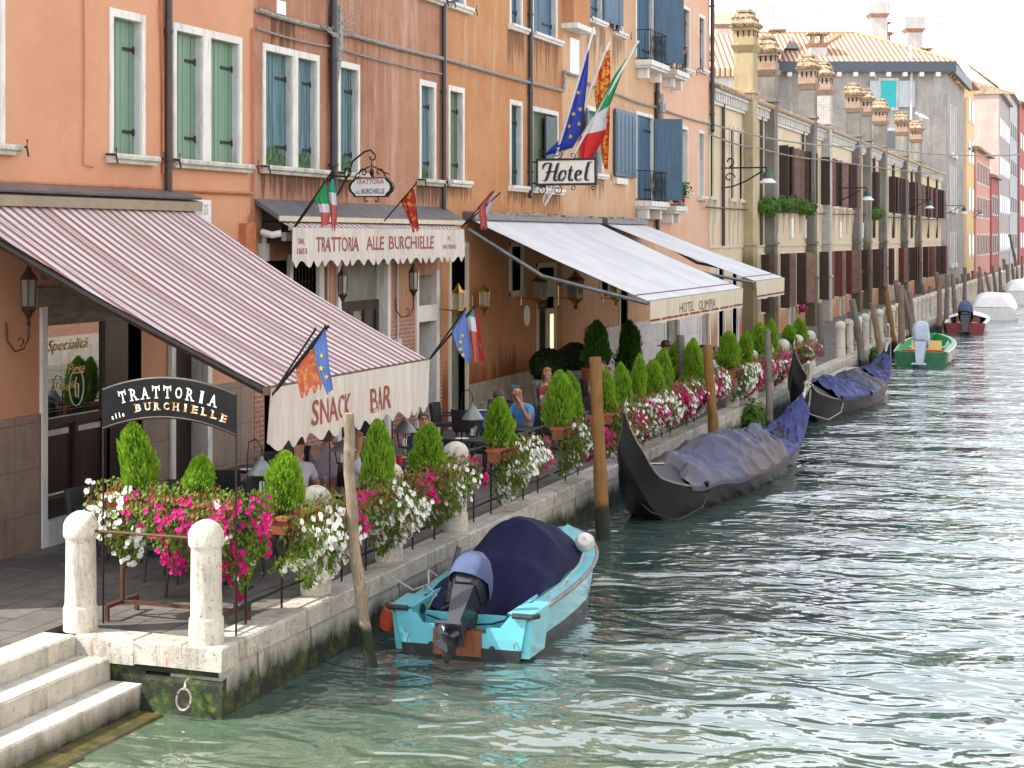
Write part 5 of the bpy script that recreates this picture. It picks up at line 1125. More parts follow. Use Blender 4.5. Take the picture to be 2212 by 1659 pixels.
# --- flags
def flagmat(name, c, c2=None, **k): return mat(name, c, c2 or tuple(x*.85 for x in c), rough=.8, scale=3, bump=.2, bscale=10, **k)
FB, FG, FW, FR_ = flagmat('flag_blue', (0.03,0.06,0.42)), flagmat('flag_green', (0.02,0.30,0.10)), flagmat('flag_white', (0.66,0.65,0.70)), flagmat('flag_red', (0.60,0.02,0.02))
FBp, FGp, FRp = flagmat('faded_flag_blue', (0.12,0.20,0.50)), flagmat('faded_flag_green', (0.05,0.32,0.24)), flagmat('faded_flag_red', (0.55,0.12,0.11))
FV = mat('venetian_red_and_gold', (0.50,0.02,0.015), (0.72,0.34,0.03), rough=.8, scale=13, lo=.47, hi=.53, obj=True); FVo = mat('faded_venetian_orange', (0.55,0.12,0.06), (0.62,0.28,0.10), rough=.8, scale=13, lo=.5, hi=.58)
FVr = mat('dark_red_lion_cloth', (0.42,0.02,0.02), (0.62,0.26,0.03), rough=.8, scale=9, lo=.55, hi=.60, obj=True)
FY = mat('flag_gold', (0.75,0.60,0.04), rough=.7)
def flag(label, group, Y, base, tip, L_, R_, bands, mats, stars=(), pr=0.014, fold=0.05, dy=0.0, pm='white', tails=0, tipball=True):
    b = (*atY(*base, Y), ); t_ = (*atY(*tip, Y), ); base3 = (b[0], Y, b[1]); tip3 = (t_[0], Y+dy, t_[1])
    o = thing('flag', label, 'flag', base3, group)
    g = MB(); g.tube([base3, tip3], pr, 8)
    if tipball: g.lathe([(.005,-.02),(pr*1.6,0),(.005,.03)], tip3, 8)
    g.build('pole', M[pm], o)
    LP = [(*atY(*p, Y+dy),) for p in L_]; RP = [(*atY(*p, Y+dy),) for p in R_]
    def along(P, v):
        n = len(P)-1; k = min(int(v*n), n-1); f = v*n-k; return (P[k][0]+(P[k+1][0]-P[k][0])*f, P[k][1]+(P[k+1][1]-P[k][1])*f)
    nv, nu = 40, 14
    g = MB()
    for side in (0, 1):
        idx0 = len(g.v); vs = []
        for j in range(nv+1):
            v = j/nv; a = along(LP, v); c = along(RP, v)
            for i in range(nu+1):
                u = i/nu; x_ = a[0]+(c[0]-a[0])*u; z_ = a[1]+(c[1]-a[1])*u
                if tails and v > .78: z_ -= 0.0 if (i//2) % 2 == 0 else -(v-.78)*.4
                ph = u*9.0+v*1.6
                vs.append((x_, Y+dy+fold*math.sin(ph)*(.25+v*.75)+fold*.4*math.sin(ph*2.3+1)+side*.004, z_))
        fs = []; ms = []
        for j in range(nv):
            v = (j+.5)/nv; mi = sum(1 for q_ in bands if v > q_)
            for i in range(nu):
                a = j*(nu+1)+i; f = (a, a+1, a+nu+2, a+nu+1); fs.append(f if side == 0 else f[::-1]); ms.append(mi)
        g._add(vs, fs); g.m[-len(ms):] = ms
    g.build('cloth', mats, o, smooth='all')
    if stars:
        for (u, v) in stars:
            g = MB(); a = along(LP, v); c = along(RP, v); x_ = a[0]+(c[0]-a[0])*u; z_ = a[1]+(c[1]-a[1])*u; r_ = stars_r[0]
            pts = [(x_+r_*(1 if k % 2 == 0 else .42)*math.sin(k*math.pi/5), z_+r_*(1 if k % 2 == 0 else .42)*math.cos(k*math.pi/5)) for k in range(10)]
            yv = Y+dy+fold*math.sin(u*9+v*1.6)*(.25+v*.75)+fold*.4*math.sin((u*9+v*1.6)*2.3+1)
            g.prism(pts, lambda p, q_: (p, yv-.022, q_), lambda p, q_: (p, yv-.010, q_)); g.build('star', FY, o)
    return o
stars_r = [0.07]
HF = 'large flags on poles above the hotel sign'
flag('large blue flag with yellow stars, left of the three above the Hotel sign', HF, 40.0, (1168,448), (1283,60), [(1270,86),(1262,130),(1240,200),(1224,260),(1205,305),(1175,333)], [(1273,90),(1269,170),(1263,230),(1256,290),(1238,320),(1181,336)], [], [FB], stars=((.35,.37),(.7,.45),(.35,.52),(.3,.62),(.75,.55),(.55,.7)), pr=.035, fold=.06)
flag('large red and gold flag, middle of the three above the Hotel sign', HF, 40.35, (1172,446), (1316,92), [(1305,112),(1290,165),(1283,200),(1290,260),(1295,300),(1300,350),(1307,366)], [(1317,108),(1319,150),(1318,210),(1318,270),(1316,320),(1314,366)], [], [FV], pr=.035, fold=.05, tails=0)
flag('large green white and red flag, right of the three above the Hotel sign', HF, 39.7, (1176,444), (1378,90), [(1377,93),(1326,163),(1286,240),(1268,270),(1249,302),(1253,343)], [(1379,96),(1350,142),(1327,205),(1312,245),(1310,290),(1281,343)], [.5,.74], [FG, FW, FR_], pr=.035, fold=.06)
stars_r[0] = 0.035
TF = 'small flags on thin poles along the trattoria awnings'
flag('small green white and red flag at the left end of the lettered valance', TF, 25.0, (634,492), (716,372), [(703,394),(676,428),(688,446),(692,467),(693,493)], [(704,395),(709,420),(713,449),(714,466),(712,482)], [.42,.66], [FG, FW, FRp], fold=.03, pm='iron')
flag('small red tailed flag half hidden behind the left green white and red one', TF, 25.1, (637,492), (722,372), [(716,385),(708,408),(712,440),(714,470),(716,500)], [(720,388),(726,410),(729,445),(729,470),(725,500)], [.3,.5], [FGp, FW, FRp], fold=.03, pm='iron', tails=1)
flag('small dark red lion flag in front of the middle of the lettered valance', TF, 29.0, (823,486), (899,396), [(890,408),(864,433),(876,460),(886,486),(891,503)], [(894,408),(898,428),(902,465),(905,485),(907,500)], [], [FVr], fold=.03, pm='iron', tails=1)
flag('small red and white flag at the right end of the lettered valance', TF, 32.75, (996,491), (1066,414), [(1062,412),(1031,447),(1035,470),(1038,496)], [(1063,418),(1048,446),(1052,470),(1054,497)], [], [FRp], fold=.03, pm='iron', tails=1)
flag('small pale flag just behind the red one at the right end of the valance', TF, 32.9, (997,491), (1080,417), [(1073,413),(1052,436),(1046,452),(1050,470)], [(1075,415),(1064,440),(1058,455),(1055,470)], [], [FW], fold=.03, pm='iron')
flag('faded blue starred flag at the near corner of the striped awning', TF, 17.45, (584,858), (703,706), [(700,713),(676,750),(684,795),(698,835),(706,854)], [(702,713),(708,750),(713,795),(718,820),(720,838)], [], [FBp], stars=((.55,.35),(.45,.5),(.6,.65)), fold=.03, pm='iron')
flag('faded orange tailed flag at the near corner of the striped awning', TF, 17.55, (586,857), (709,706), [(678,752),(650,775),(637,790),(640,820),(649,862)], [(684,770),(690,790),(695,805),(699,825),(698,842)], [], [FVo], fold=.03, pm='iron', tails=1)
flag('faded green and white flag lying behind the orange one', TF, 17.65, (586,856), (681,712), [(677,730),(662,752),(648,775),(636,795)], [(681,735),(676,760),(668,780),(660,800)], [.3], [FGp, FW], fold=.02, pm='iron')
flag('faded blue starred flag at the far corner of the striped awning', TF, 22.35, (927,777), (1004,668), [(1003,672),(976,717),(988,757),(1009,786)], [(1004,673),(1013,715),(1019,765),(1016,782)], [], [FBp], stars=((.6,.4),(.45,.5),(.35,.62),(.4,.75)), fold=.03, pm='iron')
flag('faded green white and red flag, middle one at the striped awning far corner', TF, 22.45, (928,776), (1026,660), [(1021,667),(1010,687),(1015,727),(1024,782)], [(1022,668),(1028,692),(1033,732),(1036,782)], [.25,.55], [FGp, FW, FRp], fold=.03, pm='iron')
flag('bright red and gold flag, rightmost at the far corner of the striped awning', TF, 22.55, (929,775), (1030,658), [(1026,665),(1028,702),(1034,740),(1036,792)], [(1030,670),(1039,727),(1043,757),(1048,790)], [], [FVr], fold=.02, pm='iron', tails=1)

# --- signs
def scroll(mb, Y, cx, cz, r0, r1, a0, a1, rad=0.012, n=20):
    pts = []
    for k in range(n+1):
        t = k/n; a = a0+(a1-a0)*t; r_ = r0+(r1-r0)*t; pts.append((cx+r_*math.cos(a), Y, cz+r_*math.sin(a)))
    mb.tube(pts, rad, 5); return pts
HSY = 38.8
x0, zt = atY(1160, 344, HSY); x1, zb = atY(1289, 399, HSY)
hs = thing('hotel_sign', 'rectangular white Hotel sign with black script on a wrought iron bracket', 'sign', (WX, HSY, zb))
g = MB(); g.box(x0, x1, HSY-.04, HSY+.04, zb, zt); g.build('panel', M['whitelet'], hs)
g = MB(); f = .045
for a in ((x0-.01,x1+.01,zt-f,zt+.01),(x0-.01,x1+.01,zb-.01,zb+f),(x0-.01,x0+f,zb+f,zt-f),(x1-f,x1+.01,zb+f,zt-f)): g.box(a[0],a[1],HSY-.055,HSY+.055,a[2],a[3])
g.build('frame', M['blackmat'], hs)
def script_strokes(nm, m, ox, oz, yv):
    sx_, sz_ = ((x1-x0)-.26)/4.15, ((zt-zb)-.20)/1.36
    ST = {'H': [[(.02,.86),(.06,1.1),(.25,1.28),(.52,1.33),(.72,1.27),(.62,.9),(.47,.45),(.34,.12),(.16,.0),(-.03,.05)],[(1.42,1.33),(1.28,1.22),(1.12,.7),(1.0,.25),(1.0,.06),(1.13,0),(1.28,.1)],[(.22,.60),(.7,.68),(1.25,.70)]],
      'o': [[(1.66+.25*math.cos(a*math.pi/8)+.12*math.sin(a*math.pi/8), .38+.37*math.sin(a*math.pi/8)) for a in range(17)]],
      't': [[(2.42,1.1),(2.3,.6),(2.22,.18),(2.27,.02),(2.42,.02),(2.55,.14)],[(2.08,.74),(2.62,.77)]],
      'e': [[(2.76,.34),(3.05,.42),(3.2,.58),(3.12,.75),(2.94,.72),(2.78,.5),(2.74,.2),(2.86,.02),(3.05,.02),(3.26,.16)]],
      'l': [[(3.98,1.36),(3.84,1.3),(3.70,.85),(3.58,.3),(3.6,.06),(3.72,.0),(3.88,.08)],[(3.98,1.36),(4.1,1.34)]]}
    for ch, strokes in ST.items():
        g = MB()
        for st_ in strokes:
            P = []
            for a, b_ in zip(st_, st_[1:]):
                for q_ in range(4): P.append((a[0]+(b_[0]-a[0])*q_/4, a[1]+(b_[1]-a[1])*q_/4))
            P.append(st_[-1]); n = len(P)
            P = [P[0]]+[((P[i-1][0]+2*P[i][0]+P[i+1][0])/4, (P[i-1][1]+2*P[i][1]+P[i+1][1])/4) for i in range(1, n-1)]+[P[-1]]
            rs = []
            for i in range(n):
                a, b_ = P[max(0,i-1)], P[min(n-1,i+1)]; vert = abs(b_[1]-a[1])/(math.hypot(b_[0]-a[0], b_[1]-a[1])+1e-6); rs.append((.012+.026*vert)*min(1, .35+4*min(i, n-1-i)/n))
            L_ = []; R2 = []
            for i in range(n):
                a, b_ = P[max(0,i-1)], P[min(n-1,i+1)]; dx, dz = (b_[0]-a[0])*sx_, (b_[1]-a[1])*sz_; l = math.hypot(dx, dz)+1e-9; nx, nz = -dz/l*rs[i], dx/l*rs[i]
                cx_, cz_ = ox+P[i][0]*sx_, oz+P[i][1]*sz_; L_.append((cx_+nx, yv, cz_+nz)); R2.append((cx_-nx, yv, cz_-nz))
            for i in range(n-1): g.quad(L_[i], L_[i+1], R2[i+1], R2[i])
        g.build(nm, m, hs)
script_strokes('lettering_shadow', M['reveal'], x0+.185, zb+.095, HSY-.0425)
script_strokes('letter', M['blackmat'], x0+.16, zb+.11, HSY-.046)
g = MB(); g.box(WX, x0, HSY-.02, HSY+.02, zt-.09, zt-.05); g.box(WX, x0, HSY-.02, HSY+.02, zb+.03, zb+.07)
for zc_, sg in ((zt+.13, 1), (zb-.12, -1)):
    for cx_ in (x0+.12, x0+.55): scroll(g, HSY, cx_, zc_, .13, .03, -math.pi/2*sg, sg*math.pi*2.2, .014); 
    for cx_ in (x0+.95, x1-.1): scroll(g, HSY, cx_, zc_-.05*sg, .08, .02, -math.pi/2*sg, sg*math.pi*1.8, .012)
g.build('bracket', M['iron'], hs)

OY = 27.35
ox0, oz0 = atY(757, 425, OY); ox1, oz1 = atY(848, 384, OY); cx, cz = (ox0+ox1)/2, (oz0+oz1)/2; W2, H2_ = (ox1-ox0)/2, (oz1-oz0)/2
os_ = thing('hanging_trattoria_sign', 'white shield shaped trattoria sign hanging from a curled iron bracket', 'sign', (WX, OY, cz))
def shield(k=1.0):
    pts = []
    for sx_, sz_ in ((1,1),(1,-1),(-1,-1),(-1,1)):
        arc = [(.72,1),(.80,.72),(.93,.45),(1,0)]
        if (sx_, sz_) == (1,1): pts += [(a*W2*k, b_*H2_*k) for a, b_ in arc]
        if (sx_, sz_) == (1,-1): pts += [(a*W2*k, -b_*H2_*k) for a, b_ in arc[::-1][1:]]
        if (sx_, sz_) == (-1,-1): pts += [(-a*W2*k, -b_*H2_*k) for a, b_ in arc]
        if (sx_, sz_) == (-1,1): pts += [(-a*W2*k, b_*H2_*k) for a, b_ in arc[::-1][1:]]
    return pts
g = MB(); g.prism(shield(1.06), lambda p, q_: (cx+p, OY-.045, cz+q_), lambda p, q_: (cx+p, OY+.045, cz+q_)); g.build('frame', M['iron'], os_)
g = MB(); g.prism(shield(.93), lambda p, q_: (cx+p, OY-.052, cz+q_), lambda p, q_: (cx+p, OY+.052, cz+q_)); g.build('panel', M['white'], os_)
text_mesh('TRATTORIA', 'lettering', flagmat('sign_red', (0.50,0.05,0.10)), os_, (cx-W2*.66, OY-.054, cz+.06), (1,0,0), (0,0,1), W2*1.32, H2_*.55, 0.003, bold=.015)
text_mesh('BURCHIELLE', 'lettering', M['blackmat'], os_, (cx-W2*.40, OY-.054, cz-H2_*.70), (1,0,0), (0,0,1), W2*1.08, H2_*.55, 0.003, bold=.012)
text_mesh('ALLE', 'lettering', M['blackmat'], os_, (cx-W2*.68, OY-.054, cz-H2_*.70), (1,0,0), (0,0,1), W2*.22, H2_*.3, 0.003)
g = MB()
bx, bz = atY(715, 378, OY); tx, tz = atY(803, 330, OY)
g.tube([(bx-.25,OY,bz-.75),(bx+.15,OY,bz-.35),(bx+.35,OY,bz-.02),(bx+.45,OY,bz+.25),(tx-.15,OY,tz+.02),(tx-.02,OY,tz+.05),(tx+.05,OY,tz-.02)], .018, 6)
g.tube([(WX+.1,OY,bz+.02),(bx+.1,OY,bz-.02),(bx+.36,OY,bz-.04)], .018, 6)
scroll(g, OY, bx+.33, bz+.06, .10, .03, -1.5, 4.2, .015); scroll(g, OY, tx, tz-.08, .09, .03, 1.4, -3.6, .015)
scroll(g, OY, bx-.42, bz-.18, .16, .03, .3, 6.4, .016); scroll(g, OY, bx-.18, bz-.10, .12, .03, .0, 4.5, .014); g.tube([(bx-.3,OY,bz-.05),(bx,OY,bz+.0)], .016, 6)
g.tube([(tx,OY,tz-.16),(tx,OY,tz-.30)], .012, 5); g.lathe([(.01,0),(.035,.04),(.05,.09),(.03,.13),(.01,.16)], (tx,OY,tz-.45), 8)
for sx_ in (-1, 1):
    scroll(g, OY, cx+sx_*.16, cz+H2_+.10, .09, .02, math.pi/2*(1-sx_*1.2), math.pi*(1.5 if sx_ > 0 else -1.0), .014)
    scroll(g, OY, cx+sx_*.30, cz+H2_+.05, .05, .015, 0, sx_*5, .012); scroll(g, OY, cx+sx_*.10, cz-H2_-.06, .06, .02, math.pi/2, math.pi/2-sx_*4.5, .012)
    g.tube([(cx+sx_*.02,OY,cz+H2_+.22),(cx+sx_*.12,OY,cz+H2_+.18),(cx+sx_*.3,OY,cz+H2_+.08)], .013, 5)
g.build('bracket', M['iron'], os_)

# arched entrance sign over the gap at the corner
GY = 15.35
gs = thing('arched_sign', 'black arched trattoria sign with white and gold lettering above the corner flower stand', 'sign', (-9.6, GY, QZ))
gl, gr = atY(223, 860, GY)[0], atY(510, 860, GY)[0]
def zpx(px, py): return atY(px, py, GY)[1]
gt = [zpx(223,842), zpx(365,817), zpx(510,854)]; gb = [zpx(224,925), zpx(365,901), zpx(509,939)]
zT0, zTm, zB0, zBm = (gt[0]+gt[2])/2, gt[1], (gb[0]+gb[2])/2, gb[1]
def arcz(x, z0, zm): u = (x-gl)/(gr-gl)*2-1; return zm - (zm-z0)*u*u
N = 24; xs = [gl+(gr-gl)*k/N for k in range(N+1)]
g = MB()
for a, b_ in zip(xs, xs[1:]):
    g.hexa([(a,GY-.015,arcz(a,zB0,zBm)),(b_,GY-.015,arcz(b_,zB0,zBm)),(b_,GY+.015,arcz(b_,zB0,zBm)),(a,GY+.015,arcz(a,zB0,zBm)),(a,GY-.015,arcz(a,zT0,zTm)),(b_,GY-.015,arcz(b_,zT0,zTm)),(b_,GY+.015,arcz(b_,zT0,zTm)),(a,GY+.015,arcz(a,zT0,zTm))])
g.build('panel', M['black'], gs)
g = MB(); g.tube([(x_,GY,arcz(x_,zT0,zTm)) for x_ in xs], .018, 6); g.tube([(x_,GY,arcz(x_,zB0,zBm)) for x_ in xs], .02, 6)
g.tube([(gl,GY,QZ),(gl,GY,zT0)], .011, 6); g.tube([(gr,GY,QZ),(gr,GY,zT0)], .011, 6); g.build('frame', M['iron'], gs)
def arctext(s_, px0, px1, frac0, frac1, m, spacing=1.0, bold=0.0, serif=0.0):
    xa, xb = atY(px0, 870, GY)[0], atY(px1, 870, GY)[0]; n = len(s_); w_ = (xb-xa)/n
    for k, ch in enumerate(s_):
        xc = xa + w_*(k+.5); zb_ = arcz(xc,zB0,zBm); zt_ = arcz(xc,zT0,zTm); h = (zt_-zb_)
        sl = (arcz(xc+.01,zT0,zTm)-arcz(xc-.01,zT0,zTm))/.02; u = Vector((1,0,sl)).normalized(); v = Vector((-u.z,0,u.x))
        cw = w_*(.26 if ch in 'Il' else .60); ph = (frac1-frac0)*h*(.66 if ch in 'ae' else 1)
        o = Vector((xc, GY-.016, zb_+h*frac0)) - u*cw/2
        text_mesh(ch, 'letter', m, gs, o, u, v, cw, ph, 0.004, bold=bold)
        if serif:
            g = MB(); t_ = serif; n_ = 0.005
            feet = {'B':[(0,0),(0,1)],'U':[(.1,1),(.95,1)],'C':[],'H':[(.1,0),(.9,0),(.1,1),(.9,1)],'E':[(.05,0),(.05,1)],'L':[(.05,0),(.05,1)],'T':[(.5,0)], 'R':[(.1,0),(.95,0),(.1,1)], 'A':[(.05,0),(.95,0)], 'I':[(.5,0),(.5,1)], 'O':[]}.get(ch, [])
            for fx, fy in feet:
                c_ = o + u*cw*fx + v*ph*fy + Vector((0,-n_,0)); hw = w_*.16
                a_, b2, c2, d_ = c_-u*hw-v*t_, c_+u*hw-v*t_, c_+u*hw+v*t_, c_-u*hw+v*t_
                g.quad(a_, b2, c2, d_)
            if ch == 'T':
                for fx in (0, 1): c_ = o+u*cw*fx+v*ph*.86+Vector((0,-n_,0)); g.quad(c_-u*t_-v*.03, c_+u*t_-v*.03, c_+u*t_+v*.03, c_-u*t_+v*.03)
            if g.v: g.build('letter_serif', m, gs)
arctext('TRATTORIA', 258, 472, .50, .79, M['whitelet'], bold=.012, serif=.006)
arctext('BURCHIELLE', 292, 494, .19, .38, M['goldlet'], bold=.03, serif=.004)
arctext('alle', 243, 273, .13, .27, M['whitelet'], bold=.03)

# --- wall lanterns
def lantern(label, px, py_top, py_bot, X, mm, br='below', group='wall lanterns', seg=6, rr=.115):
    Y, zt = atX(px, py_top, X); zb = atX(px, py_bot, X)[1]; h = zt-zb
    o = thing('wall_lantern', label, 'lantern', (X, Y, zb), group); c = (X, Y, zb)
    k = h/1.0; R_ = rr*k/0.9
    g = MB(); g.lathe([(R_*1.2,h*.74),(R_*.9,h*.80),(R_*.5,h*.86),(R_*.45,h*.90),(R_*.25,h*.94),(.008,h)], c, seg); g.build('roof', mm, o)
    g = MB(); g.lathe([(R_*.86,h*.32),(R_*.95,h*.735)], c, seg); g.build('glass', M['lampglass'], o)
    g = MB()
    for i in range(seg):
        a = 2*math.pi*i/seg; g.tube([(X+R_*.88*math.cos(a),Y+R_*.88*math.sin(a),zb+h*.32),(X+R_*1.0*math.cos(a),Y+R_*1.0*math.sin(a),zb+h*.74)], .010, 4)
    g.lathe([(R_*.1,0),(R_*.3,h*.05),(R_*.15,h*.10),(R_*.55,h*.2),(R_*1.0,h*.27),(R_*1.0,h*.31)], c, seg); g.build('frame', mm, o)
    g = MB()
    if br == 'below': g.tube([(X,Y,zb+.02),(X,Y,zb-.15),(X-.08,Y,zb-.30),(WX+.18,Y,zb-.34),(WX+.06,Y,zb-.2),(WX+.04,Y,zb+.05)], .014, 6); scroll(g, Y, X-.14, zb-.2, .07, .02, -1.5, 3.5, .010)
    else: g.tube([(X,Y,zb+h*.25),(WX,Y,zb+h*.3)], .014, 6); g.box(WX,WX+.02,Y-.05,Y+.05,zb+h*.1,zb+h*.6)
    g.build('bracket', mm, o)
    return o
lantern('dark lantern beside the shop window at the left edge', 62, 568, 705, -13.4, M['bronze'])
lantern('rusty lantern left of the trattoria door under the lettered valance', 740, 572, 662, -13.35, M['bronze'])
lantern('rusty lantern on the brickwork right of the trattoria door', 893, 567, 650, -13.35, M['bronze'])
lantern('brass lantern in front of the tall grey hotel door', 990, 612, 692, -13.3, M['brass'], 'side', 'brass lanterns on the hotel wall', rr=.15)
lantern('brass lantern alone on the brown hotel wall above the starred flag', 1045, 611, 682, -13.5, M['brass'], 'side', 'brass lanterns on the hotel wall', rr=.16)
lantern('large brass lantern left of the lit menu case', 1165, 588, 668, -13.3, M['brass'], 'side', 'brass lanterns on the hotel wall', rr=.2)
lantern('brass lantern hanging right of the lit menu case', 1243, 584, 668, -13.3, M['brass'], 'side', 'brass lanterns on the hotel wall', rr=.2)
lantern('small brass lantern right of the last hotel window, half hidden by the awning arm', 1330, 606, 660, -13.4, M['brass'], 'side', 'brass lanterns on the hotel wall', rr=.2)
# lit menu case
mc = thing('menu_case', 'glowing yellow menu case on the hotel wall', 'menu case', (WX, 40.3, 2.2))
Ya, za = atX(1177, 798, WX); Yb, zb_ = atX(1194, 665, WX)
Ya, Yb = 41.15, 41.75
zb0, zt0 = atX(1222, 775, WX)[1], atX(1222, 668, WX)[1]
Ya, zA = atX(1178, 795, WX); Yb, zB = atX(1193, 665, WX)
g = MB(); g.box(WX, WX+.08, Ya, Yb, zA, zB); g.build('case', M['creamhotel'], mc)
M['lit'] = mat('lit_menu', (0.8,0.75,0.5), rough=.6); bb = M['lit'].node_tree.nodes['Principled BSDF']; bb.inputs['Emission Color'].default_value = (1,.86,.5,1); bb.inputs['Emission Strength'].default_value = 0.9
g = MB(); g.box(WX+.08, WX+.085, Ya+.15, Yb-.15, zA+.3, zB-.15); g.build('lit_page', M['lit'], mc)
rd = MB(); Yc, zc0 = atX(1137, 682, WX); rd.prism([(.2*math.cos(a*math.pi/10), .26*math.sin(a*math.pi/10)) for a in range(20)], lambda p, q_: (WX, Yc+p, zc0+q_), lambda p, q_: (WX+.03, Yc+p, zc0+q_))
tag(rd.build('oval_plaque', M['white'], origin=(WX,Yc,zc0)), 'small white oval plaque left of the hotel entrance', 'plaque')

# --- street lamps on long iron arms along the terrace
SL = ['nearest street lamp on a scrolled iron arm, in front of the pale windows', 'second street lamp on its arm, just left of the seventh chimney shaft', 'third street lamp on its arm along the terrace', 'fourth street lamp on its arm, in front of the grey house', 'farthest street lamp on its arm, near the coral houses']
for k, (pa, pb, py, lt) in enumerate(((122,440,1162,1270),(872,1130,1300,1388),(1372,1558,1382,1442),(1636,1798,1422,1480),(1840,1910,1458,1488))):
    Y = yX(zc(pa)); z = atX(zc(pa), zy(py), WX)[1]; xe = atY(zc(pb), zy(py), Y)[0]; zl = atY(zc(pb), zy(lt), Y)[1]
    o = thing('street_lamp', SL[k], 'street lamp', (WX, Y, z), 'street lamps on long arms')
    g = MB(); g.tube([(WX,Y,z),(xe,Y,z)], .03, 5); L_ = min(1.6, xe-WX); g.tube([(WX,Y,z-.75),(WX+.4,Y,z-.72),(WX+L_*.6,Y,z-.5),(WX+L_,Y,z-.12)], .03, 5)
    scroll(g, Y, WX+.3, z-.38, .22, .05, 0, 5.5, .025); scroll(g, Y, WX+.3, z+.25, .2, .05, -1.5, 3.5, .03); g.build('arm', M['iron'], o)
    h = z-zl; g = MB(); g.lathe([(.06,-.05),(.08,-.15),(.16,-.3*h),(.2,-.62*h),(.1,-.66*h)], (xe,Y,z), 8); g.build('lamp_body', mat('lamp_green', (.03,.10,.08), rough=.5) if k == 0 else bpy.data.materials['lamp_green'], o)
    g = MB(); g.lathe([(.14,-.64*h),(.36,-.95*h),(.30,-.99*h),(.05,-1.0*h)], (xe,Y,z), 10); g.build('lamp_shade', M['white'], o)
# wires across the canal
g = MB(); p0 = Vector((WX+.1, 59.5, 9.2)); 
def wpt(px, py, X): Y, z = atX(px, py, X); return (X, Y, z)
tag(MB().tube(rope_path([(WX+.1,59.2,9.2),(-9.5,70,8.9),(-3.0,84,9.2),(6,100,10.8)], 0.25), .035, 5).build('overhead_cable', M['cable'], origin=p0), 'grey cable crossing the canal in front of the chimney stacks', 'cable')
tag(MB().tube(rope_path([wpt(1525,447,-13.6), wpt(1850,463,-13.6), wpt(2050,475,-13.6)], 0.06), .03, 4).build('facade_cable', M['pipeblack'], origin=(WX,60,6.5)), 'thin dark cable running along the yellow terrace between the storeys', 'cable')
tag(MB().tube(rope_path([wpt(1530,288,-13.5), wpt(1640,320,-13.4), wpt(1780,345,-13.3), wpt(2030,375,-13.3)], 0.1), .035, 4).build('eave_cable', M['cable'], origin=(WX,60,9.5)), 'light cable looped below the eaves of the yellow terrace', 'cable')
# ================================================================ STREET FURNITURE, PLANTS, PEOPLE
ONES = ['','first','second','third','fourth','fifth','sixth','seventh','eighth','ninth','tenth','eleventh','twelfth','thirteenth','fourteenth','fifteenth','sixteenth','seventeenth','eighteenth','nineteenth']
TENS = {2:('twenty','twentieth'),3:('thirty','thirtieth'),4:('forty','fortieth'),5:('fifty','fiftieth'),6:('sixty','sixtieth'),7:('seventy','seventieth'),8:('eighty','eightieth')}
def ordn(n): return ONES[n] if n < 20 else (TENS[n//10][1] if n % 10 == 0 else TENS[n//10][0]+' '+ONES[n % 10])
BP = [(.185,0),(.187,.10),(.185,.24),(.180,.262),(.168,.275),(.165,.6),(.161,.99),(.163,1.0),(.184,1.025),(.190,1.05),(.190,1.15),(.178,1.19),(.150,1.235),(.105,1.27),(.05,1.295),(.005,1.30)]
def bollard(name_label, x, y, seg=20):
    mb = MB(); mb.lathe(BP, (0,0,0), seg)
    for i, v in enumerate(mb.v):
        d = mnoise.noise(v*3+Vector((x*3,y*3,0)))*.012 + mnoise.noise(v*9+Vector((y,x,2)))*.005
        mb.v[i] = Vector((v.x*(1+d*3), v.y*(1+d*3), v.z+d*.5))
    o = mb.build('stone_bollard', M['bollard'], origin=(0,0,0), smooth='x'); o.location = (x, y, QZ)
    return tag(o, name_label, 'bollard', 'stone bollards along the quay')
bys = [15.0, 17.53, 19.66, 22.0]
while bys[-1] < 196: bys.append(bys[-1] + (2.33 if bys[-1] < 51 else 2.12))
bys = [y for y in bys if not (52.6 < y < 57.3) and not (23.5 < y < 39)]
bollard('near left white stone bollard at the head of the water stairs', -10.52, 15.0, 28)
bx = -8.95
src_ = None; NB = len(bys)
for i, y in enumerate(bys):
    lab = 'white stone bollard on the quay corner above the iron ring' if i == 0 else '%s white stone bollard along the quay edge, counted from the corner' % ordn(i+1)
    if i < 4: src_ = bollard(lab, bx, y, 28)
    else:
        o = src_.copy(); COL.objects.link(o); o.location = (bx+rnd.uniform(-.02,.02), y, QZ); o.rotation_euler = (0,0,rnd.uniform(0,6.2)); o['label'] = lab
# railings
def railing(lab, p, q_, top=True, near=True):
    p = Vector(p); q_ = Vector(q_); o = thing('iron_railing', lab, 'railing', p, 'iron railings between the bollards')
    d = (q_-p); L = d.length; d.normalize(); a = p+d*.15; b_ = q_-d*.15; up = Vector((0,0,1))
    g = MB(); g.tube([a+up*1.09, b_+up*1.09], .017, 6); g.build('top_rail', M['rustiron'] if near == 2 else M['iron'], o)
    g = MB(); g.tube([a+up*.22, b_+up*.22], .017, 6); g.build('lower_rail', M['iron'], o)
    g = MB()
    for f in ((.33,.66) if L < 3 else (.2,.4,.6,.8)): c_ = p.lerp(q_, f); g.part(); g.tube([c_+up*(0.0 if f < .5 else .0), c_+up*1.09], .014, 5)
    g.build_each('upright', M['iron'], o)
g = thing('iron_bar', 'single rusty bar joining the two nearest bollards at the stair head', 'bar', (-10.3,15.0,QZ+1.07))
MB().tube([(-10.35,15.0,QZ+1.09),(-9.15,15.0,QZ+1.09)], .017, 6).build('bar', M['rustiron'], g)
for i in range(min(NB-1, 78)):
    if bys[i+1]-bys[i] > 3: continue
    railing('iron railing between the %s and %s quay bollards' % (ordn(i+1), ordn(i+2)), (bx, bys[i], QZ), (bx, bys[i+1], QZ))
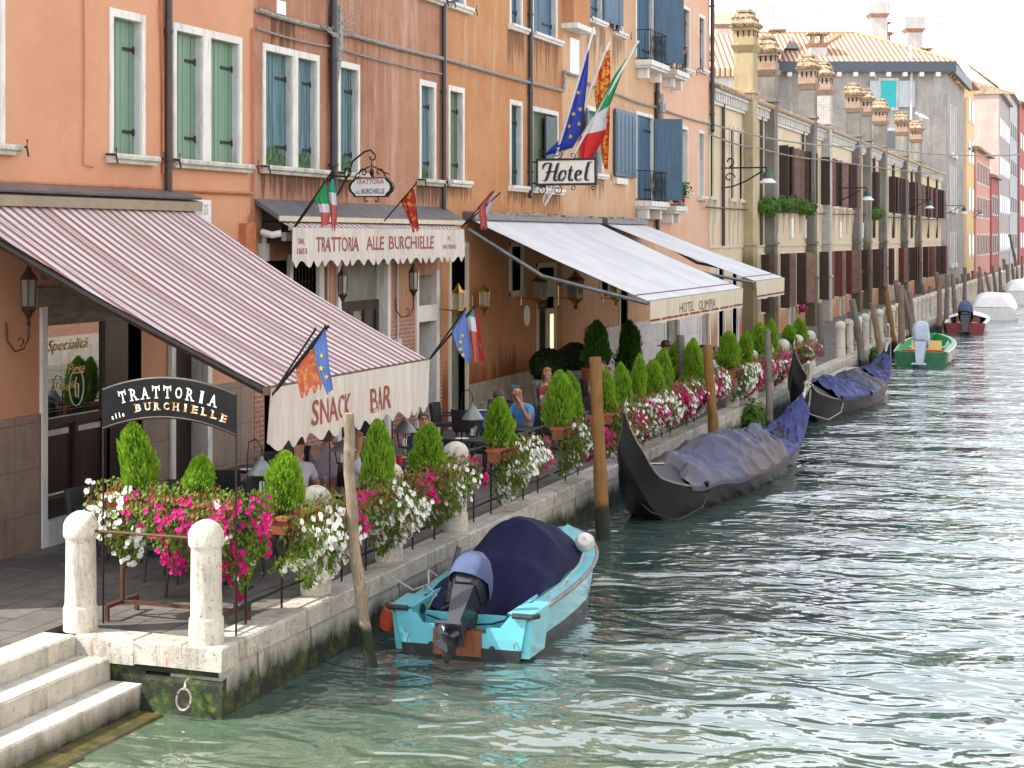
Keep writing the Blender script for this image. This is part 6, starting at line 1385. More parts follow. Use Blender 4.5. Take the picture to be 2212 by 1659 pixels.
for k in range(8): railing('%s iron railing section behind the dense flower planters, without bollards' % ordn(k+1), (bx, 22.0+2.2*k, QZ), (bx, 24.2+2.2*k, QZ))

# --- conifers
def conifer_tpl(seed, n=2600, fat=1.0, dark=False):
    rr = random.Random(seed); o = thing('potted_conifer', 'x', 'conifer', (0,0,0))
    prof = lambda t: 0.47*fat*(.50+.50*math.sin(math.pi/2*min(1,(t+.05)/.36)))*max(0,(1-t**2.6))**.68*(1-.06*math.cos(t*9+seed))
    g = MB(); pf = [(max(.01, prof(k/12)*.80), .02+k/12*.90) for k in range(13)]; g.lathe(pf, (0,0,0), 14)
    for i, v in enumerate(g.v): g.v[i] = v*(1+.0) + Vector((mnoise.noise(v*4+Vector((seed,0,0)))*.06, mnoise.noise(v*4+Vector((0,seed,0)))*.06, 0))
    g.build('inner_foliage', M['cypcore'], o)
    g = MB()
    for k in range(n):
        t = rr.random()**.92; a = rr.random()*2*math.pi; r_ = prof(t)*(.74+.34*rr.random()**1.6)
        lob = 1+.11*math.sin(a*3+seed+t*5)+.07*math.sin(a*7+t*11+seed)+.30*mnoise.noise(Vector((math.cos(a)*1.7,math.sin(a)*1.7,t*4+seed)))
        r_ *= lob; p = Vector((r_*math.cos(a), r_*math.sin(a), t*.95+.02))
        out = Vector((math.cos(a), math.sin(a), .9+1.6*t)).normalized(); L = (.07+.075*rr.random())*(1.0-.15*t); wd = L*.20
        side = out.cross(Vector((rr.uniform(-1,1),rr.uniform(-1,1),rr.uniform(-1,1)))).normalized()
        out = (out+Vector((rr.uniform(-.35,.35),rr.uniform(-.35,.35),rr.uniform(-.2,.35)))).normalized()
        g._add([p-side*wd*.5, p+out*L*.45-side*wd*1.1, p+out*L, p+out*L*.45+side*wd*1.1, p+side*wd*.5], [(0,1,2,3,4)])
        if k % 2:
            s2 = (out+side*.9).normalized(); g._add([p+out*L*.2, p+out*L*.35+s2*L*.35, p+s2*L*.75+out*L*.2], [(0,1,2)])
    for k in range(260):  # loose sprays breaking the outline
        t = rr.random()**.8; a = rr.random()*2*math.pi; r_ = prof(t)*.92; p = Vector((r_*math.cos(a), r_*math.sin(a), t*.93)); out = Vector((math.cos(a)*.55, math.sin(a)*.55, 1.0+t)).normalized(); L = rr.uniform(.09,.17)
        side = out.cross(Vector((-math.sin(a), math.cos(a), rr.uniform(-.5,.5)))).normalized()*L*.13
        g._add([p-side, p+out*L*.5-side*1.1, p+out*L, p+out*L*.5+side*1.1, p+side], [(0,1,2,3,4)])
    for k in range(26):  # feathery leading shoots
        a = rr.random()*2*math.pi; r_ = rr.random()*.10; p = Vector((r_*math.cos(a), r_*math.sin(a), .88+rr.random()*.05)); L = .06+.07*rr.random()
        g.tri(p+Vector((-.012,0,0)), p+Vector((.012,0,0)), p+Vector((rr.uniform(-.03,.03),rr.uniform(-.03,.03),L))); g.tri(p+Vector((0,-.012,0)), p+Vector((0,.012,0)), p+Vector((rr.uniform(-.03,.03),rr.uniform(-.03,.03),L)))
    g.build('foliage', M['cypdark'] if dark else M['cyp'], o, kind=None)
    g = MB(); g.tube([(0,0,-.08),(0,0,.15)], .035, 6); g.build('stem', M['pole_dgrey'], o)
    return o
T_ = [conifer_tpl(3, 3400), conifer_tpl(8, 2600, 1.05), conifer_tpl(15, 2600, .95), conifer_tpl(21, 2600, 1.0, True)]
used = set()
CON = [ # px centre, top, bottom, width, plane X, template, label
 (303,915,1062,78,None,0,'tall columnar bright green conifer on the corner flower stand'),
 (428,985,1064,66,None,1,'small squat bright conifer on the corner flower stand'),
 (613,980,1105,80,-8.95,0,'sunlit conifer in the first hanging planter beyond the corner stand'),
 (818,913,1066,78,-8.95,2,'tall dark green conifer just right of the nearest mooring pole'),
 (919,916,1022,68,-8.95,1,'round conifer in front of the man with glasses'),
 (1076,862,976,72,-8.95,2,'conifer in front of the man in the royal blue shirt'),
 (1207,806,928,65,-8.95,0,'left one of the conifer pair beside the thick brown mooring pole'),
 (1238,806,912,44,-8.85,1,'right one of the conifer pair beside the thick brown mooring pole'),
 (1312,800,905,48,-8.95,2,'conifer immediately right of the thick brown mooring pole'),
 (1346,788,890,42,-8.95,0,'second conifer right of the thick brown mooring pole'),
 (1376,768,872,40,-8.9,2,'slim tallest conifer of the run behind the near gondola prow'),
 (1412,780,850,44,-8.9,1,'low round conifer left of the rough grey mooring pole'),
 (1430,757,842,40,-9.3,0,'conifer behind the low round one left of the grey pole'),
 (1455,742,824,40,-9.6,1,'conifer just left of the rough grey mooring pole, set further back'),
 (1495,735,834,42,-8.95,0,'conifer just right of the rough grey mooring pole'),
 (1510,742,825,32,-8.7,2,'narrow conifer between the grey and the second brown pole'),
 (1573,718,795,46,-8.95,1,'broad conifer right of the second brown mooring pole'),
 (1606,718,792,36,-8.9,0,'darker conifer left of the thin grey pole'),
 (1640,700,770,44,-8.95,1,'conifer behind the top of the thin grey pole'),
 (1664,692,765,36,-8.95,2,'conifer right of the top of the thin grey pole'),
 (1708,703,744,30,-8.95,0,'left small conifer of the last pair before the plain railing'),
 (1730,688,742,32,-8.95,2,'right and farthest conifer before the plain railing'),
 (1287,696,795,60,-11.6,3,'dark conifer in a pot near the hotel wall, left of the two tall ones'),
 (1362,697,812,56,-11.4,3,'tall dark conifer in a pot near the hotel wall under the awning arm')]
con_pos = []
for px, yt, yb, wpx, X, ti, lab in CON:
    if X is None:
        Y = 15.72; X, z1 = atY(px, yt, Y); z0 = atY(px, yb, Y)[1]
    else: Y, z1 = atX(px, yt, X); z0 = atX(px, yb, X)[1]
    d = -X*sT + Y*cT; h = z1-z0; wd = wpx*d/FPX
    r = dup(T_[ti], (X, Y, z0), rnd.uniform(0, 6.2), lab, (wd*rnd.uniform(.98,1.14), wd*rnd.uniform(.95,1.1), h*1.0), 'conifers in the planters', rx=rnd.uniform(-.12,.12), ry=rnd.uniform(-.12,.12))
    con_pos.append((X, Y, z0))
for t in T_:
    for c in list(t.children): bpy.data.objects.remove(c)
    bpy.data.objects.remove(t)

# --- flower planters
def blossom(g, p, n, r_, rr):
    """five-lobed trumpet: a shallow funnel with a notched rim"""
    n = n.normalized(); a = n.cross(Vector((.3,.5,.8))).normalized(); b_ = n.cross(a); rim = []; ph = rr.random()*6
    for k in range(10):
        an = ph+2*math.pi*k/10; q_ = r_*(1.0 if k % 2 == 0 else .80); rim.append(p+(a*math.cos(an)+b_*math.sin(an))*q_+n*(r_*.30 if k % 2 == 0 else r_*.38))
    g._add([p-n*r_*.12]+rim, [(0, 1+k, 1+(k+1) % 10) for k in range(10)])
def planter(lab, c, length, axis, outd, z, seed, nw, nm, split='mix', drop=.95, spread=.32, dead=.3, nleaf=1000, fr=.038, box=True):
    """c: centre; axis: unit vector along the box; outd: unit vector it spills towards"""
    rr = random.Random(seed); o = thing('flower_planter', lab, 'flower planter', (c[0], c[1], z), 'petunia planters along the railing')
    ax = Vector(axis); od = Vector(outd); C = Vector((c[0], c[1], z)); up = Vector((0,0,1))
    if box:
        g = MB(); h = .20; w0, w1 = .085, .115; l0, l1 = length/2-.03, length/2
        pb = [C+ax*sx_*l0+od*sy_*w0-up*h for sx_, sy_ in ((-1,-1),(1,-1),(1,1),(-1,1))]; pt = [C+ax*sx_*l1+od*sy_*w1 for sx_, sy_ in ((-1,-1),(1,-1),(1,1),(-1,1))]
        g.hexa(pb+pt); pr = [C+ax*sx_*(l1+.015)+od*sy_*(w1+.015)-up*.035 for sx_, sy_ in ((-1,-1),(1,-1),(1,1),(-1,1))]; g.hexa(pr+[q_+up*.04 for q_ in pr]); g.build('box', M['terrapot'], o)
        g = MB()
        for dz in (-.03, -.15): g.tube([C+ax*(-l1)+od*.13+up*dz, C+ax*l1+od*.13+up*dz], .010, 5)
        for sx_ in (-1, 1): g.tube([C+ax*sx_*l1*.9+od*.13+up*.0, C+ax*sx_*l1*.9+od*.13-up*.18, C+ax*sx_*l1*.9-od*.13-up*.2], .010, 5)
        g.build('holder', M['iron'], o)
    L2 = length/2*1.08
    def pnt():
        u = rr.uniform(-1, 1); v = rr.random()**.85          # v: 0 top .. 1 lowest tip
        hang = drop*(.82+.18*math.sin(u*4.1+seed))*(1-.18*abs(u)**3)
        zz = .10-v*hang; bulge = (.10+spread*math.sin(math.pi*min(1,(v*.85+.18)))**.8)
        lat = u*L2*(1.12-.22*v**2)*(1+.10*math.sin(v*7+seed))
        th = rr.random()**.45
        zz += .10*rr.random()*(1 if v < .2 else 0)
        return C+ax*lat+od*(bulge*th*1.25-.16*(1-v*.3)+(.0 if abs(u) < .8 else rr.uniform(-.12,.08)))+up*zz, u, v, th
    lf = MB(); dd = MB()
    for k in range(int(nleaf*1.7)):
        p, u, v, th = pnt(); isdead = rr.random() < dead*(1-v)**1.3*.95 and th < .97
        L = rr.uniform(.04,.072)*(fr/.038); n = (od*rr.uniform(.2,1)+ax*rr.uniform(-.7,.7)+up*rr.uniform(-.2,.9)).normalized(); a = n.cross(up+ax*.1).normalized(); t_ = (n.cross(a)*rr.choice((-1,1))+a*rr.uniform(-.8,.8)).normalized(); s_ = n.cross(t_).normalized()
        if isdead: q_ = p+Vector((rr.uniform(-.04,.04),rr.uniform(-.04,.04),-rr.uniform(.05,.14))); dd.quad(p-s_*.006, p+s_*.006, q_+s_*.004, q_-s_*.004); dd.tri(p, p+t_*L*.8+s_*.01, p+t_*L*.8-s_*.012)
        else: lf._add([p-t_*L*.5, p-s_*L*.32, p+t_*L*.55, p+s_*L*.32], [(0,1,2,3)])
    for k in range(30):
        u = rr.uniform(-1,1); p = C+ax*u*L2+od*rr.uniform(-.1,.12)+up*.03; q_ = p+Vector((rr.uniform(-.06,.06),rr.uniform(-.06,.06),rr.uniform(.05,.16))); s_ = Vector((.006,.004,0)); (dd if k % 2 else lf).quad(p-s_, p+s_, q_+s_, q_-s_)
        (dd if k % 2 else lf)._add([q_, q_+Vector((.03,.01,.01)), q_+Vector((.01,.03,.03))], [(0,1,2)])
    lf.build('leaves', M['leaf'], o, kind='stuff')
    if dd.v: dd.build('dried_stalks', M['deadleaf'], o, kind='stuff')
    wm, mm = MB(), MB(); kw = km = 0; tries = 0
    while (kw < nw or km < nm) and tries < 9000:
        tries += 1; p, u, v, th = pnt()
        if th < .72 or v < .04: continue
        if split == 'mix': white = mnoise.noise(Vector((u*length*1.8+9, v*2.2, seed*2.3)))*1.6+rr.uniform(-.25,.25) < (nw/(nw+nm)-.5)*1.3
        elif split == 'far': white = u+.30*math.sin(v*5+seed) < .55          # magenta on the far side
        elif split == 'left': white = u < .15+.3*math.sin(v*6+seed)
        else: white = rr.random() < nw/(nw+nm)
        if v < .12 and rr.random() < .4: continue
        if mnoise.noise(Vector((u*length*2.6, v*3.4, seed*1.7))) < -.02 and rr.random() < .88: continue
        n = od*rr.uniform(.6,1.2)+ax*rr.uniform(-.6,.6)+up*rr.uniform(-.1,.8)
        if white and kw < nw: blossom(wm, p+od*.035, n, fr*rr.uniform(.8,1.15), rr); kw += 1
        elif not white and km < nm: blossom(mm, p+od*.035, n, fr*rr.uniform(.8,1.1), rr); km += 1
    if wm.v: wm.build('white_blossoms', M['petalw'], o, kind='stuff')
    if mm.v: mm.build('magenta_blossoms', M['petalm'], o, kind='stuff')
    return o
# the corner stand
stand = thing('flower_stand', 'rusty iron flower stand on the quay corner between the two nearest bollards', 'plant stand', (-9.7, 15.7, QZ))
g = MB(); x0, x1, y0, y1 = -10.48, -9.02, 15.42, 16.05
for xx in (x0, x1):
    g.box(xx-.02, xx+.02, y0, y1, QZ+.14, QZ+.18); g.box(xx-.02, xx+.02, y0-.001, y0+.04, QZ, QZ+.14); g.box(xx-.02, xx+.02, y1-.04, y1+.001, QZ, QZ+.14)
    g.box(xx-.018, xx+.018, (y0+y1)/2-.02, (y0+y1)/2+.02, QZ+.18, QZ+1.40)
g.box(x0+.02, x1-.02, (y0+y1)/2-.02, (y0+y1)/2+.018, QZ+.142, QZ+.178); g.box(x0+.02, x1-.02, (y0+y1)/2-.1, (y0+y1)/2-.06, QZ+1.14, QZ+1.17); g.box(x0+.02, x1-.02, (y0+y1)/2+.06, (y0+y1)/2+.1, QZ+1.14, QZ+1.17)
g.build('frame', M['rustiron'], stand)
planter('left planter on the corner stand, trailing mostly white petunias', (-10.20, 15.70), .95, (1,0,0), (0,-1,0), 2.10, 3, 120, 30, 'left', .92, .30, .5, 900, .036)
planter('middle planter on the corner stand, trailing bright magenta petunias', (-9.42, 15.70), .85, (1,0,0), (0,-1,0), 2.06, 5, 14, 150, 'mix', 1.0, .30, .45, 900, .035)
planter('sunlit planter just past the corner, white petunias with a magenta fringe at the far side', (-8.90, 17.15), 1.35, (0,1,0), (1,0,0), 1.80, 7, 330, 90, 'far', 1.08, .50, .35, 1500, .040)
planter('magenta petunias hanging at the corner bollard end of the stand', (-9.02, 15.85), .55, (.8,.6,0), (.6,-.8,0), 2.02, 8, 8, 130, 'mix', 1.15, .25, .2, 900, .036, box=False)
PL = [ (19.2, 1.05, 1.72, 160, 55, 'far', 1.0, 'white petunia planter right beside the nearest mooring pole'),
 (21.0, .95, 1.72, 40, 34, 'far', .95, 'thin leafy planter with few flowers left of the fourth bollard'),
 (23.9, 1.05, 1.70, 190, 45, 'far', 1.0, 'dense white petunia planter below the conifer of the blue shirt man'),
 (27.0, 1.1, 1.70, 60, 90, 'left', 1.0, 'planter with magenta petunias left and white right, before the brown pole'),
 (29.9, 1.0, 1.64, 70, 60, 'mix', 1.0, 'mixed petunia planter right behind the thick brown pole'),
 (31.3, 1.0, 1.66, 95, 60, 'mix', .95, 'mixed petunia planter behind the near gondola stern'),
 (32.8, 1.1, 1.68, 90, 90, 'far', .95, 'planter of white and magenta petunias left of the rough grey pole'),
 (34.3, 1.1, 1.68, 130, 60, 'mix', .9, 'planter of white and pink petunias at the rough grey pole'),
 (35.9, 1.2, 1.70, 140, 90, 'mix', .95, 'planter between the grey pole and the second brown pole'),
 (37.6, 1.1, 1.66, 60, 60, 'mix', .8, 'planter seen just right of the second brown pole top'),
 (40.9, 1.4, 1.64, 130, 90, 'far', 1.0, 'planter of white and red petunias below the broad conifer'),
 (43.3, 1.3, 1.66, 100, 70, 'mix', .9, 'planter behind the thin grey pole with white flowers left'),
 (45.4, 1.4, 1.66, 60, 130, 'mix', 1.0, 'strongly magenta planter right of the thin grey pole'),
 (49.8, 1.5, 1.64, 60, 60, 'mix', .7, 'last planter with pale flowers before the plain railing')]
for k, (y, L, z, nw, nm, sp, dr, lab) in enumerate(PL):
    planter(lab, (-8.86, y), L*1.08, (0,1,0), (1,0,0), z+.03, 20+k, int(nw*1.7), int(nm*1.7), sp, dr, .46, .45, 1200 if y < 30 else 900, .040 if y < 30 else .050)

# ivy clumps on the quay wall, balcony plants
def leafball(name, lab, cat, c, rad, n, m, L=.09, seed=1, sq=(1,1,1), pot=None, group=None):
    rr = random.Random(seed); o = thing(name, lab, cat, (c[0], c[1], c[2]-rad*sq[2]), group); g = MB(); c = Vector(c)
    for k in range(n):
        d = Vector((rr.gauss(0,1),rr.gauss(0,1),rr.gauss(0,1))).normalized(); lob = 1+(.22 if m is not M['boxw'] else .04)*mnoise.noise(d*2+Vector((seed,0,0)))*2
        p = c+Vector((d.x*sq[0],d.y*sq[1],d.z*sq[2]))*rad*lob*(.55+.45*rr.random()**.5); n_ = (d+Vector((rr.uniform(-.6,.6),rr.uniform(-.6,.6),rr.uniform(-.3,.8)))).normalized()
        a = n_.cross(Vector((.2,.3,.9))).normalized()*L*rr.uniform(.5,1); b_ = n_.cross(a).normalized()*L*rr.uniform(.4,.8); g.quad(p-a, p-b_, p+a, p+b_)
    g.build('leaves', m, o)
    if m is M['boxw']: rad *= 1.25
    g = MB(); g.lathe([(.01,-rad*.72*sq[2]),(rad*.55*sq[0],-rad*.4*sq[2]),(rad*.72*sq[0],0),(rad*.55*sq[0],rad*.4*sq[2]),(.01,rad*.72*sq[2])], c, 10, 1, sq[1]/sq[0]); g.build('inner_core', M['cypcore'] if m is not M['boxw'] else M['dark'], o)  # solid core, its dark colour stands for the shade within the leaves
    if pot:
        g = MB(); g.lathe([(pot[0]*.65,0),(pot[0],pot[1]*.85),(pot[0]*1.08,pot[1]*.86),(pot[0]*1.08,pot[1])], (c.x,c.y,pot[2]), 16); g.build('pot', pot[3], o)
    return o
IY = atX(1628, 920, -8.45)
leafball('ivy_clump', 'bright green bushy weed growing out of the quay wall left of the thin grey pole', 'weed', (-8.45, IY[0], .42), .40, 700, M['ivy'], .07, 2, (.7,1.3,1.1))
leafball('ivy_clump', 'smaller straggling weed low on the quay wall left of the bushy one', 'weed', (-8.5, atX(1585, 950, -8.5)[0], .15), .30, 350, M['ivy'], .06, 3, (.6,1.5,.9))
leafball('ivy_clump', 'round green weed on the quay wall behind the second gondola tip', 'weed', (-8.45, atX(1893, 785, -8.45)[0], .35), .42, 350, M['ivy'], .09, 4, (.7,1.2,1.1))
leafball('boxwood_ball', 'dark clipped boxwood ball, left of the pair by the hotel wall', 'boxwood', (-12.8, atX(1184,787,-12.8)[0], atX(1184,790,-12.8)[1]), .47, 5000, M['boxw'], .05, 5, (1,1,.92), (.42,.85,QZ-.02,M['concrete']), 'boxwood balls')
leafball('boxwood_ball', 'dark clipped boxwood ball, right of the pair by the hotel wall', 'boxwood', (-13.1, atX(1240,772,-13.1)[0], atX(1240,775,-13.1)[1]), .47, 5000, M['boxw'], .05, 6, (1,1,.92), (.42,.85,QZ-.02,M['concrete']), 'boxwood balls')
for (px, yb, X, lab) in ((1287,796,-11.6,'large terracotta pot under the left tall dark conifer'),(1362,813,-11.4,'large terracotta pot under the right tall dark conifer')):
    Y, z = atX(px, yb, X); g = MB(); g.lathe([(.22,0),(.34,z-QZ-.06),(.37,z-QZ-.05),(.37,z-QZ+.02),(.02,z-QZ)], (X,Y,QZ), 16); tag(g.build('plant_pot', M['terrapot'], origin=(X,Y,QZ), smooth='x'), lab, 'pot')
def atw(px, py, X=-13.4): Y, z = atX(px, py, X); return (X, Y, z)
leafball('balcony_plant', 'green pot plant on the upper balcony of the pinkish house', 'pot plant', atw(1447,116), .30, 260, M['cypdark'], .06, 7, (1,1,.8), (.16,.22,atw(1447,138)[2],M['terrapot']))
leafball('balcony_plant', 'trailing geranium in a hanging terracotta pot on the upper balcony', 'pot plant', (-13.3,)+atX(1466,112,-13.3), .18, 120, M['leaf'], .05, 8, (1,1,.6), (.22,.24,atw(1466,128)[2],M['terrapot']))
leafball('balcony_plant', 'large spreading green plant on the lower balcony of the pinkish house', 'pot plant', atw(1462,408), .50, 420, M['cypdark'], .08, 9, (.8,1.5,.75), (.2,.25,atw(1445,437)[2],M['terrapot']))
for k, (pa, pb, py) in enumerate(((1648,1675,445),(1682,1728,440),(1728,1758,448),(1886,1904,462))):
    c = atw((pa+pb)/2, py, WX+.35); L = yX(pb)-yX(pa)
    leafball('window_box_plant', ['short green geranium box left of the second chimney shaft','longest green geranium box on the yellow terrace','yellowish geranium box at the third chimney shaft','small lone geranium box further along the terrace'][k], 'window box', c, .45, 420, M['ivy'], .10, 12+k, (.8, L/.9, .9), None, 'window boxes on the terrace')
rg_ = leafball('window_box_plant', 'red geranium on a ground floor window of the yellow terrace', 'window box', atw(1733,666,WX+.3), .3, 60, M['petalm'], .09, 31, (.8,1.6,.8))

# --- chairs, tables, lanterns
def chair_tpl():
    o = thing('terrace_chair', 'x', 'chair', (0,0,0))
    g = MB(); g.box(-.25,.25,-.25,.24,.40,.46); g.build('seat', M['rattan'], o)
    g = MB()
    pts = []
    for k in range(9): a = math.pi*(k/8)+math.pi; pts.append((.27*math.cos(a), -.20+.12*math.sin(a)))
    for k in range(8):
        (xa, ya), (xb, yb) = pts[k], pts[k+1]; g.hexa([(xa,ya,.44),(xb,yb,.44),(xb*1.08,yb*1.08-.02,.44),(xa*1.08,ya*1.08-.02,.44),(xa*1.02,ya-.06,.86),(xb*1.02,yb-.06,.86),(xb*1.10,yb*1.08-.08,.86),(xa*1.10,ya*1.08-.08,.86)])
    g.build('backrest', M['rattan'], o)
    g = MB()
    for s_ in (-1, 1): g.part(); g.box(s_*.25-.03, s_*.25+.03, -.2, .22, .62, .655); g.tube([(s_*.25,.2,.62),(s_*.25,.22,.44)], .018, 5)
    g.build_each('armrest', M['rattan'], o)
    for sx_ in (-1, 1):
        for sy_ in (-1, 1): g = MB(); g.tube([(sx_*.22,sy_*.2,.42),(sx_*.24,sy_*.23,0)], .018, 6); g.build('leg', M['blackmat'], o)
    return o
def table_tpl():
    o = thing('terrace_table', 'x', 'table', (0,0,0))
    g = MB(); g.box(-.37,.37,-.37,.37,.71,.74); g.build('table_top', M['rattan'], o)
    g = MB(); g.tube([(0,0,.02),(0,0,.71)], .035, 8); g.build('pedestal', M['blackmat'], o)
    g = MB(); g.box(-.28,.28,-.03,.03,0,.03); g.box(-.03,.03,-.28,.28,.001,.028); g.build('foot', M['blackmat'], o)
    return o
CT, TT = chair_tpl(), table_tpl()
tabs = [(-10.25,17.6),(-10.3,20.4),(-10.4,23.3),(-10.5,26.6),(-10.4,28.4),(-10.4,31.2),(-10.5,34.0),(-12.2,18.8),(-12.3,22.0),(-12.2,25.0),(-12.0,31.0),(-10.8,37.5),(-10.8,41),(-10.8,44.5)]
n_ = 0
for i, (x, y) in enumerate(tabs):
    row = 'railing' if x > -11.5 else 'house wall'
    dup(TT, (x,y,QZ), rnd.uniform(-.1,.1), 'dark square terrace table, %s in the row beside the %s' % (ordn(i+1 if i < 7 else (i-6 if i < 11 else i-3)), row), group='terrace tables')
    for j, (dx, dy, rz, sd) in enumerate(((0,-.72,0,'near'),(0,.72,math.pi,'far'),(-.72,0,-math.pi/2,'wall'),(.70,0,math.pi/2,'canal'))):
        if sd == 'canal' and i not in (3, 5): continue
        if sd == 'wall' and i in (4, 8): continue
        dup(CT, (x+dx+rnd.uniform(-.05,.05), y+dy+rnd.uniform(-.06,.06), QZ), rz+rnd.uniform(-.2,.2), 'black woven armchair on the %s side of the %s table by the %s' % (sd, ordn(i+1 if i < 7 else (i-6 if i < 11 else i-3)), row), group='black woven terrace chairs')
for t in (CT, TT):
    for c in list(t.children): bpy.data.objects.remove(c)
    bpy.data.objects.remove(t)
LN = [(566,985,1062,-9.6,'first grey cone roofed lantern behind the corner flowers, its hook above'),(741,945,1000,-9.7,'grey lantern just left of the nearest mooring pole'),(874,900,965,-9.7,'grey lantern in front of the man with glasses'),(1021,868,942,-9.8,'grey lantern behind the fourth bollard near the blue shirt man'),(1186,838,900,-9.8,'grey lantern between the boxwood pot and the conifer pair')]
for px, ya, yb, X, lab in LN:
    Y, zt = atX(px, ya, X); zb = atX(px, yb, X)[1]; o = thing('terrace_lantern', lab, 'lantern', (X,Y,QZ), 'grey terrace lanterns on hooked stands'); h = zt-zb; c = (X,Y,zb)
    g = MB(); g.lathe([(.17*1.1,h*.50),(.12,h*.68),(.05,h*.86),(.02,h*.9),(.015,h)], c, 14); g.build('cone_roof', M['zinc'], o, smooth='x')
    g = MB()
    for k in range(6): a = k*math.pi/3; g.tube([(X+.13*math.cos(a),Y+.13*math.sin(a),zb+h*.5),(X+.09*math.cos(a),Y+.09*math.sin(a),zb)], .007, 4)
    g.lathe([(.09,-.01),(.09,.01)], c, 10); g.lathe([(.14,h*.48),(.14,h*.50)], c, 12); g.build('cage', M['iron'], o)
    g = MB(); g.lathe([(.03,0),(.035,.03),(.035,.12),(.01,.13)], c, 8); g.build('candle', M['white'], o)
    g = MB(); g.tube([(X-.2,Y,QZ),(X-.2,Y,zt+.0),(X-.18,Y,zt+.16),(X-.08,Y,zt+.2),(X,Y,zt+.1),(X,Y,zt)], .009, 5); g.tube([(X-.2,Y-.15,QZ+.02),(X-.2,Y+.15,QZ+.02)], .012, 5); g.build('hooked_stand', M['iron'], o)

# --- people
def skin_mesh(nodes, edges, name, m, parent, levels=2):
    keys = list(nodes); me = bpy.data.meshes.new('t'); me.from_pydata([nodes[k][0] for k in keys], [(keys.index(a), keys.index(b_)) for a, b_ in edges], [])
    ob = bpy.data.objects.new('t', me); COL.objects.link(ob); sk = ob.modifiers.new('s', 'SKIN'); sk.use_smooth_shade = True; sb = ob.modifiers.new('u', 'SUBSURF'); sb.levels = levels; sb.render_levels = levels
    for i, k in enumerate(keys):
        r_ = nodes[k][1]; me.skin_vertices[0].data[i].radius = (r_, r_) if not isinstance(r_, tuple) else r_
        me.skin_vertices[0].data[i].use_root = (i == 0)
    dg = bpy.context.evaluated_depsgraph_get(); out = bpy.data.meshes.new_from_object(ob.evaluated_get(dg)); bpy.data.objects.remove(ob); bpy.data.meshes.remove(me)
    out.materials.clear(); out.materials.append(m); o = bpy.data.objects.new(name, out); COL.objects.link(o); o.parent = parent; o['_o'] = tuple(parent['_o']); return o
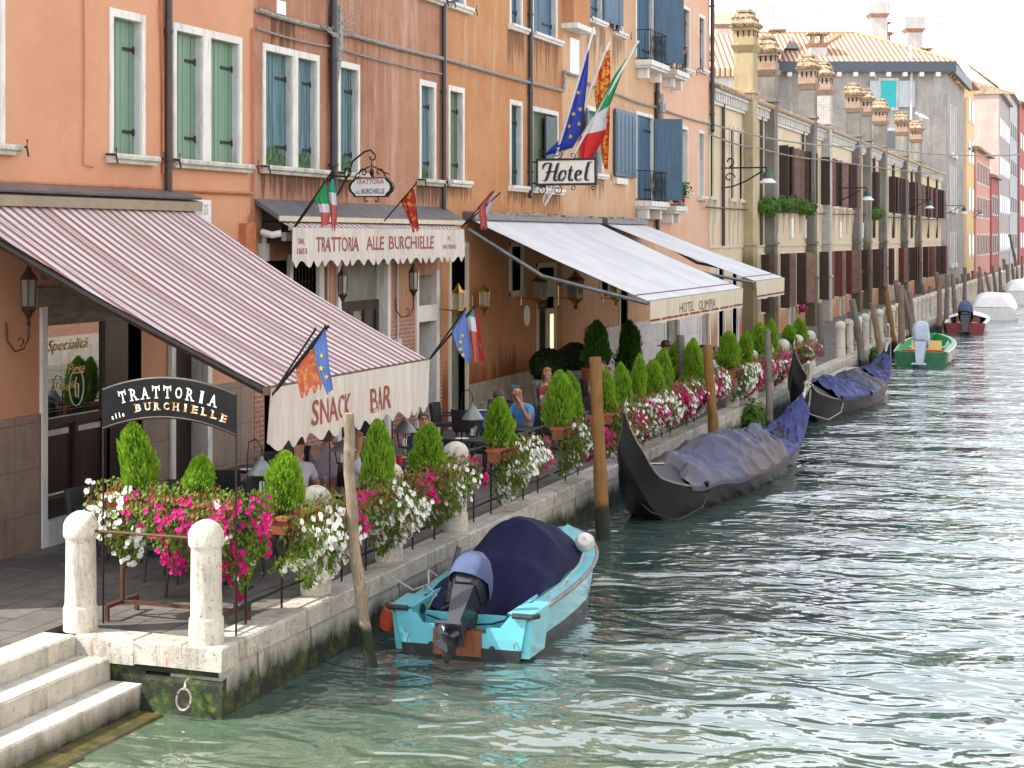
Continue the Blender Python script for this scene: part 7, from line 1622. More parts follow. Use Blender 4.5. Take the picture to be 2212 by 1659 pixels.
def person(lab, loc, rz, shirt, hair, trouser=None, pose='sit', skin='skin', sleeve='short', lean=.08, hairlen=0, glasses=False, headtilt=0.0, arms='table', bald=False, hat=None, scale=1.0, sun_g=None):
    p = thing('person', lab, 'person', (0,0,0)); hz = .52 if pose == 'sit' else .95
    L = lean; V = Vector
    hip = V((0,0,hz)); chest = V((0, .10*L*5*.3, hz+.36)); neck = V((0, .5*L, hz+.54)); head0 = V((0, .55*L+.01+headtilt*.3, hz+.66)); head1 = V((0, .6*L+.02+headtilt, hz+.77))
    N = {'hip': (hip, (.15,.11)), 'belly': (hip+V((0,.0,.17)), (.145,.11)), 'chest': (chest+V((0,.0,.03)), (.17,.12)), 'neck': (neck, .06), 'throat': (neck+V((0,.01,.06)), .055), 'jaw': (head0, (.068,.08)), 'skull': (head1, (.082,.098)), 'crown': (head1+V((0,-.005,.075)), (.055,.065))}
    E_ = [('hip','belly'),('belly','chest'),('chest','neck'),('neck','throat'),('throat','jaw'),('jaw','skull'),('skull','crown')]
    SH = {}
    for s_, n in ((-1,'l'),(1,'r')):
        sh = chest+V((s_*.19, .02, .10))
        if arms == 'table': el = sh+V((s_*.05,.14,-.26)); wr = V((s_*.10, sh.y+.36, hz+.24)); 
        elif arms == 'face' and s_ == -1: el = sh+V((s_*.10,.22,-.18)); wr = sh+V((.06,.26,.12))
        elif arms == 'face': el = sh+V((s_*.05,.14,-.26)); wr = V((s_*.05, sh.y+.34, hz+.24))
        else: el = sh+V((s_*.06,-.03,-.29)); wr = el+V((0,.07,-.26))
        hd = wr+(wr-el).normalized()*.09
        N.update({'sh'+n:(sh,.062), 'el'+n:(el,.042), 'wr'+n:(wr,.028), 'hd'+n:(hd,(.036,.02))}); E_ += [('chest','sh'+n),('sh'+n,'el'+n),('el'+n,'wr'+n),('wr'+n,'hd'+n)]
        fin = (wr-el).normalized(); sd = fin.cross(V((0,0,1))).normalized()
        for q_ in range(4): b0 = hd+sd*(.024-.016*q_); N['f%d%s'%(q_,n)] = (b0+fin*.035, .009); N['g%d%s'%(q_,n)] = (b0+fin*(.075 if q_ in (1,2) else .06)-V((0,0,.015)), .007); E_ += [('hd'+n,'f%d%s'%(q_,n)),('f%d%s'%(q_,n),'g%d%s'%(q_,n))]
        N['t'+n] = (hd+sd*.045*(-s_)+fin*.01, .010); E_.append(('wr'+n,'t'+n))
        if pose == 'sit': kn = hip+V((s_*.13,.44,.0)); ft = V((s_*.14,.46,.09)); toe = ft+V((0,.16,-.04)); th = hip+V((s_*.10,.10,-.01))
        else: kn = hip+V((s_*.09,.04*s_,-.44)); ft = V((s_*.10,.10*s_-.02,.09)); toe = ft+V((0,.15,-.05)); th = hip+V((s_*.09,.0,-.06))
        N.update({'th'+n:(th,.09), 'kn'+n:(kn,.062), 'ft'+n:(ft,.04), 'to'+n:(toe,(.04,.03))}); E_ += [('hip','th'+n),('th'+n,'kn'+n),('kn'+n,'ft'+n),('ft'+n,'to'+n)]
    body = skin_mesh(N, E_, 'body', M[skin], p)
    # clothing: the same skeleton a little thicker
    C_ = {k: N[k] for k in ('hip','belly','chest','neck')}; C_ = {k: (v[0], tuple(x*1.13 for x in v[1]) if isinstance(v[1], tuple) else v[1]*1.12) for k, v in C_.items()}
    EE = [('hip','belly'),('belly','chest'),('chest','neck')]
    for n in 'lr':
        C_['sh'+n] = (N['sh'+n][0], .08); el = N['el'+n][0]; sh = N['sh'+n][0]; C_['el'+n] = ((el if sleeve == 'long' else sh.lerp(el,.62)), .058); EE += [('chest','sh'+n),('sh'+n,'el'+n)]
        if sleeve == 'long': C_['wr'+n] = (N['wr'+n][0], .038); EE.append(('el'+n,'wr'+n))
    C_['neck'] = (neck-V((0,0,.015)), .075)
    skin_mesh(C_, EE, 'shirt', shirt, p)
    C_ = {'hip': (hip-V((0,0,.01)), (.165,.13))}; EE = []
    for n in 'lr':
        for k, r_ in (('th',.102),('kn',.075)): C_[k+n] = (N[k+n][0], r_)
        EE += [('hip','th'+n),('th'+n,'kn'+n)]
        if pose == 'sit' or trouser is None: C_['ft'+n] = (N['ft'+n][0]+V((0,0,.03)), .055); EE.append(('kn'+n,'ft'+n))
    skin_mesh(C_, EE, 'trousers', trouser or M['blackmat'], p)
    hc = head1+V((0,-.012,.03))
    if not bald:
        g = MB(); n1, n2 = 14, 10
        def hf(u, v):
            a = u*2*math.pi; b_ = v*math.pi*.60; front = max(0, math.sin(a)); b_ *= (1-.42*front)
            return hc+V((.088*math.cos(a)*math.sin(b_), .108*math.sin(a)*math.sin(b_)-.004, .098*math.cos(b_)))
        g.grid(hf, n1, n2)
        if hairlen:
            g.grid(lambda u, v: hc+V(((.09+.02*math.sin(v*3))*math.cos(math.pi*(1.02+u*.96)), .105*math.sin(math.pi*(1.02+u*.96))-.02*v, -.02-hairlen*v+.01*math.sin(u*20))), 14, 8)
        g.build('hair', hair, p, smooth='all')
    # face
    fy = head1.y+.098; 
    g = MB(); g._add([(-.012,fy-.02,head1.z+.02),(.012,fy-.02,head1.z+.02),(.018,fy-.01,head1.z-.025),(-.018,fy-.01,head1.z-.025),(0,fy+.022,head1.z-.022)], [(0,1,4),(1,2,4),(2,3,4),(3,0,4)]); g.build('nose', M[skin], p)
    g = MB()
    for s_ in (-1, 1): g.part(); g.lathe([(.002,-.008),(.012,-.004),(.012,.004),(.002,.008)], (s_*.031, fy-.016, head1.z+.018), 8)
    g.build_each('eye', M['dark'], p)
    g = MB()
    for s_ in (-1, 1): g.part(); g.lathe([(.005,-.03),(.016,-.015),(.018,.01),(.006,.028)], (s_*.088, head1.y-.005, head1.z), 8)
    g.build_each('ear', M[skin], p)
    g = MB(); g.box(-.022,.022,fy-.022,fy-.006,head1.z-.052,head1.z-.044); g.build('mouth', M['pink'], p)
    if glasses:
        g = MB(); zc_ = head1.z+(.018 if glasses != 'up' else .105); yy = fy+.004 if glasses != 'up' else fy-.03
        for s_ in (-1, 1): g.tube([(s_*.036+.026*math.cos(a*math.pi/6), yy, zc_+.019*math.sin(a*math.pi/6)) for a in range(13)], .0035, 4); g.tube([(s_*.062,yy,zc_),(s_*.09,head1.y,zc_)], .003, 4)
        g.tube([(-.012,yy,zc_),(.012,yy,zc_)], .003, 4)
        if glasses == 'up': g.box(-.06,-.012,yy-.004,yy+.004,zc_-.018,zc_+.018); g.box(.012,.06,yy-.004,yy+.004,zc_-.018,zc_+.018)
        g.build('glasses', M['mirror'] if glasses == 'up' else M['iron'], p)
    if hat:
        g = MB(); g.lathe([(.20,0),(.205,.01),(.11,.03),(.10,.10),(.06,.13),(.01,.135)], (hc.x,hc.y,hc.z+.02), 16); g.build('hat', hat, p)
    p.location = loc; p.rotation_euler = (0,0,rz); p.scale = (scale,)*3
    return p
M['mirror'] = mat('mirrored_lens', (0.15,0.55,0.75), rough=.1, metal=.6)
def cl(name, c): return mat(name, c, tuple(x*.8 for x in c), rough=.9, scale=4, bump=.35, bscale=7, bdist=.02, obj=True)
navy, royal, lblue, wsh, grey_, dk = cl('navy_shirt',(.015,.03,.10)), cl('royal_blue_shirt',(.02,.06,.42)), cl('light_blue_shirt',(.10,.30,.62)), cl('white_shirt',(.66,.66,.74)), cl('grey_shirt',(.26,.25,.30)), cl('dark_clothes',(.03,.03,.04))
SZ = QZ
person('man with short brown hair and glasses in a navy shirt, hand raised to his cheek', (-10.35, 24.05, SZ), R(-150), navy, M['hair_brown'], glasses=True, arms='face', sleeve='long', scale=1.06)
person('man in a royal blue T shirt seen from behind, leaning over his table', (-10.55, 27.55, SZ), R(-35), royal, M['hair_dark'], lean=.25, skin='skin2', scale=1.06, headtilt=.05)
person('bald man in a light blue shirt with mirrored sunglasses pushed up', (-10.40, 29.05, SZ), R(165), lblue, M['hair_brown'], bald=True, glasses='up', lean=.28, skin='skin2', arms='face', scale=1.06, headtilt=.06)
person('dark haired man in a light blue shirt half hidden by the brown pole', (-10.75, 35.2, SZ), R(-165), lblue, M['hair_dark'], scale=1.08)
person('person in a white shirt seen from behind near the corner conifer', (-10.7, 20.35, SZ), R(10), wsh, M['hair_dark'], lean=.2, scale=1.06)
person('woman in a grey top with dark hair beside the nearest mooring pole', (-10.9, 23.3, SZ), R(-80), grey_, M['hair_dark'], hairlen=.22, scale=1.06)
person('woman with long auburn hair behind the nearest mooring pole', (-10.3, 21.35, SZ), R(-60), wsh, M['hair_blonde'], hairlen=.30, scale=1.04)
person('woman in a brown brimmed hat behind the conifers', (-10.7, atX(1434,738,-10.7)[0], SZ), R(-120), dk, M['hair_dark'], hat=M['hair_brown'], scale=1.12)
person('dark haired person in dark clothes right of the rough grey pole', (-10.2, atX(1516,750,-10.2)[0], SZ), R(-160), dk, M['hair_dark'], scale=1.0)
person('grey haired person in a white shirt behind the second brown pole', (-9.9, atX(1543,760,-9.9)[0], SZ), R(-100), wsh, M['cable'], scale=.98)
person('woman in a pale floral blouse at the table left of the mooring pole', (-11.2, 22.3, SZ), R(20), cl('floral_blouse',(.40,.34,.42)), M['hair_brown'], hairlen=.18, scale=1.05)
person('man in a dark jacket by the house wall under the striped awning', (-12.2, 26.0, SZ), R(-170), dk, M['hair_brown'], arms='face', sleeve='long', scale=1.05)
person('woman in a red top seated behind the first boxwood ball', (-11.4, 33.2, SZ), R(-120), cl('red_top',(.25,.03,.04)), M['hair_blonde'], hairlen=.2, scale=1.05)
wk = person('distant walker in a white top with a blue backpack and green shorts', (-10.2, atX(2115,604,-10.2)[0], SZ), R(10), wsh, M['hair_dark'], trouser=cl('green_shorts',(.12,.62,.12)), pose='stand', arms='down', scale=1.0)
b_ = MB(); b_.hexa([(-.13,-.30,1.05),(.13,-.30,1.05),(.14,-.13,1.05),(-.14,-.13,1.05),(-.11,-.26,1.42),(.11,-.26,1.42),(.12,-.13,1.42),(-.12,-.13,1.42)]); bo = b_.build('backpack', royal, None, origin=(0,0,0))
bo.location = wk.location; bo.rotation_euler = wk.rotation_euler; tag(bo, 'blue backpack carried by the distant walker', 'backpack')
# ================================================================ BOATS AND MOORING POLES
M['turq_hull'] = mat('turquoise_gelcoat', (0.13,0.50,0.58), (0.12,0.36,0.40), rough=.28, scale=3.4, coat=.3, lo=.50, hi=.78, bump=.08, bscale=12)
M['bootblack'] = mat('black_antifouling', (0.010,0.011,0.013), (0.02,0.022,0.02), rough=.45, scale=6)
M['navytarp'] = mat('navy_boat_canvas', (0.0075,0.008,0.045), (0.005,0.006,0.032), spec=.2, rough=.8, scale=3, bump=.4, bscale=5, bdist=.03)
M['bluetarp'] = mat('royal_blue_canvas', (0.022,0.033,0.17), (0.014,0.02,0.11), rough=.6, scale=2.5, bump=.5, bscale=4, bdist=.04)
M['fadetarp'] = mat('faded_violet_grey_canvas', (0.052,0.062,0.13), (0.072,0.058,0.062), rough=.55, scale=.6, bump=.3, bscale=4, bdist=.03, lo=.38, hi=.62)
M['engcloth'] = mat('pale_blue_engine_cover', (0.07,0.095,0.21), (0.05,0.07,0.16), rough=.8, scale=3, bump=.3, bscale=8)
M['engine'] = mat('dark_grey_outboard', (0.035,0.040,0.050), (0.025,0.028,0.036), rough=.25, scale=3)
M['engblack'] = mat('black_rubber', (0.015,0.015,0.017), (0.025,0.025,0.028), rough=.5, scale=9)
M['engwhite'] = mat('pale_silver_outboard', (0.42,0.50,0.62), (0.36,0.43,0.54), rough=.3, scale=3)
M['rubrail'] = mat('grey_rubbing_strake', (0.24,0.23,0.23), (0.17,0.16,0.16), rough=.6, scale=5)
M['woodpad'] = mat('orange_wood_pad', (0.24,0.09,0.03), (0.17,0.06,0.02), rough=.5, scale=5, stretch=(6,6,1))
M['fender'] = mat('white_fender', (0.70,0.69,0.66), (0.52,0.51,0.48), rough=.5, scale=6)
M['redfender'] = mat('orange_red_fender', (0.62,0.09,0.04), (0.5,0.07,0.03), rough=.5, scale=5)
M['gondblack'] = mat('gondola_black_lacquer', (0.004,0.0045,0.006), (0.008,0.009,0.011), rough=.5, scale=2, spec=.15)
M['gondhull'] = mat('weathered_gondola_hull', (0.004,0.005,0.007), (0.013,0.016,0.020), rough=.42, scale=1.2, stretch=(1,.8,1.2), spec=.22)
M['silver'] = mat('polished_steel', (0.55,0.54,0.50), (0.40,0.39,0.36), rough=.3, metal=.8, scale=9)
M['gunmetal'] = mat('worn_gunwale', (0.30,0.27,0.22), (0.16,0.14,0.11), rough=.6, scale=9)

class Hull:
    """y runs from stern (0) to bow (L)"""
    def __init__(s, L, B, z_sheer, z_keel, half, flare=.82, ns=30):
        s.L, s.B, s.zs, s.zk, s.half, s.fl, s.ns = L, B, z_sheer, z_keel, half, flare, ns
    def sec(s, t, k):  # k: 0 keel .. 1 sheer, returns (x, z)
        b = s.half(t)*s.B/2; z0, z1 = s.zk(t), s.zs(t); x = b*(s.fl*min(1,(k/.16))**.8*(1-.0)+ (1-s.fl)*k) if k < 1 else b
        return x, z0+(z1-z0)*max(0, (k-.10)/.90)
    def shell(s, g, nk=12, zsplit=None):
        vs = []; n = s.ns
        ks = [i/nk for i in range(nk+1)]
        for i in range(n+1):
            t = i/n
            if zsplit is not None:
                z0, z1 = s.zk(t), s.zs(t); k0 = .10+.90*min(.9, max(.02, (zsplit-z0)/(z1-z0))); ks = [k0*j/4 for j in range(4)]+[k0+(1-k0)*j/(nk-4) for j in range(nk-3)]
            row = [(-s.sec(t, k)[0], t*s.L, s.sec(t, k)[1]) for k in ks[::-1]] + [(s.sec(t, k)[0], t*s.L, s.sec(t, k)[1]) for k in ks[1:]]
            vs += row
        w_ = 2*nk+1; fs = []; 
        for i in range(n):
            for j in range(w_-1): fs.append((i*w_+j, i*w_+j+1, (i+1)*w_+j+1, (i+1)*w_+j))
        g._add(vs, fs)
        if zsplit is not None:
            g.m[-len(fs):] = [1 if nk-4 <= (q_ % (w_-1)) < nk+4 else 0 for q_ in range(len(fs))]
        return w_
def paint_split(g, zline):
    """material 1 below zline"""
    for i, f in enumerate(g.f):
        if sum(g.v[k].z for k in f)/len(f) < zline: g.m[i] = 1
def strake(g, H, k, r_, off=.0, t0=0, t1=1, n=36, zoff=0, sides=(-1,1)):
    for sd in sides:
        pts = [];
        for i in range(n+1): t = t0+(t1-t0)*i/n; x, z = H.sec(t, k); pts.append((sd*(x+off), t*H.L, z+zoff))
        g.tube(pts, r_, 6)
def outboard(o, cy, cz, tilt, mm, scale=1.0, cover=None, name='outboard_motor', x=0):
    T = Matrix.Translation((x, cy, cz)) @ Matrix.Rotation(tilt, 4, 'X') @ Matrix.Scale(scale, 4)
    e = MB(); e.M = T
    prof = [((-.15,-.23),(.15,.23),0),((-.17,-.27),(.17,.26),.10),((-.18,-.28),(.18,.27),.28),((-.16,-.26),(.16,.22),.42),((-.11,-.19),(.11,.12),.50)]
    rings = []
    for (ax, ay), (bx2, by), z in prof:
        c = .06; rings.append([(ax+c,ay,z),(bx2-c,ay,z),(bx2,ay+c,z),(bx2,by-c,z),(bx2-c,by,z),(ax+c,by,z),(ax,by-c,z),(ax,ay+c,z)])
    vs = [p for r_ in rings for p in r_]; fs = [(i*8+k, i*8+(k+1) % 8, (i+1)*8+(k+1) % 8, (i+1)*8+k) for i in range(len(rings)-1) for k in range(8)]
    fs += [tuple(range(8))[::-1], tuple(range((len(rings)-1)*8, len(rings)*8))]
    e._add(vs, fs); mo = e.build(name, mm, o, smooth='x')
    e = MB(); e.M = T
    e.hexa([(-.07,-.16,-.62),(.07,-.16,-.62),(.06,.10,-.62),(-.06,.10,-.62),(-.13,-.20,-.01),(.13,-.20,-.01),(.12,.18,-.01),(-.12,.18,-.01)])
    e.hexa([(-.16,-.30,-.66),(.16,-.30,-.66),(.10,.14,-.66),(-.10,.14,-.66),(-.16,-.30,-.62),(.16,-.30,-.62),(.10,.14,-.62),(-.10,.14,-.62)])
    e.build('leg', mm, mo, smooth='x')
    e = MB(); e.M = T; e.hexa([(-.02,-.12,-.98),(.02,-.12,-.98),(.02,.03,-.98),(-.02,.03,-.98),(-.045,-.16,-.66),(.045,-.16,-.66),(.045,.10,-.66),(-.045,.10,-.66)])
    e.lathe([(.02,-.0),(.055,.05),(.06,.2),(.045,.3),(.01,.36)], (0,0,0), 10)
    n = 5*10+0
    k0 = len(e.v)-50
    for i in range(k0, len(e.v)): v = T.inverted() @ e.v[i]; e.v[i] = T @ Vector((v.x, .16-v.z, -.80+v.y))
    e.build('gearcase', M['engblack'], mo, smooth='x')
    e = MB(); e.M = T
    for k in range(3):
        a = k*2*math.pi/3+.4; c_, s_ = math.cos(a), math.sin(a)
        P = lambda r_, w_, dy: (r_*c_-w_*s_, -.24+dy, -.80+r_*s_+w_*c_)
        ring = [P(.04,-.02,-.03),P(.10,-.085,-.055),P(.165,-.06,-.05),P(.175,.0,-.01),P(.14,.07,.03),P(.04,.03,.03)]
        e._add(ring+[(p[0],p[1]+.008,p[2]) for p in ring], [tuple(range(6)), tuple(range(6,12))[::-1]]+[(i,(i+1)%6,(i+1)%6+6,i+6) for i in range(6)])
    e.lathe([(.01,0),(.04,.01),(.04,.03),(.01,.035)], (0,-.24,-.80), 8); e.build('propeller', M['engine'], mo)
    e = MB(); e.M = T; e.box(-.10,.10,.14,.30,-.40,-.02); e.tube([(-.12,.22,-.05),(.12,.22,-.05)], .04, 8); e.tube([(.05,.2,.05),(.05,.55,.10),(.05,.75,.14)], .025, 6); e.build('clamp_bracket', M['engblack'], mo)
    if cover:
        e = MB(); e.M = T
        def cf(u, v):
            a = u*2*math.pi; r_ = math.sin(v*math.pi*.56); ca, sa = math.cos(a), math.sin(a)
            sx_ = abs(ca)**.6*(1 if ca > 0 else -1); sy_ = abs(sa)**.6*(1 if sa > 0 else -1)
            return (sx_*r_*.225+.008*math.sin(a*5), sy_*r_*.345+.0, .22+.38*math.cos(v*math.pi*.56)+.02*math.sin(a*3+1)*v + (.10*sy_*v if sy_ < 0 else -.16*sy_*v))
        e.grid(cf, 28, 10); e.build('cloth_cover', cover, mo, smooth='all')
    return mo
# --- the blue motorboat
def blue_boat():
    o = thing('motorboat', 'turquoise motorboat with navy canvas cover and tilted outboard motor', 'motorboat', (0,0,0))
    L, B = 4.65, 1.78
    H = Hull(L, B, lambda t: .60+.24*t**2.2, lambda t: -.12+.75*max(0,(t-.62)/.38)**2.4, lambda t: (.93+.07*min(1,t/.35))*max(.0,1-max(0,(t-.42)/.58)**2.6)**.72, .80)
    g = MB(); w_ = H.shell(g, 14, .20)
    hull = g.build('hull', [M['turq_hull'], M['bootblack']], o, smooth='x')
    # transom with motor cut-out
    g = MB(); x1, z1 = H.sec(0, 1); xb = H.sec(0, .2)[0]; zb = -.12
    def tz(x): # top edge of transom
        a = abs(x); return .60 if a > .62 else (.60-(.62-a)/.12*.16 if a > .50 else (.44 if a > .34 else .37))
    xsl = [-x1,-.80,-.62,-.56,-.50,-.34,-.339,0,.339,.34,.50,.56,.62,.80,x1]
    for a, b_ in zip(xsl, xsl[1:]):
        for lo, hi, mi in ((zb, .20, 1), (.20, None, 0)):
            fa = xb+(x1-xb)*1 ; sc = lambda x, z: x*(xb+(x1-xb)*max(0,min(1,(z-zb)/(.6-zb))))/x1
            ha, hb = (hi, hi) if hi else (tz(a+1e-4), tz(b_-1e-4)); g.mi = mi
            g.hexa([(sc(a,lo),-.002,lo),(sc(b_,lo),-.002,lo),(sc(b_,lo),.05,lo),(sc(a,lo),.05,lo),(sc(a,ha),-.002,ha),(sc(b_,hb),-.002,hb),(sc(b_,hb),.05,hb),(sc(a,ha),.05,ha)])
    g.build('transom', [M['turq_hull'], M['bootblack']], o)
    # side decks, fore deck, inner walls
    g = MB(); n = 40; dw = .24
    def inner(t): x, z = H.sec(t, 1); return max(0, x-dw-(.5*max(0,(t-.70)/.3))), z
    for sd in (-1, 1):
        for i in range(n):
            ta, tb = i/n, (i+1)/n; (xa, za), (xb2, zb2) = H.sec(ta,1), H.sec(tb,1); (ia, _), (ib, _) = inner(ta), inner(tb)
            if ta >= .72: ia = ib = 0.0; 
            ya, yb = ta*L, tb*L; cr = .035
            q4 = [(sd*xa,ya,za),(sd*xb2,yb,zb2),(sd*ib,yb,zb2+cr),(sd*ia,ya,za+cr)]
            g.quad(*(q4 if sd > 0 else q4[::-1]))
            if ta < .72:
                q4 = [(sd*ia,ya,za+cr),(sd*ib,yb,zb2+cr),(sd*ib*.94,yb,.12),(sd*ia*.94,ya,.12)]; g.quad(*q4); q4 = [(sd*ia,ya,za+cr),(sd*ib,yb,zb2+cr),(sd*ib,yb,zb2-.0),(sd*ia,ya,za)]
    g.quad((-.65,0.05,.12),(.65,.05,.12),(.65,3.4,.12),(-.65,3.4,.12))
    g.build('deck', M['turq_hull'], o, smooth='x')
    g = MB()   # stern corner lockers and the splash well
    for sd in (-1, 1):
        g.hexa([(sd*.50,.05,.10),(sd*.84,.05,.10),(sd*.86,.62,.10),(sd*.56,.62,.10),(sd*.60,.05,.635),(sd*.90,.05,.635),(sd*.92,.62,.645),(sd*.66,.55,.645)])
        g.part()
    g.build_each('stern_locker', M['turq_hull'], o)
    g = MB(); g.box(-.56,.56,.30,.34,.1,.52); g.box(-.56,.56,.05,.30,.22,.24); g.build('motor_well', M['turq_hull'], o)
    g = MB(); g.box(-.33,.27,-.045,-.002,.10,.40); g.box(-.33,.27,.052,.10,.1,.40); g.build('motor_pad', M['woodpad'], o)
    g = MB(); strake(g, H, 1, .030, .012, 0, 1, 40, -.02); g.build('rubbing_strake', M['rubrail'], o, smooth='all')
    g = MB()
    for sd in (-1, 1): g.part(); g.tube([(sd*.66,-.03,.615),(sd*.90,-.03,.615),(sd*.955,.06,.615)], .034, 8)
    g.build_each('corner_bumper', M['engblack'], o)
    g = MB()
    for x_, z_ in ((-.25*1.0,.20),(.30*1.0,.17)): pass
    for x_ in (-.37,.40): g.part(); g.tube([(x_,-.02,.20),(x_,.0,.20)], .035, 10)
    g.build_each('drain_plug', M['engblack'], o)
    g = MB()
    for x_ in (-.66,.68): g.part(); g.tube([(x_,-.015,.22),(x_,-.03,.25),(x_,-.03,.29),(x_,-.015,.32)], .010, 6)
    g.build_each('towing_eye', M['silver'], o)
    g = MB()
    for x_, y_ in ((-.80,.95),(.80,.95),(.83,1.7),(-.83,1.9),(0,4.15)):
        z_ = H.sec(min(1,y_/L),1)[1]+.03; g.part(); g.tube([(x_,y_-.06,z_+.05),(x_,y_+.06,z_+.05)], .012, 6); g.tube([(x_,y_-.03,z_),(x_,y_-.03,z_+.05)], .010, 5); g.tube([(x_,y_+.03,z_),(x_,y_+.03,z_+.05)], .010, 5)
    g.build_each('cleat', M['silver'], o)
    # canvas
    g = MB(); y0, y1 = .55, 3.62
    def tf(u, v):
        y = y0+(y1-y0)*v; t = y/L; xi, z = inner(t); xi = min(xi+.07, H.sec(t,1)[0]-.06); x = -xi+2*xi*u; arch = math.sin(math.pi*u)**.75
        hump = .50*(math.exp(-((v-.60)/.36)**2) if v > .60 else math.exp(-((v-.60)/.30)**2))+.10; hump += .05*math.exp(-((v-.56)/.025)**2); hump *= min(1, (1-v)/.10+.25)
        edge = .02*math.sin(v*21)*abs(2*u-1)**4
        wr = .026*math.sin(u*17+v*4+2*math.sin(v*5))*max(0,.75-v)*1.4*(arch**.5)+.05*mnoise.noise(Vector((u*4,v*6,1)))*arch**.5+.02*mnoise.noise(Vector((u*11,v*14,4)))
        base_z = z+.05
        front = max(0, (.30-v)/.30)
        return (x, y, base_z+hump*arch*1.0+wr-edge-front*.55*arch*.9)
    g.grid(tf, 34, 40); g.build('canvas_cover', M['navytarp'], o, smooth='all')
    g = MB(); g.grid(lambda u, v: (-.62+1.24*u, .48+.10*v, .12+(tf(.12+.76*u, .02)[2]-.12)*v), 20, 4); g.build('canvas_skirt', M['navytarp'], o, smooth='all')
    outboard(o, .20, .78, R(-50), M['engine'], 1.0, M['engcloth'], x=.02)
    g = MB(); g.tube([(-.55,1.05,.52),(-.52,1.2,.85),(-.50,1.35,1.10)], .035, 8); g.build('tilt_strut', M['engine'], o)
    g = MB(); g.lathe([(.02,-.15),(.10,-.10),(.13,0),(.11,.09),(.05,.14)], (-.32,.62,.60), 10); g.tube([(-.42,.5,.5),(-.2,.55,.62),(.0,.5,.55)], .03, 6); g.tube([(-.62,.25,.55),(-.56,.25,.56)], .06, 10); g.tube([(.50,.22,.5),(.56,.22,.5)], .05, 10); g.tube([(.5,.2,.5),(.3,.3,.42),(.1,.3,.4)], .012, 5); g.tube([(-.5,.2,.5),(-.35,.3,.42),(-.2,.3,.42)], .012, 5); g.build('fuel_fittings', M['engblack'], o)
    rp = MB(); 
    rp.tube([(-.80,.95,.68),(-.95,.9,.62),(-1.15,.9,.72),(-1.3,1.0,.75)], .012, 5); rp.tube([(-.8,.95,.69),(-.6,.8,.60),(-.55,.55,.62),(-.6,.5,.5)], .010, 5); rp.tube([(.80,.95,.69),(.9,1.2,.72),(.84,1.7,.74),(.86,2.2,.80),(.80,2.6,.86)], .010, 5); rp.tube([(-.78,1.0,.7),(-.86,1.2,.82),(-.8,1.35,.72)], .012, 5)
    rp.build('mooring_rope', M['rope'], o)
    return o
bb = blue_boat(); 
a_, b_ = Vector((-7.20, 17.85, -.05)), Vector((-7.38, 22.3, -.05)); bb.location = a_; BBR = -math.atan2(b_.x-a_.x, b_.y-a_.y); bb.rotation_euler = (0, 0, BBR)
def at_boat(p, base=a_, rz=BBR): return Matrix.Translation(base) @ Matrix.Rotation(rz, 4, 'Z') @ Vector(p)
p = at_boat((.70, 3.05, .98)); g = MB(); g.lathe([(.02,-.17),(.12,-.13),(.165,-.03),(.165,.04),(.12,.13),(.03,.17)], (0,0,0), 18); g.lathe([(.02,.17),(.03,.20),(.01,.22)], (0,0,0), 8)
f_ = g.build('boat_fender', M['fender'], smooth='x'); f_.location = p-Vector((0,0,.05)); f_.scale = (.8,.8,.8); f_.rotation_euler = (R(50),R(20),0); tag(f_, 'round white fender lying on the bow deck of the turquoise boat', 'fender')
p = at_boat((-1.02, .30, .42)); g = MB(); g.lathe([(.02,-.22),(.10,-.16),(.12,0),(.10,.14),(.02,.2)], (0,0,0), 14); f_ = g.build('boat_fender', M['redfender'], smooth='x'); f_.location = p; f_.rotation_euler = (R(20),R(25),0); tag(f_, 'orange red fender squeezed between the turquoise boat and the quay', 'fender')

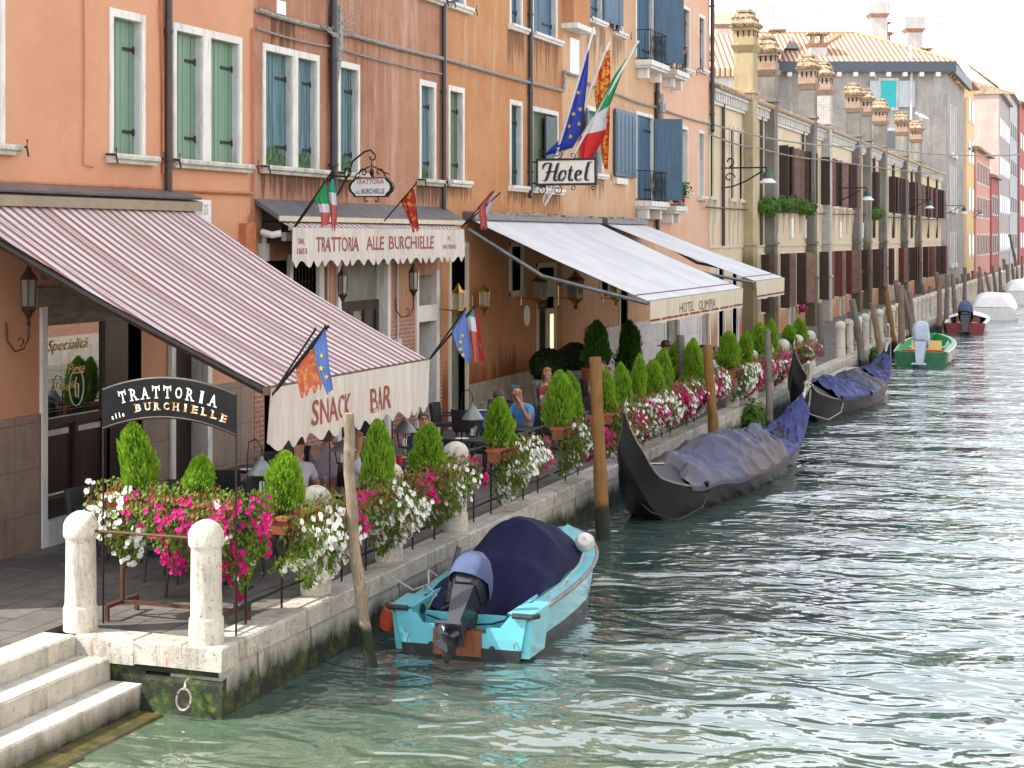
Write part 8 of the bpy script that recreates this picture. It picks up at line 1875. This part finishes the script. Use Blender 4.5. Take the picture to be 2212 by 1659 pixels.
# --- gondolas
def gondola(label, variant):
    o = thing('gondola', label, 'gondola', (0,0,0), 'covered gondolas moored at the quay'); L, B = 10.6, 1.60
    def up(t): return .62*max(0,(.26-t)/.26)**1.6 + .84*max(0,(.11-t)/.11)**1.7 + .95*max(0,(t-.80)/.20)**1.9
    sheer = lambda t: .52+up(t)+.10*abs(2*t-1)
    keel = lambda t: -.15+1.55*max(0,(.20-t)/.20)**1.7+.80*max(0,(t-.86)/.14)**1.6
    half = lambda t: max(.015, math.sin(math.pi*min(1,max(0,(t*.985+.006))))**(.66 if t < .5 else .8))*(min(1,(t/.05))**.7 if t < .05 else 1)
    H = Hull(L, B, sheer, keel, half, .66, 44)
    g = MB(); H.shell(g, 12); g.build('hull', M['gondhull'], o, smooth='x')
    g = MB(); strake(g, H, 1, .020, .004, 0.0, 1, 60, .0); g.build('gunwale', M['gunmetal'], o, smooth='all')
    g = MB()     # end decks, slightly ridged
    for t0, t1 in ((0.0, .235), (.78, 1.0)):
        g.part(); n = 16
        for i in range(n):
            ta, tb = t0+(t1-t0)*i/n, t0+(t1-t0)*(i+1)/n; (xa, za), (xb, zb) = H.sec(ta,1), H.sec(tb,1); rg_a, rg_b = .5*xa, .5*xb
            g.quad((-xa,ta*L,za),(0,ta*L,za+rg_a),(0,tb*L,zb+rg_b),(-xb,tb*L,zb)); g.quad((0,ta*L,za+rg_a),(xa,ta*L,za),(xb,tb*L,zb),(0,tb*L,zb+rg_b))
    g.build_each('deck', M['gondblack'], o, smooth='x')
    g = MB(); g.tube([(0, t*L, H.sec(t,1)[1]+.5*H.sec(t,1)[0]+.012) for t in [.003+.2*i/14 for i in range(15)]], .016, 6); g.build('stern_trim', M['silver'], o)
    g = MB(); g.quad((-.45,2.2,.18),(.45,2.2,.18),(.5,8.6,.18),(-.5,8.6,.18)); g.build('floor', M['gondblack'], o)
    g = MB(); 
    for y_ in (3.2, 7.9): g.box(-.55,.55,y_,y_+.25,.42,.46)
    g.box(.15,.62,7.55,7.95,.47,.60); g.build('thwart', M['gondblack'], o)
    # bow iron
    g = MB(); yb, zb = L*.985, sheer(.985)
    out = [(-.30,-.42),(-.05,-.10),(.10,.22),(.13,.52),(.04,.80),(-.10,.92),(-.16,.86),(-.03,.70),(-.02,.46),(-.10,.20),(-.22,-.06),(-.40,-.30)]
    g.prism([(a, b2) for a, b2 in out], lambda p, q_: (-.03, yb+p, zb+q_-.1), lambda p, q_: (.03, yb+p, zb+q_-.1))
    for k in range(6): g.box(-.02,.02,yb+.08,yb+.27,zb-.16+k*.085,zb-.12+k*.085)
    g.box(-.02,.02,yb-.2,yb-.03,zb+.28,zb+.34); g.build('bow_iron', M['silver'], o)
    g = MB(); g.tube([(0,.05,sheer(0)-.05),(0,-.02,sheer(0)+.12),(0,.04,sheer(0)+.24)], [.03,.022,.006], 6); g.build('stern_iron', M['silver'], o)
    # forcola (oar rest)
    g = MB(); y_ = 2.7; g.tube([(.66,y_,.58),(.68,y_-.02,.66)], [.05,.045], 7); g.build('oar_rest', M['gondblack'], o)
    # covers
    def tarp(t0, t1, ridge, name, m, seed, sag=.0, peak=.0, over=.05, drop=.16, nx=48, ny=90):
        g = MB()
        def f(u, v):
            t = t0+(t1-t0)*v; x, z = H.sec(t, 1); a = 2*u-1; A = abs(a); w_ = x+over
            rr_ = ridge(v)
            if A < .86: xx = a/.86*w_; zz = z+.03+rr_*(1-(A/.86)**1.5)
            else: k = (A-.86)/.14; xx = math.copysign(w_+.02*k, a); zz = z+.03-drop*k*(.8+.35*math.sin(v*17+seed))
            rg1 = 1-min(1,abs(mnoise.noise(Vector((a*1.6+v*3,v*5-a*1.2,seed))))*5.5); rg2 = 1-min(1,abs(mnoise.noise(Vector((a*3.2-v*4,v*9+a*2,seed+3))))*5); fold = .085*rg1+.045*rg2-.05*(1-a*a)
            return (xx, t*L, zz+fold*(1-A**4)*(1 if rr_ > .12 else .5))
        g.grid(f, nx, ny); return g.build(name, m, o, smooth='all')
    if variant == 0:
        tarp(.20, .70, lambda v: .34*min(1,v*5+.3)+.30*math.exp(-((v-.55)/.22)**2)+.12*math.exp(-((v-.93)/.07)**2)+.10*math.sin(v*11)**2, 'midship_cover', M['fadetarp'], 1, over=.03, drop=.09)
        tarp(.66, .955, lambda v: .30*math.exp(-((v-.12)/.16)**2)+.12+.10*v, 'bow_cover', M['bluetarp'], 5, over=.03, drop=.10)
    else:
        tarp(.235, .60, lambda v: .30*math.exp(-((v-.25)/.3)**2)+.22, 'midship_cover', M['bluetarp'], 3, over=.03, drop=.10)
        tarp(.50, .72, lambda v: .30*math.exp(-((v-.55)/.3)**2)+.18, 'middle_cover', M['fadetarp'], 8, over=.08, drop=.26)
        tarp(.72, .955, lambda v: .34*math.exp(-((v-.15)/.3)**2)+.10, 'bow_cover', M['bluetarp'], 6, over=.03, drop=.12)
    rp = MB(); pts = [(.60,3.2,.55),(.75,2.4,.25),(.62,1.6,.10),(.3,1.1,.25),(.0,.9,.5)]
    rp.tube(pts, .014, 5); rp.build('mooring_rope', M['rope'] if variant else M['engblack'], o)
    return o
for lab, var, a, b_ in (('near gondola with faded violet grey cover amidships and royal blue cover over the bow', 0, (-7.92,26.35), (-6.62,36.4)), ('second gondola, farther along, with blue covers and pale rope along its side', 1, (-7.90,42.8), (-6.75,52.9))):
    gd = gondola(lab, var); gd.location = (*a, 0); gd.rotation_euler = (0, R(8) if var == 0 else R(4), -math.atan2(b_[0]-a[0], b_[1]-a[1]))

# --- smaller boats further on
def small_boat(label, a, b_, B, cols, inner_col, kind, motor=None, sheer0=.55, boot=None, group=None):
    o = thing('motorboat', label, 'motorboat', (0,0,0), group); a = Vector((*a,0)); b_ = Vector((*b_,0)); L = (b_-a).length
    H = Hull(L, B, lambda t: sheer0+.28*t**2, lambda t: -.1+.7*max(0,(t-.6)/.4)**2.4, lambda t: (.92+.08*min(1,t/.3))*max(0,1-max(0,(t-.45)/.55)**2.4)**.7, .8, 20)
    g = MB(); H.shell(g, 8, boot[1] if boot else None)
    g.build('hull', [cols, boot[0]] if boot else cols, o, smooth='x')
    g = MB(); x1 = H.sec(0,1)[0]; g.hexa([(-x1*.88,-.01,-.1),(x1*.88,-.01,-.1),(x1*.88,.05,-.1),(-x1*.88,.05,-.1),(-x1,-.01,sheer0),(x1,-.01,sheer0),(x1,.05,sheer0),(-x1,.05,sheer0)]); g.build('transom', cols, o)
    g = MB(); n = 20; dw = .16
    for sd in (-1, 1):
        for i in range(n):
            ta, tb = i/n, (i+1)/n; (xa, za), (xb, zb) = H.sec(ta,1), H.sec(tb,1); ia, ib = max(0,xa-dw), max(0,xb-dw)
            g.quad((sd*xa,ta*L,za+.005),(sd*xb,tb*L,zb+.005),(sd*ib,tb*L,zb+.03),(sd*ia,ta*L,za+.03)); g.quad((sd*ia,ta*L,za+.03),(sd*ib,tb*L,zb+.03),(sd*ib*.9,tb*L,.12),(sd*ia*.9,ta*L,.12))
    g.build('side_deck', inner_col[0], o, smooth='x')
    g = MB(); g.grid(lambda u, v: ((2*u-1)*max(.01,H.sec(.02+.9*v,1)[0]-dw)*.9, (.02+.9*v)*L, .13), 2, 14); g.build('floor', inner_col[1], o)
    g = MB(); strake(g, H, 1, .03, .01, 0, 1, 20, -.01); g.build('rubbing_strake', inner_col[2], o, smooth='all')
    if kind == 'open':
        for y_, m in ((.30*L, inner_col[3]), (.60*L, inner_col[1])): g = MB(); hw = H.sec(y_/L,1)[0]-.1; g.box(-hw,hw,y_,y_+.34,.40,.46); g.build('thwart', m, o)
        g = MB(); hw = .6; g.hexa([(-hw,.36*L,.14),(hw,.36*L,.14),(hw,.38*L,.14),(-hw,.38*L,.14),(-hw,.40*L,.80),(hw,.40*L,.80),(hw,.415*L,.80),(-hw,.415*L,.80)]); g.build('plywood_board', inner_col[4], o)
        g = MB(); g.box(-.6,.2,.12*L,.16*L,.3,.38); g.build('red_box', inner_col[3], o)
    if kind == 'cuddy':
        g = MB(); g.grid(lambda u, v: ((2*u-1)*max(.01,H.sec(.45+.54*v,1)[0]-.05), (.45+.54*v)*L, H.sec(.45+.54*v,1)[1]+.02+.22*math.sin(math.pi*u)*(1-v*.7)), 12, 12); g.build('foredeck', M['white'], o, smooth='all')
        g = MB(); g.box(-.5,.5,.2*L,.34*L,.14,.5); g.box(-.62,.62,.42*L,.45*L,.14,.72); g.build('seat', inner_col[3], o)
    if kind == 'covered':
        g = MB()
        def f(u, v):
            t = .03+.88*v; x, z = H.sec(t,1); a_ = 2*u-1; top = 1.0*(min(1,v/.10)**.5)*(1 if v < .55 else max(0,1-((v-.55)/.45)**1.6)); 
            return (a_*(x+.04)*(1-.10*top*(1-abs(a_))), t*L, z+.02+top*.72*(1-abs(a_)**5)+.03*mnoise.noise(Vector((a_*3,v*6,2)))-.18*max(0,abs(a_)-.9)*10*.5)
        g.grid(f, 24, 26); g.build('canvas_cover', M['white'], o, smooth='all')
    if motor: outboard(o, .10, sheer0+.28, R(-32), motor[0], motor[1], motor[2] if len(motor) > 2 else None)
    o.location = a; o.rotation_euler = (0,0,-math.atan2(b_.x-a.x, b_.y-a.y)); return o
M['greenhull'] = mat('green_painted_hull', (0.012,0.17,0.06), (0.01,0.12,0.045), rough=.35, scale=3); M['greenrail'] = mat('bright_green_gunwale', (0.05,0.42,0.16), (0.04,0.34,0.13), rough=.4, scale=3)
M['mintfloor'] = mat('pale_mint_inside', (0.40,0.66,0.58), (0.34,0.58,0.50), rough=.5, scale=3); M['redpaint'] = mat('red_painted_box', (0.55,0.04,0.03), rough=.5); M['ply'] = mat('yellow_plywood', (0.72,0.50,0.17), (0.66,0.42,0.12), rough=.6, scale=3)
M['redhull'] = mat('dark_red_hull', (0.26,0.02,0.03), (0.18,0.015,0.02), rough=.3, scale=3); M['blackhull'] = mat('black_white_hull', (0.03,0.035,0.045), rough=.3, scale=3)
small_boat('green open boat with yellow board inside and silver outboard motor', (-6.80,64.9), (-7.05,72.8), 2.2, M['greenhull'], (M['greenrail'],M['mintfloor'],M['white'],M['redpaint'],M['ply']), 'open', (M['engwhite'], 1.75))
small_boat('dark red and white boat with a blue grey covered outboard', (-6.9,87.5), (-7.2,95.5), 2.2, M['redhull'], (M['white'],M['white'],M['white'],M['woodpad']), 'cuddy', (M['engine'], 1.7, M['engcloth']))
small_boat('motorboat fully wrapped in a cream white cover, black stripe on its stern', (-6.4,102.5), (-6.9,111), 2.7, M['white'], (M['white'],M['white'],M['white'],M['woodpad']), 'covered', None, .75, (M['blackhull'], .50))
small_boat('farthest motorboat with a pale grey cover at the right edge', (-5.5,127), (-6.2,136), 3.2, M['white'], (M['white'],M['white'],M['white'],M['woodpad']), 'covered', None, 1.0)
small_boat('white covered boat farther off, cut by the right edge of the view', (-5.6,150), (-6.0,158), 3.0, M['white'], (M['bluetarp'],M['white'],M['white'],M['woodpad']), 'covered', None, .9)
for k, (dy, dx) in enumerate(((1.2,.0),(2.6,.03),(4.2,.03),(6.0,-.12))):
    g = MB(); g.lathe([(.02,-.30),(.15,-.24),(.20,-.05),(.18,.10),(.08,.24),(.03,.30)], (0,0,0), 14); f_ = g.build('boat_fender', M['fender'], smooth='x'); f_.location = (-5.85+dx-.05*dy, 64.9+dy, .34)
    tag(f_, ['nearest of the four white fenders on the green boat','second white fender on the side of the green boat','third white fender on the side of the green boat','dark capped fender nearest the bow of the green boat'][k], 'fender', 'fenders on the green boat')

# --- mooring poles
def pole(label, base, top_px, bot_px, m, r_, zt=None, wob=.03, tip='flat', bend=0, group='wooden mooring poles'):
    bxx, byy = atZ(*bot_px, 0.0); d = -bxx*sT+byy*cT; z = CAMH-(top_px[1]-HORY)*d/FPX; lat = (top_px[0]-bot_px[0])*d/FPX
    tx, ty = bxx+lat*cT, byy+lat*sT; rr = random.Random(int(byy*10)); pts = []; rs = []; n = 16; z0 = -.8
    for i in range(n+1):
        u = i/n; zz = z0+(z-z0)*u; k = zz/z; w_ = math.sin(u*math.pi)*bend
        pts.append((bxx+(tx-bxx)*k+w_+rr.uniform(-wob,wob)*.3, byy+(ty-byy)*k+rr.uniform(-wob,wob)*.3, zz)); rs.append(r_*(1.08-.20*u)*(1+rr.uniform(-.05,.05)))
    if tip == 'cut': rs[-1] *= .9
    g = MB(); g.tube(pts, rs, 14)
    for i, v in enumerate(g.v): g.v[i] = v+Vector((mnoise.noise(v*5)*r_*.16, mnoise.noise(v*5+Vector((3,1,2)))*r_*.16, 0))
    o = g.build('mooring_pole', m, origin=(bxx,byy,0), smooth='x'); return tag(o, label, 'mooring pole', group)
pole('crooked pale grey mooring pole nearest to us, beside the turquoise boat', None, (752,893), (815,1440), M['pole_grey'], .072, bend=-.12, wob=.045)
pole('thick square topped brown mooring pole at the near gondola stern', None, (1284,771), (1303,1165), M['pole_brown'], .115)
pole('rough grey mooring pole standing in front of the dense flowers', None, (1471,724), (1480,978), M['pole_dgrey'], .10, wob=.05)
pole('second brown mooring pole, behind the middle of the near gondola', None, (1527,745), (1547,1000), M['pole_brown'], .115)
pole('thin straight grey mooring pole between the two gondolas', None, (1658,712), (1663,950), M['pole_dgrey'], .085)
pole('slender dark pole rising behind the second gondola stern', None, (1772,655), (1775,812), M['pole_dgrey'], .12)
pole('short leaning stump beside the second gondola hull', None, (1700,780), (1712,880), M['pole_dgrey'], .09)
FP = [((1836,672),(1876,805)),((1884,655),(1908,795)),((1915,632),(1934,765)),((1934,605),(1958,748)),((1951,625),(1961,745)),((1965,630),(1976,742)),((1992,612),(2012,712)),((2009,618),(2022,700)),((2022,588),(2034,695)),((2031,592),(2048,692)),((2047,600),(2056,690)),((2068,600),(2076,672)),((2079,592),(2089,665)),((2091,590),(2100,650)),((2101,585),(2110,645)),((2136,590),(2146,640)),((2152,580),(2160,632)),((2168,560),(2176,628)),((2181,506),(2204,612)),((2192,560),(2200,618))]
rq = random.Random(4)
for k in range(16):
    yy = 62+k*7.3+rq.uniform(-2,2); d = yy*.94+3; x_ = -8.15+rq.uniform(-.3,.2); ht = rq.uniform(2.4,3.2)
    g = MB(); lx, ly = rq.uniform(-.55,.15), rq.uniform(-.3,.3); g.tube([(x_,yy,-.6),(x_+lx*.4,yy+ly*.4,ht*.45),(x_+lx,yy+ly,ht)], [.15,.135,.115], 10)
    tag(g.build('mooring_pole', M['pole_far'] if k % 2 else M['pole_dgrey'], origin=(x_,yy,0), smooth='x'), '%s slanting pole standing close against the plain far quay wall' % ordn(k+1), 'mooring pole', 'far row of mooring poles')
dsc = ['leaning grey pole', 'brown straight pole', 'orange brown pole', 'grey pole']
for k, (a, b_) in enumerate(FP):
    d = b_[1]-HORY; pole('%s mooring pole of the far row beyond the landing slabs' % ordn(k+1), None, a, b_, M['pole_brown'] if k in (2,) else (M['pole_far'] if k % 3 else M['pole_dgrey']), .13 if d > 150 else .17, group='far row of mooring poles')
# --- the tree crown peeping above the far roofs
leafball('tree', 'green tree crown peeping over the roofs at the top right corner', 'tree', (-22, 268, 27), 4.0, 1500, M['ivy'], .35, 40, (1,1,1.1))

# ================================================================ things on the tables
rnd.seed(77)
def tableware(x, y, k, row):
    who = 'the %s terrace table by the %s' % (ordn(k), row)
    g = MB(); a, b = x+rnd.uniform(-.2,.2), y+rnd.uniform(-.2,.2); g.lathe([(.03,0),(.032,.004),(.005,.01),(.004,.09),(.03,.12),(.036,.16),(.030,.20)], (a,b,QZ+.742), 12)
    tag(g.build('wine_glass', M['lampglass'], origin=(a,b,QZ+.742), smooth='x'), 'stemmed wine glass on '+who, 'glass', 'glasses on the terrace tables')
    if k % 2:
        g = MB(); a, b = x+rnd.uniform(-.25,.1), y+rnd.uniform(-.1,.25); g.lathe([(.038,0),(.038,.18),(.014,.24),(.014,.30)], (a,b,QZ+.742), 12)
        tag(g.build('bottle', M['dgreen_sh'], origin=(a,b,QZ+.742), smooth='x'), 'dark green bottle on '+who, 'bottle', 'bottles on the terrace tables')
    a, b = x+rnd.uniform(-.2,.2), y+rnd.uniform(-.25,.0); g = MB(); g.lathe([(.06,0),(.12,.012),(.125,.018),(.02,.008)], (a,b,QZ+.742), 16)
    tag(g.build('plate', M['white'], origin=(a,b,QZ+.742), smooth='x'), 'white plate on '+who, 'plate', 'plates on the terrace tables')
for i, (x, y) in enumerate(tabs[:11]): tableware(x, y, i+1 if i < 7 else i-6, 'railing' if i < 7 else 'house wall')
gx0, gy0 = -10.42, 23.25
g = MB(); g.lathe([(.045,0),(.05,.16),(.02,.161)], (gx0+.1,gy0-.2,QZ+.742), 12); tag(g.build('red_glass', M['redpaint'], origin=(gx0,gy0,QZ+.742)), 'tall red drink on the table of the man with glasses', 'drink')
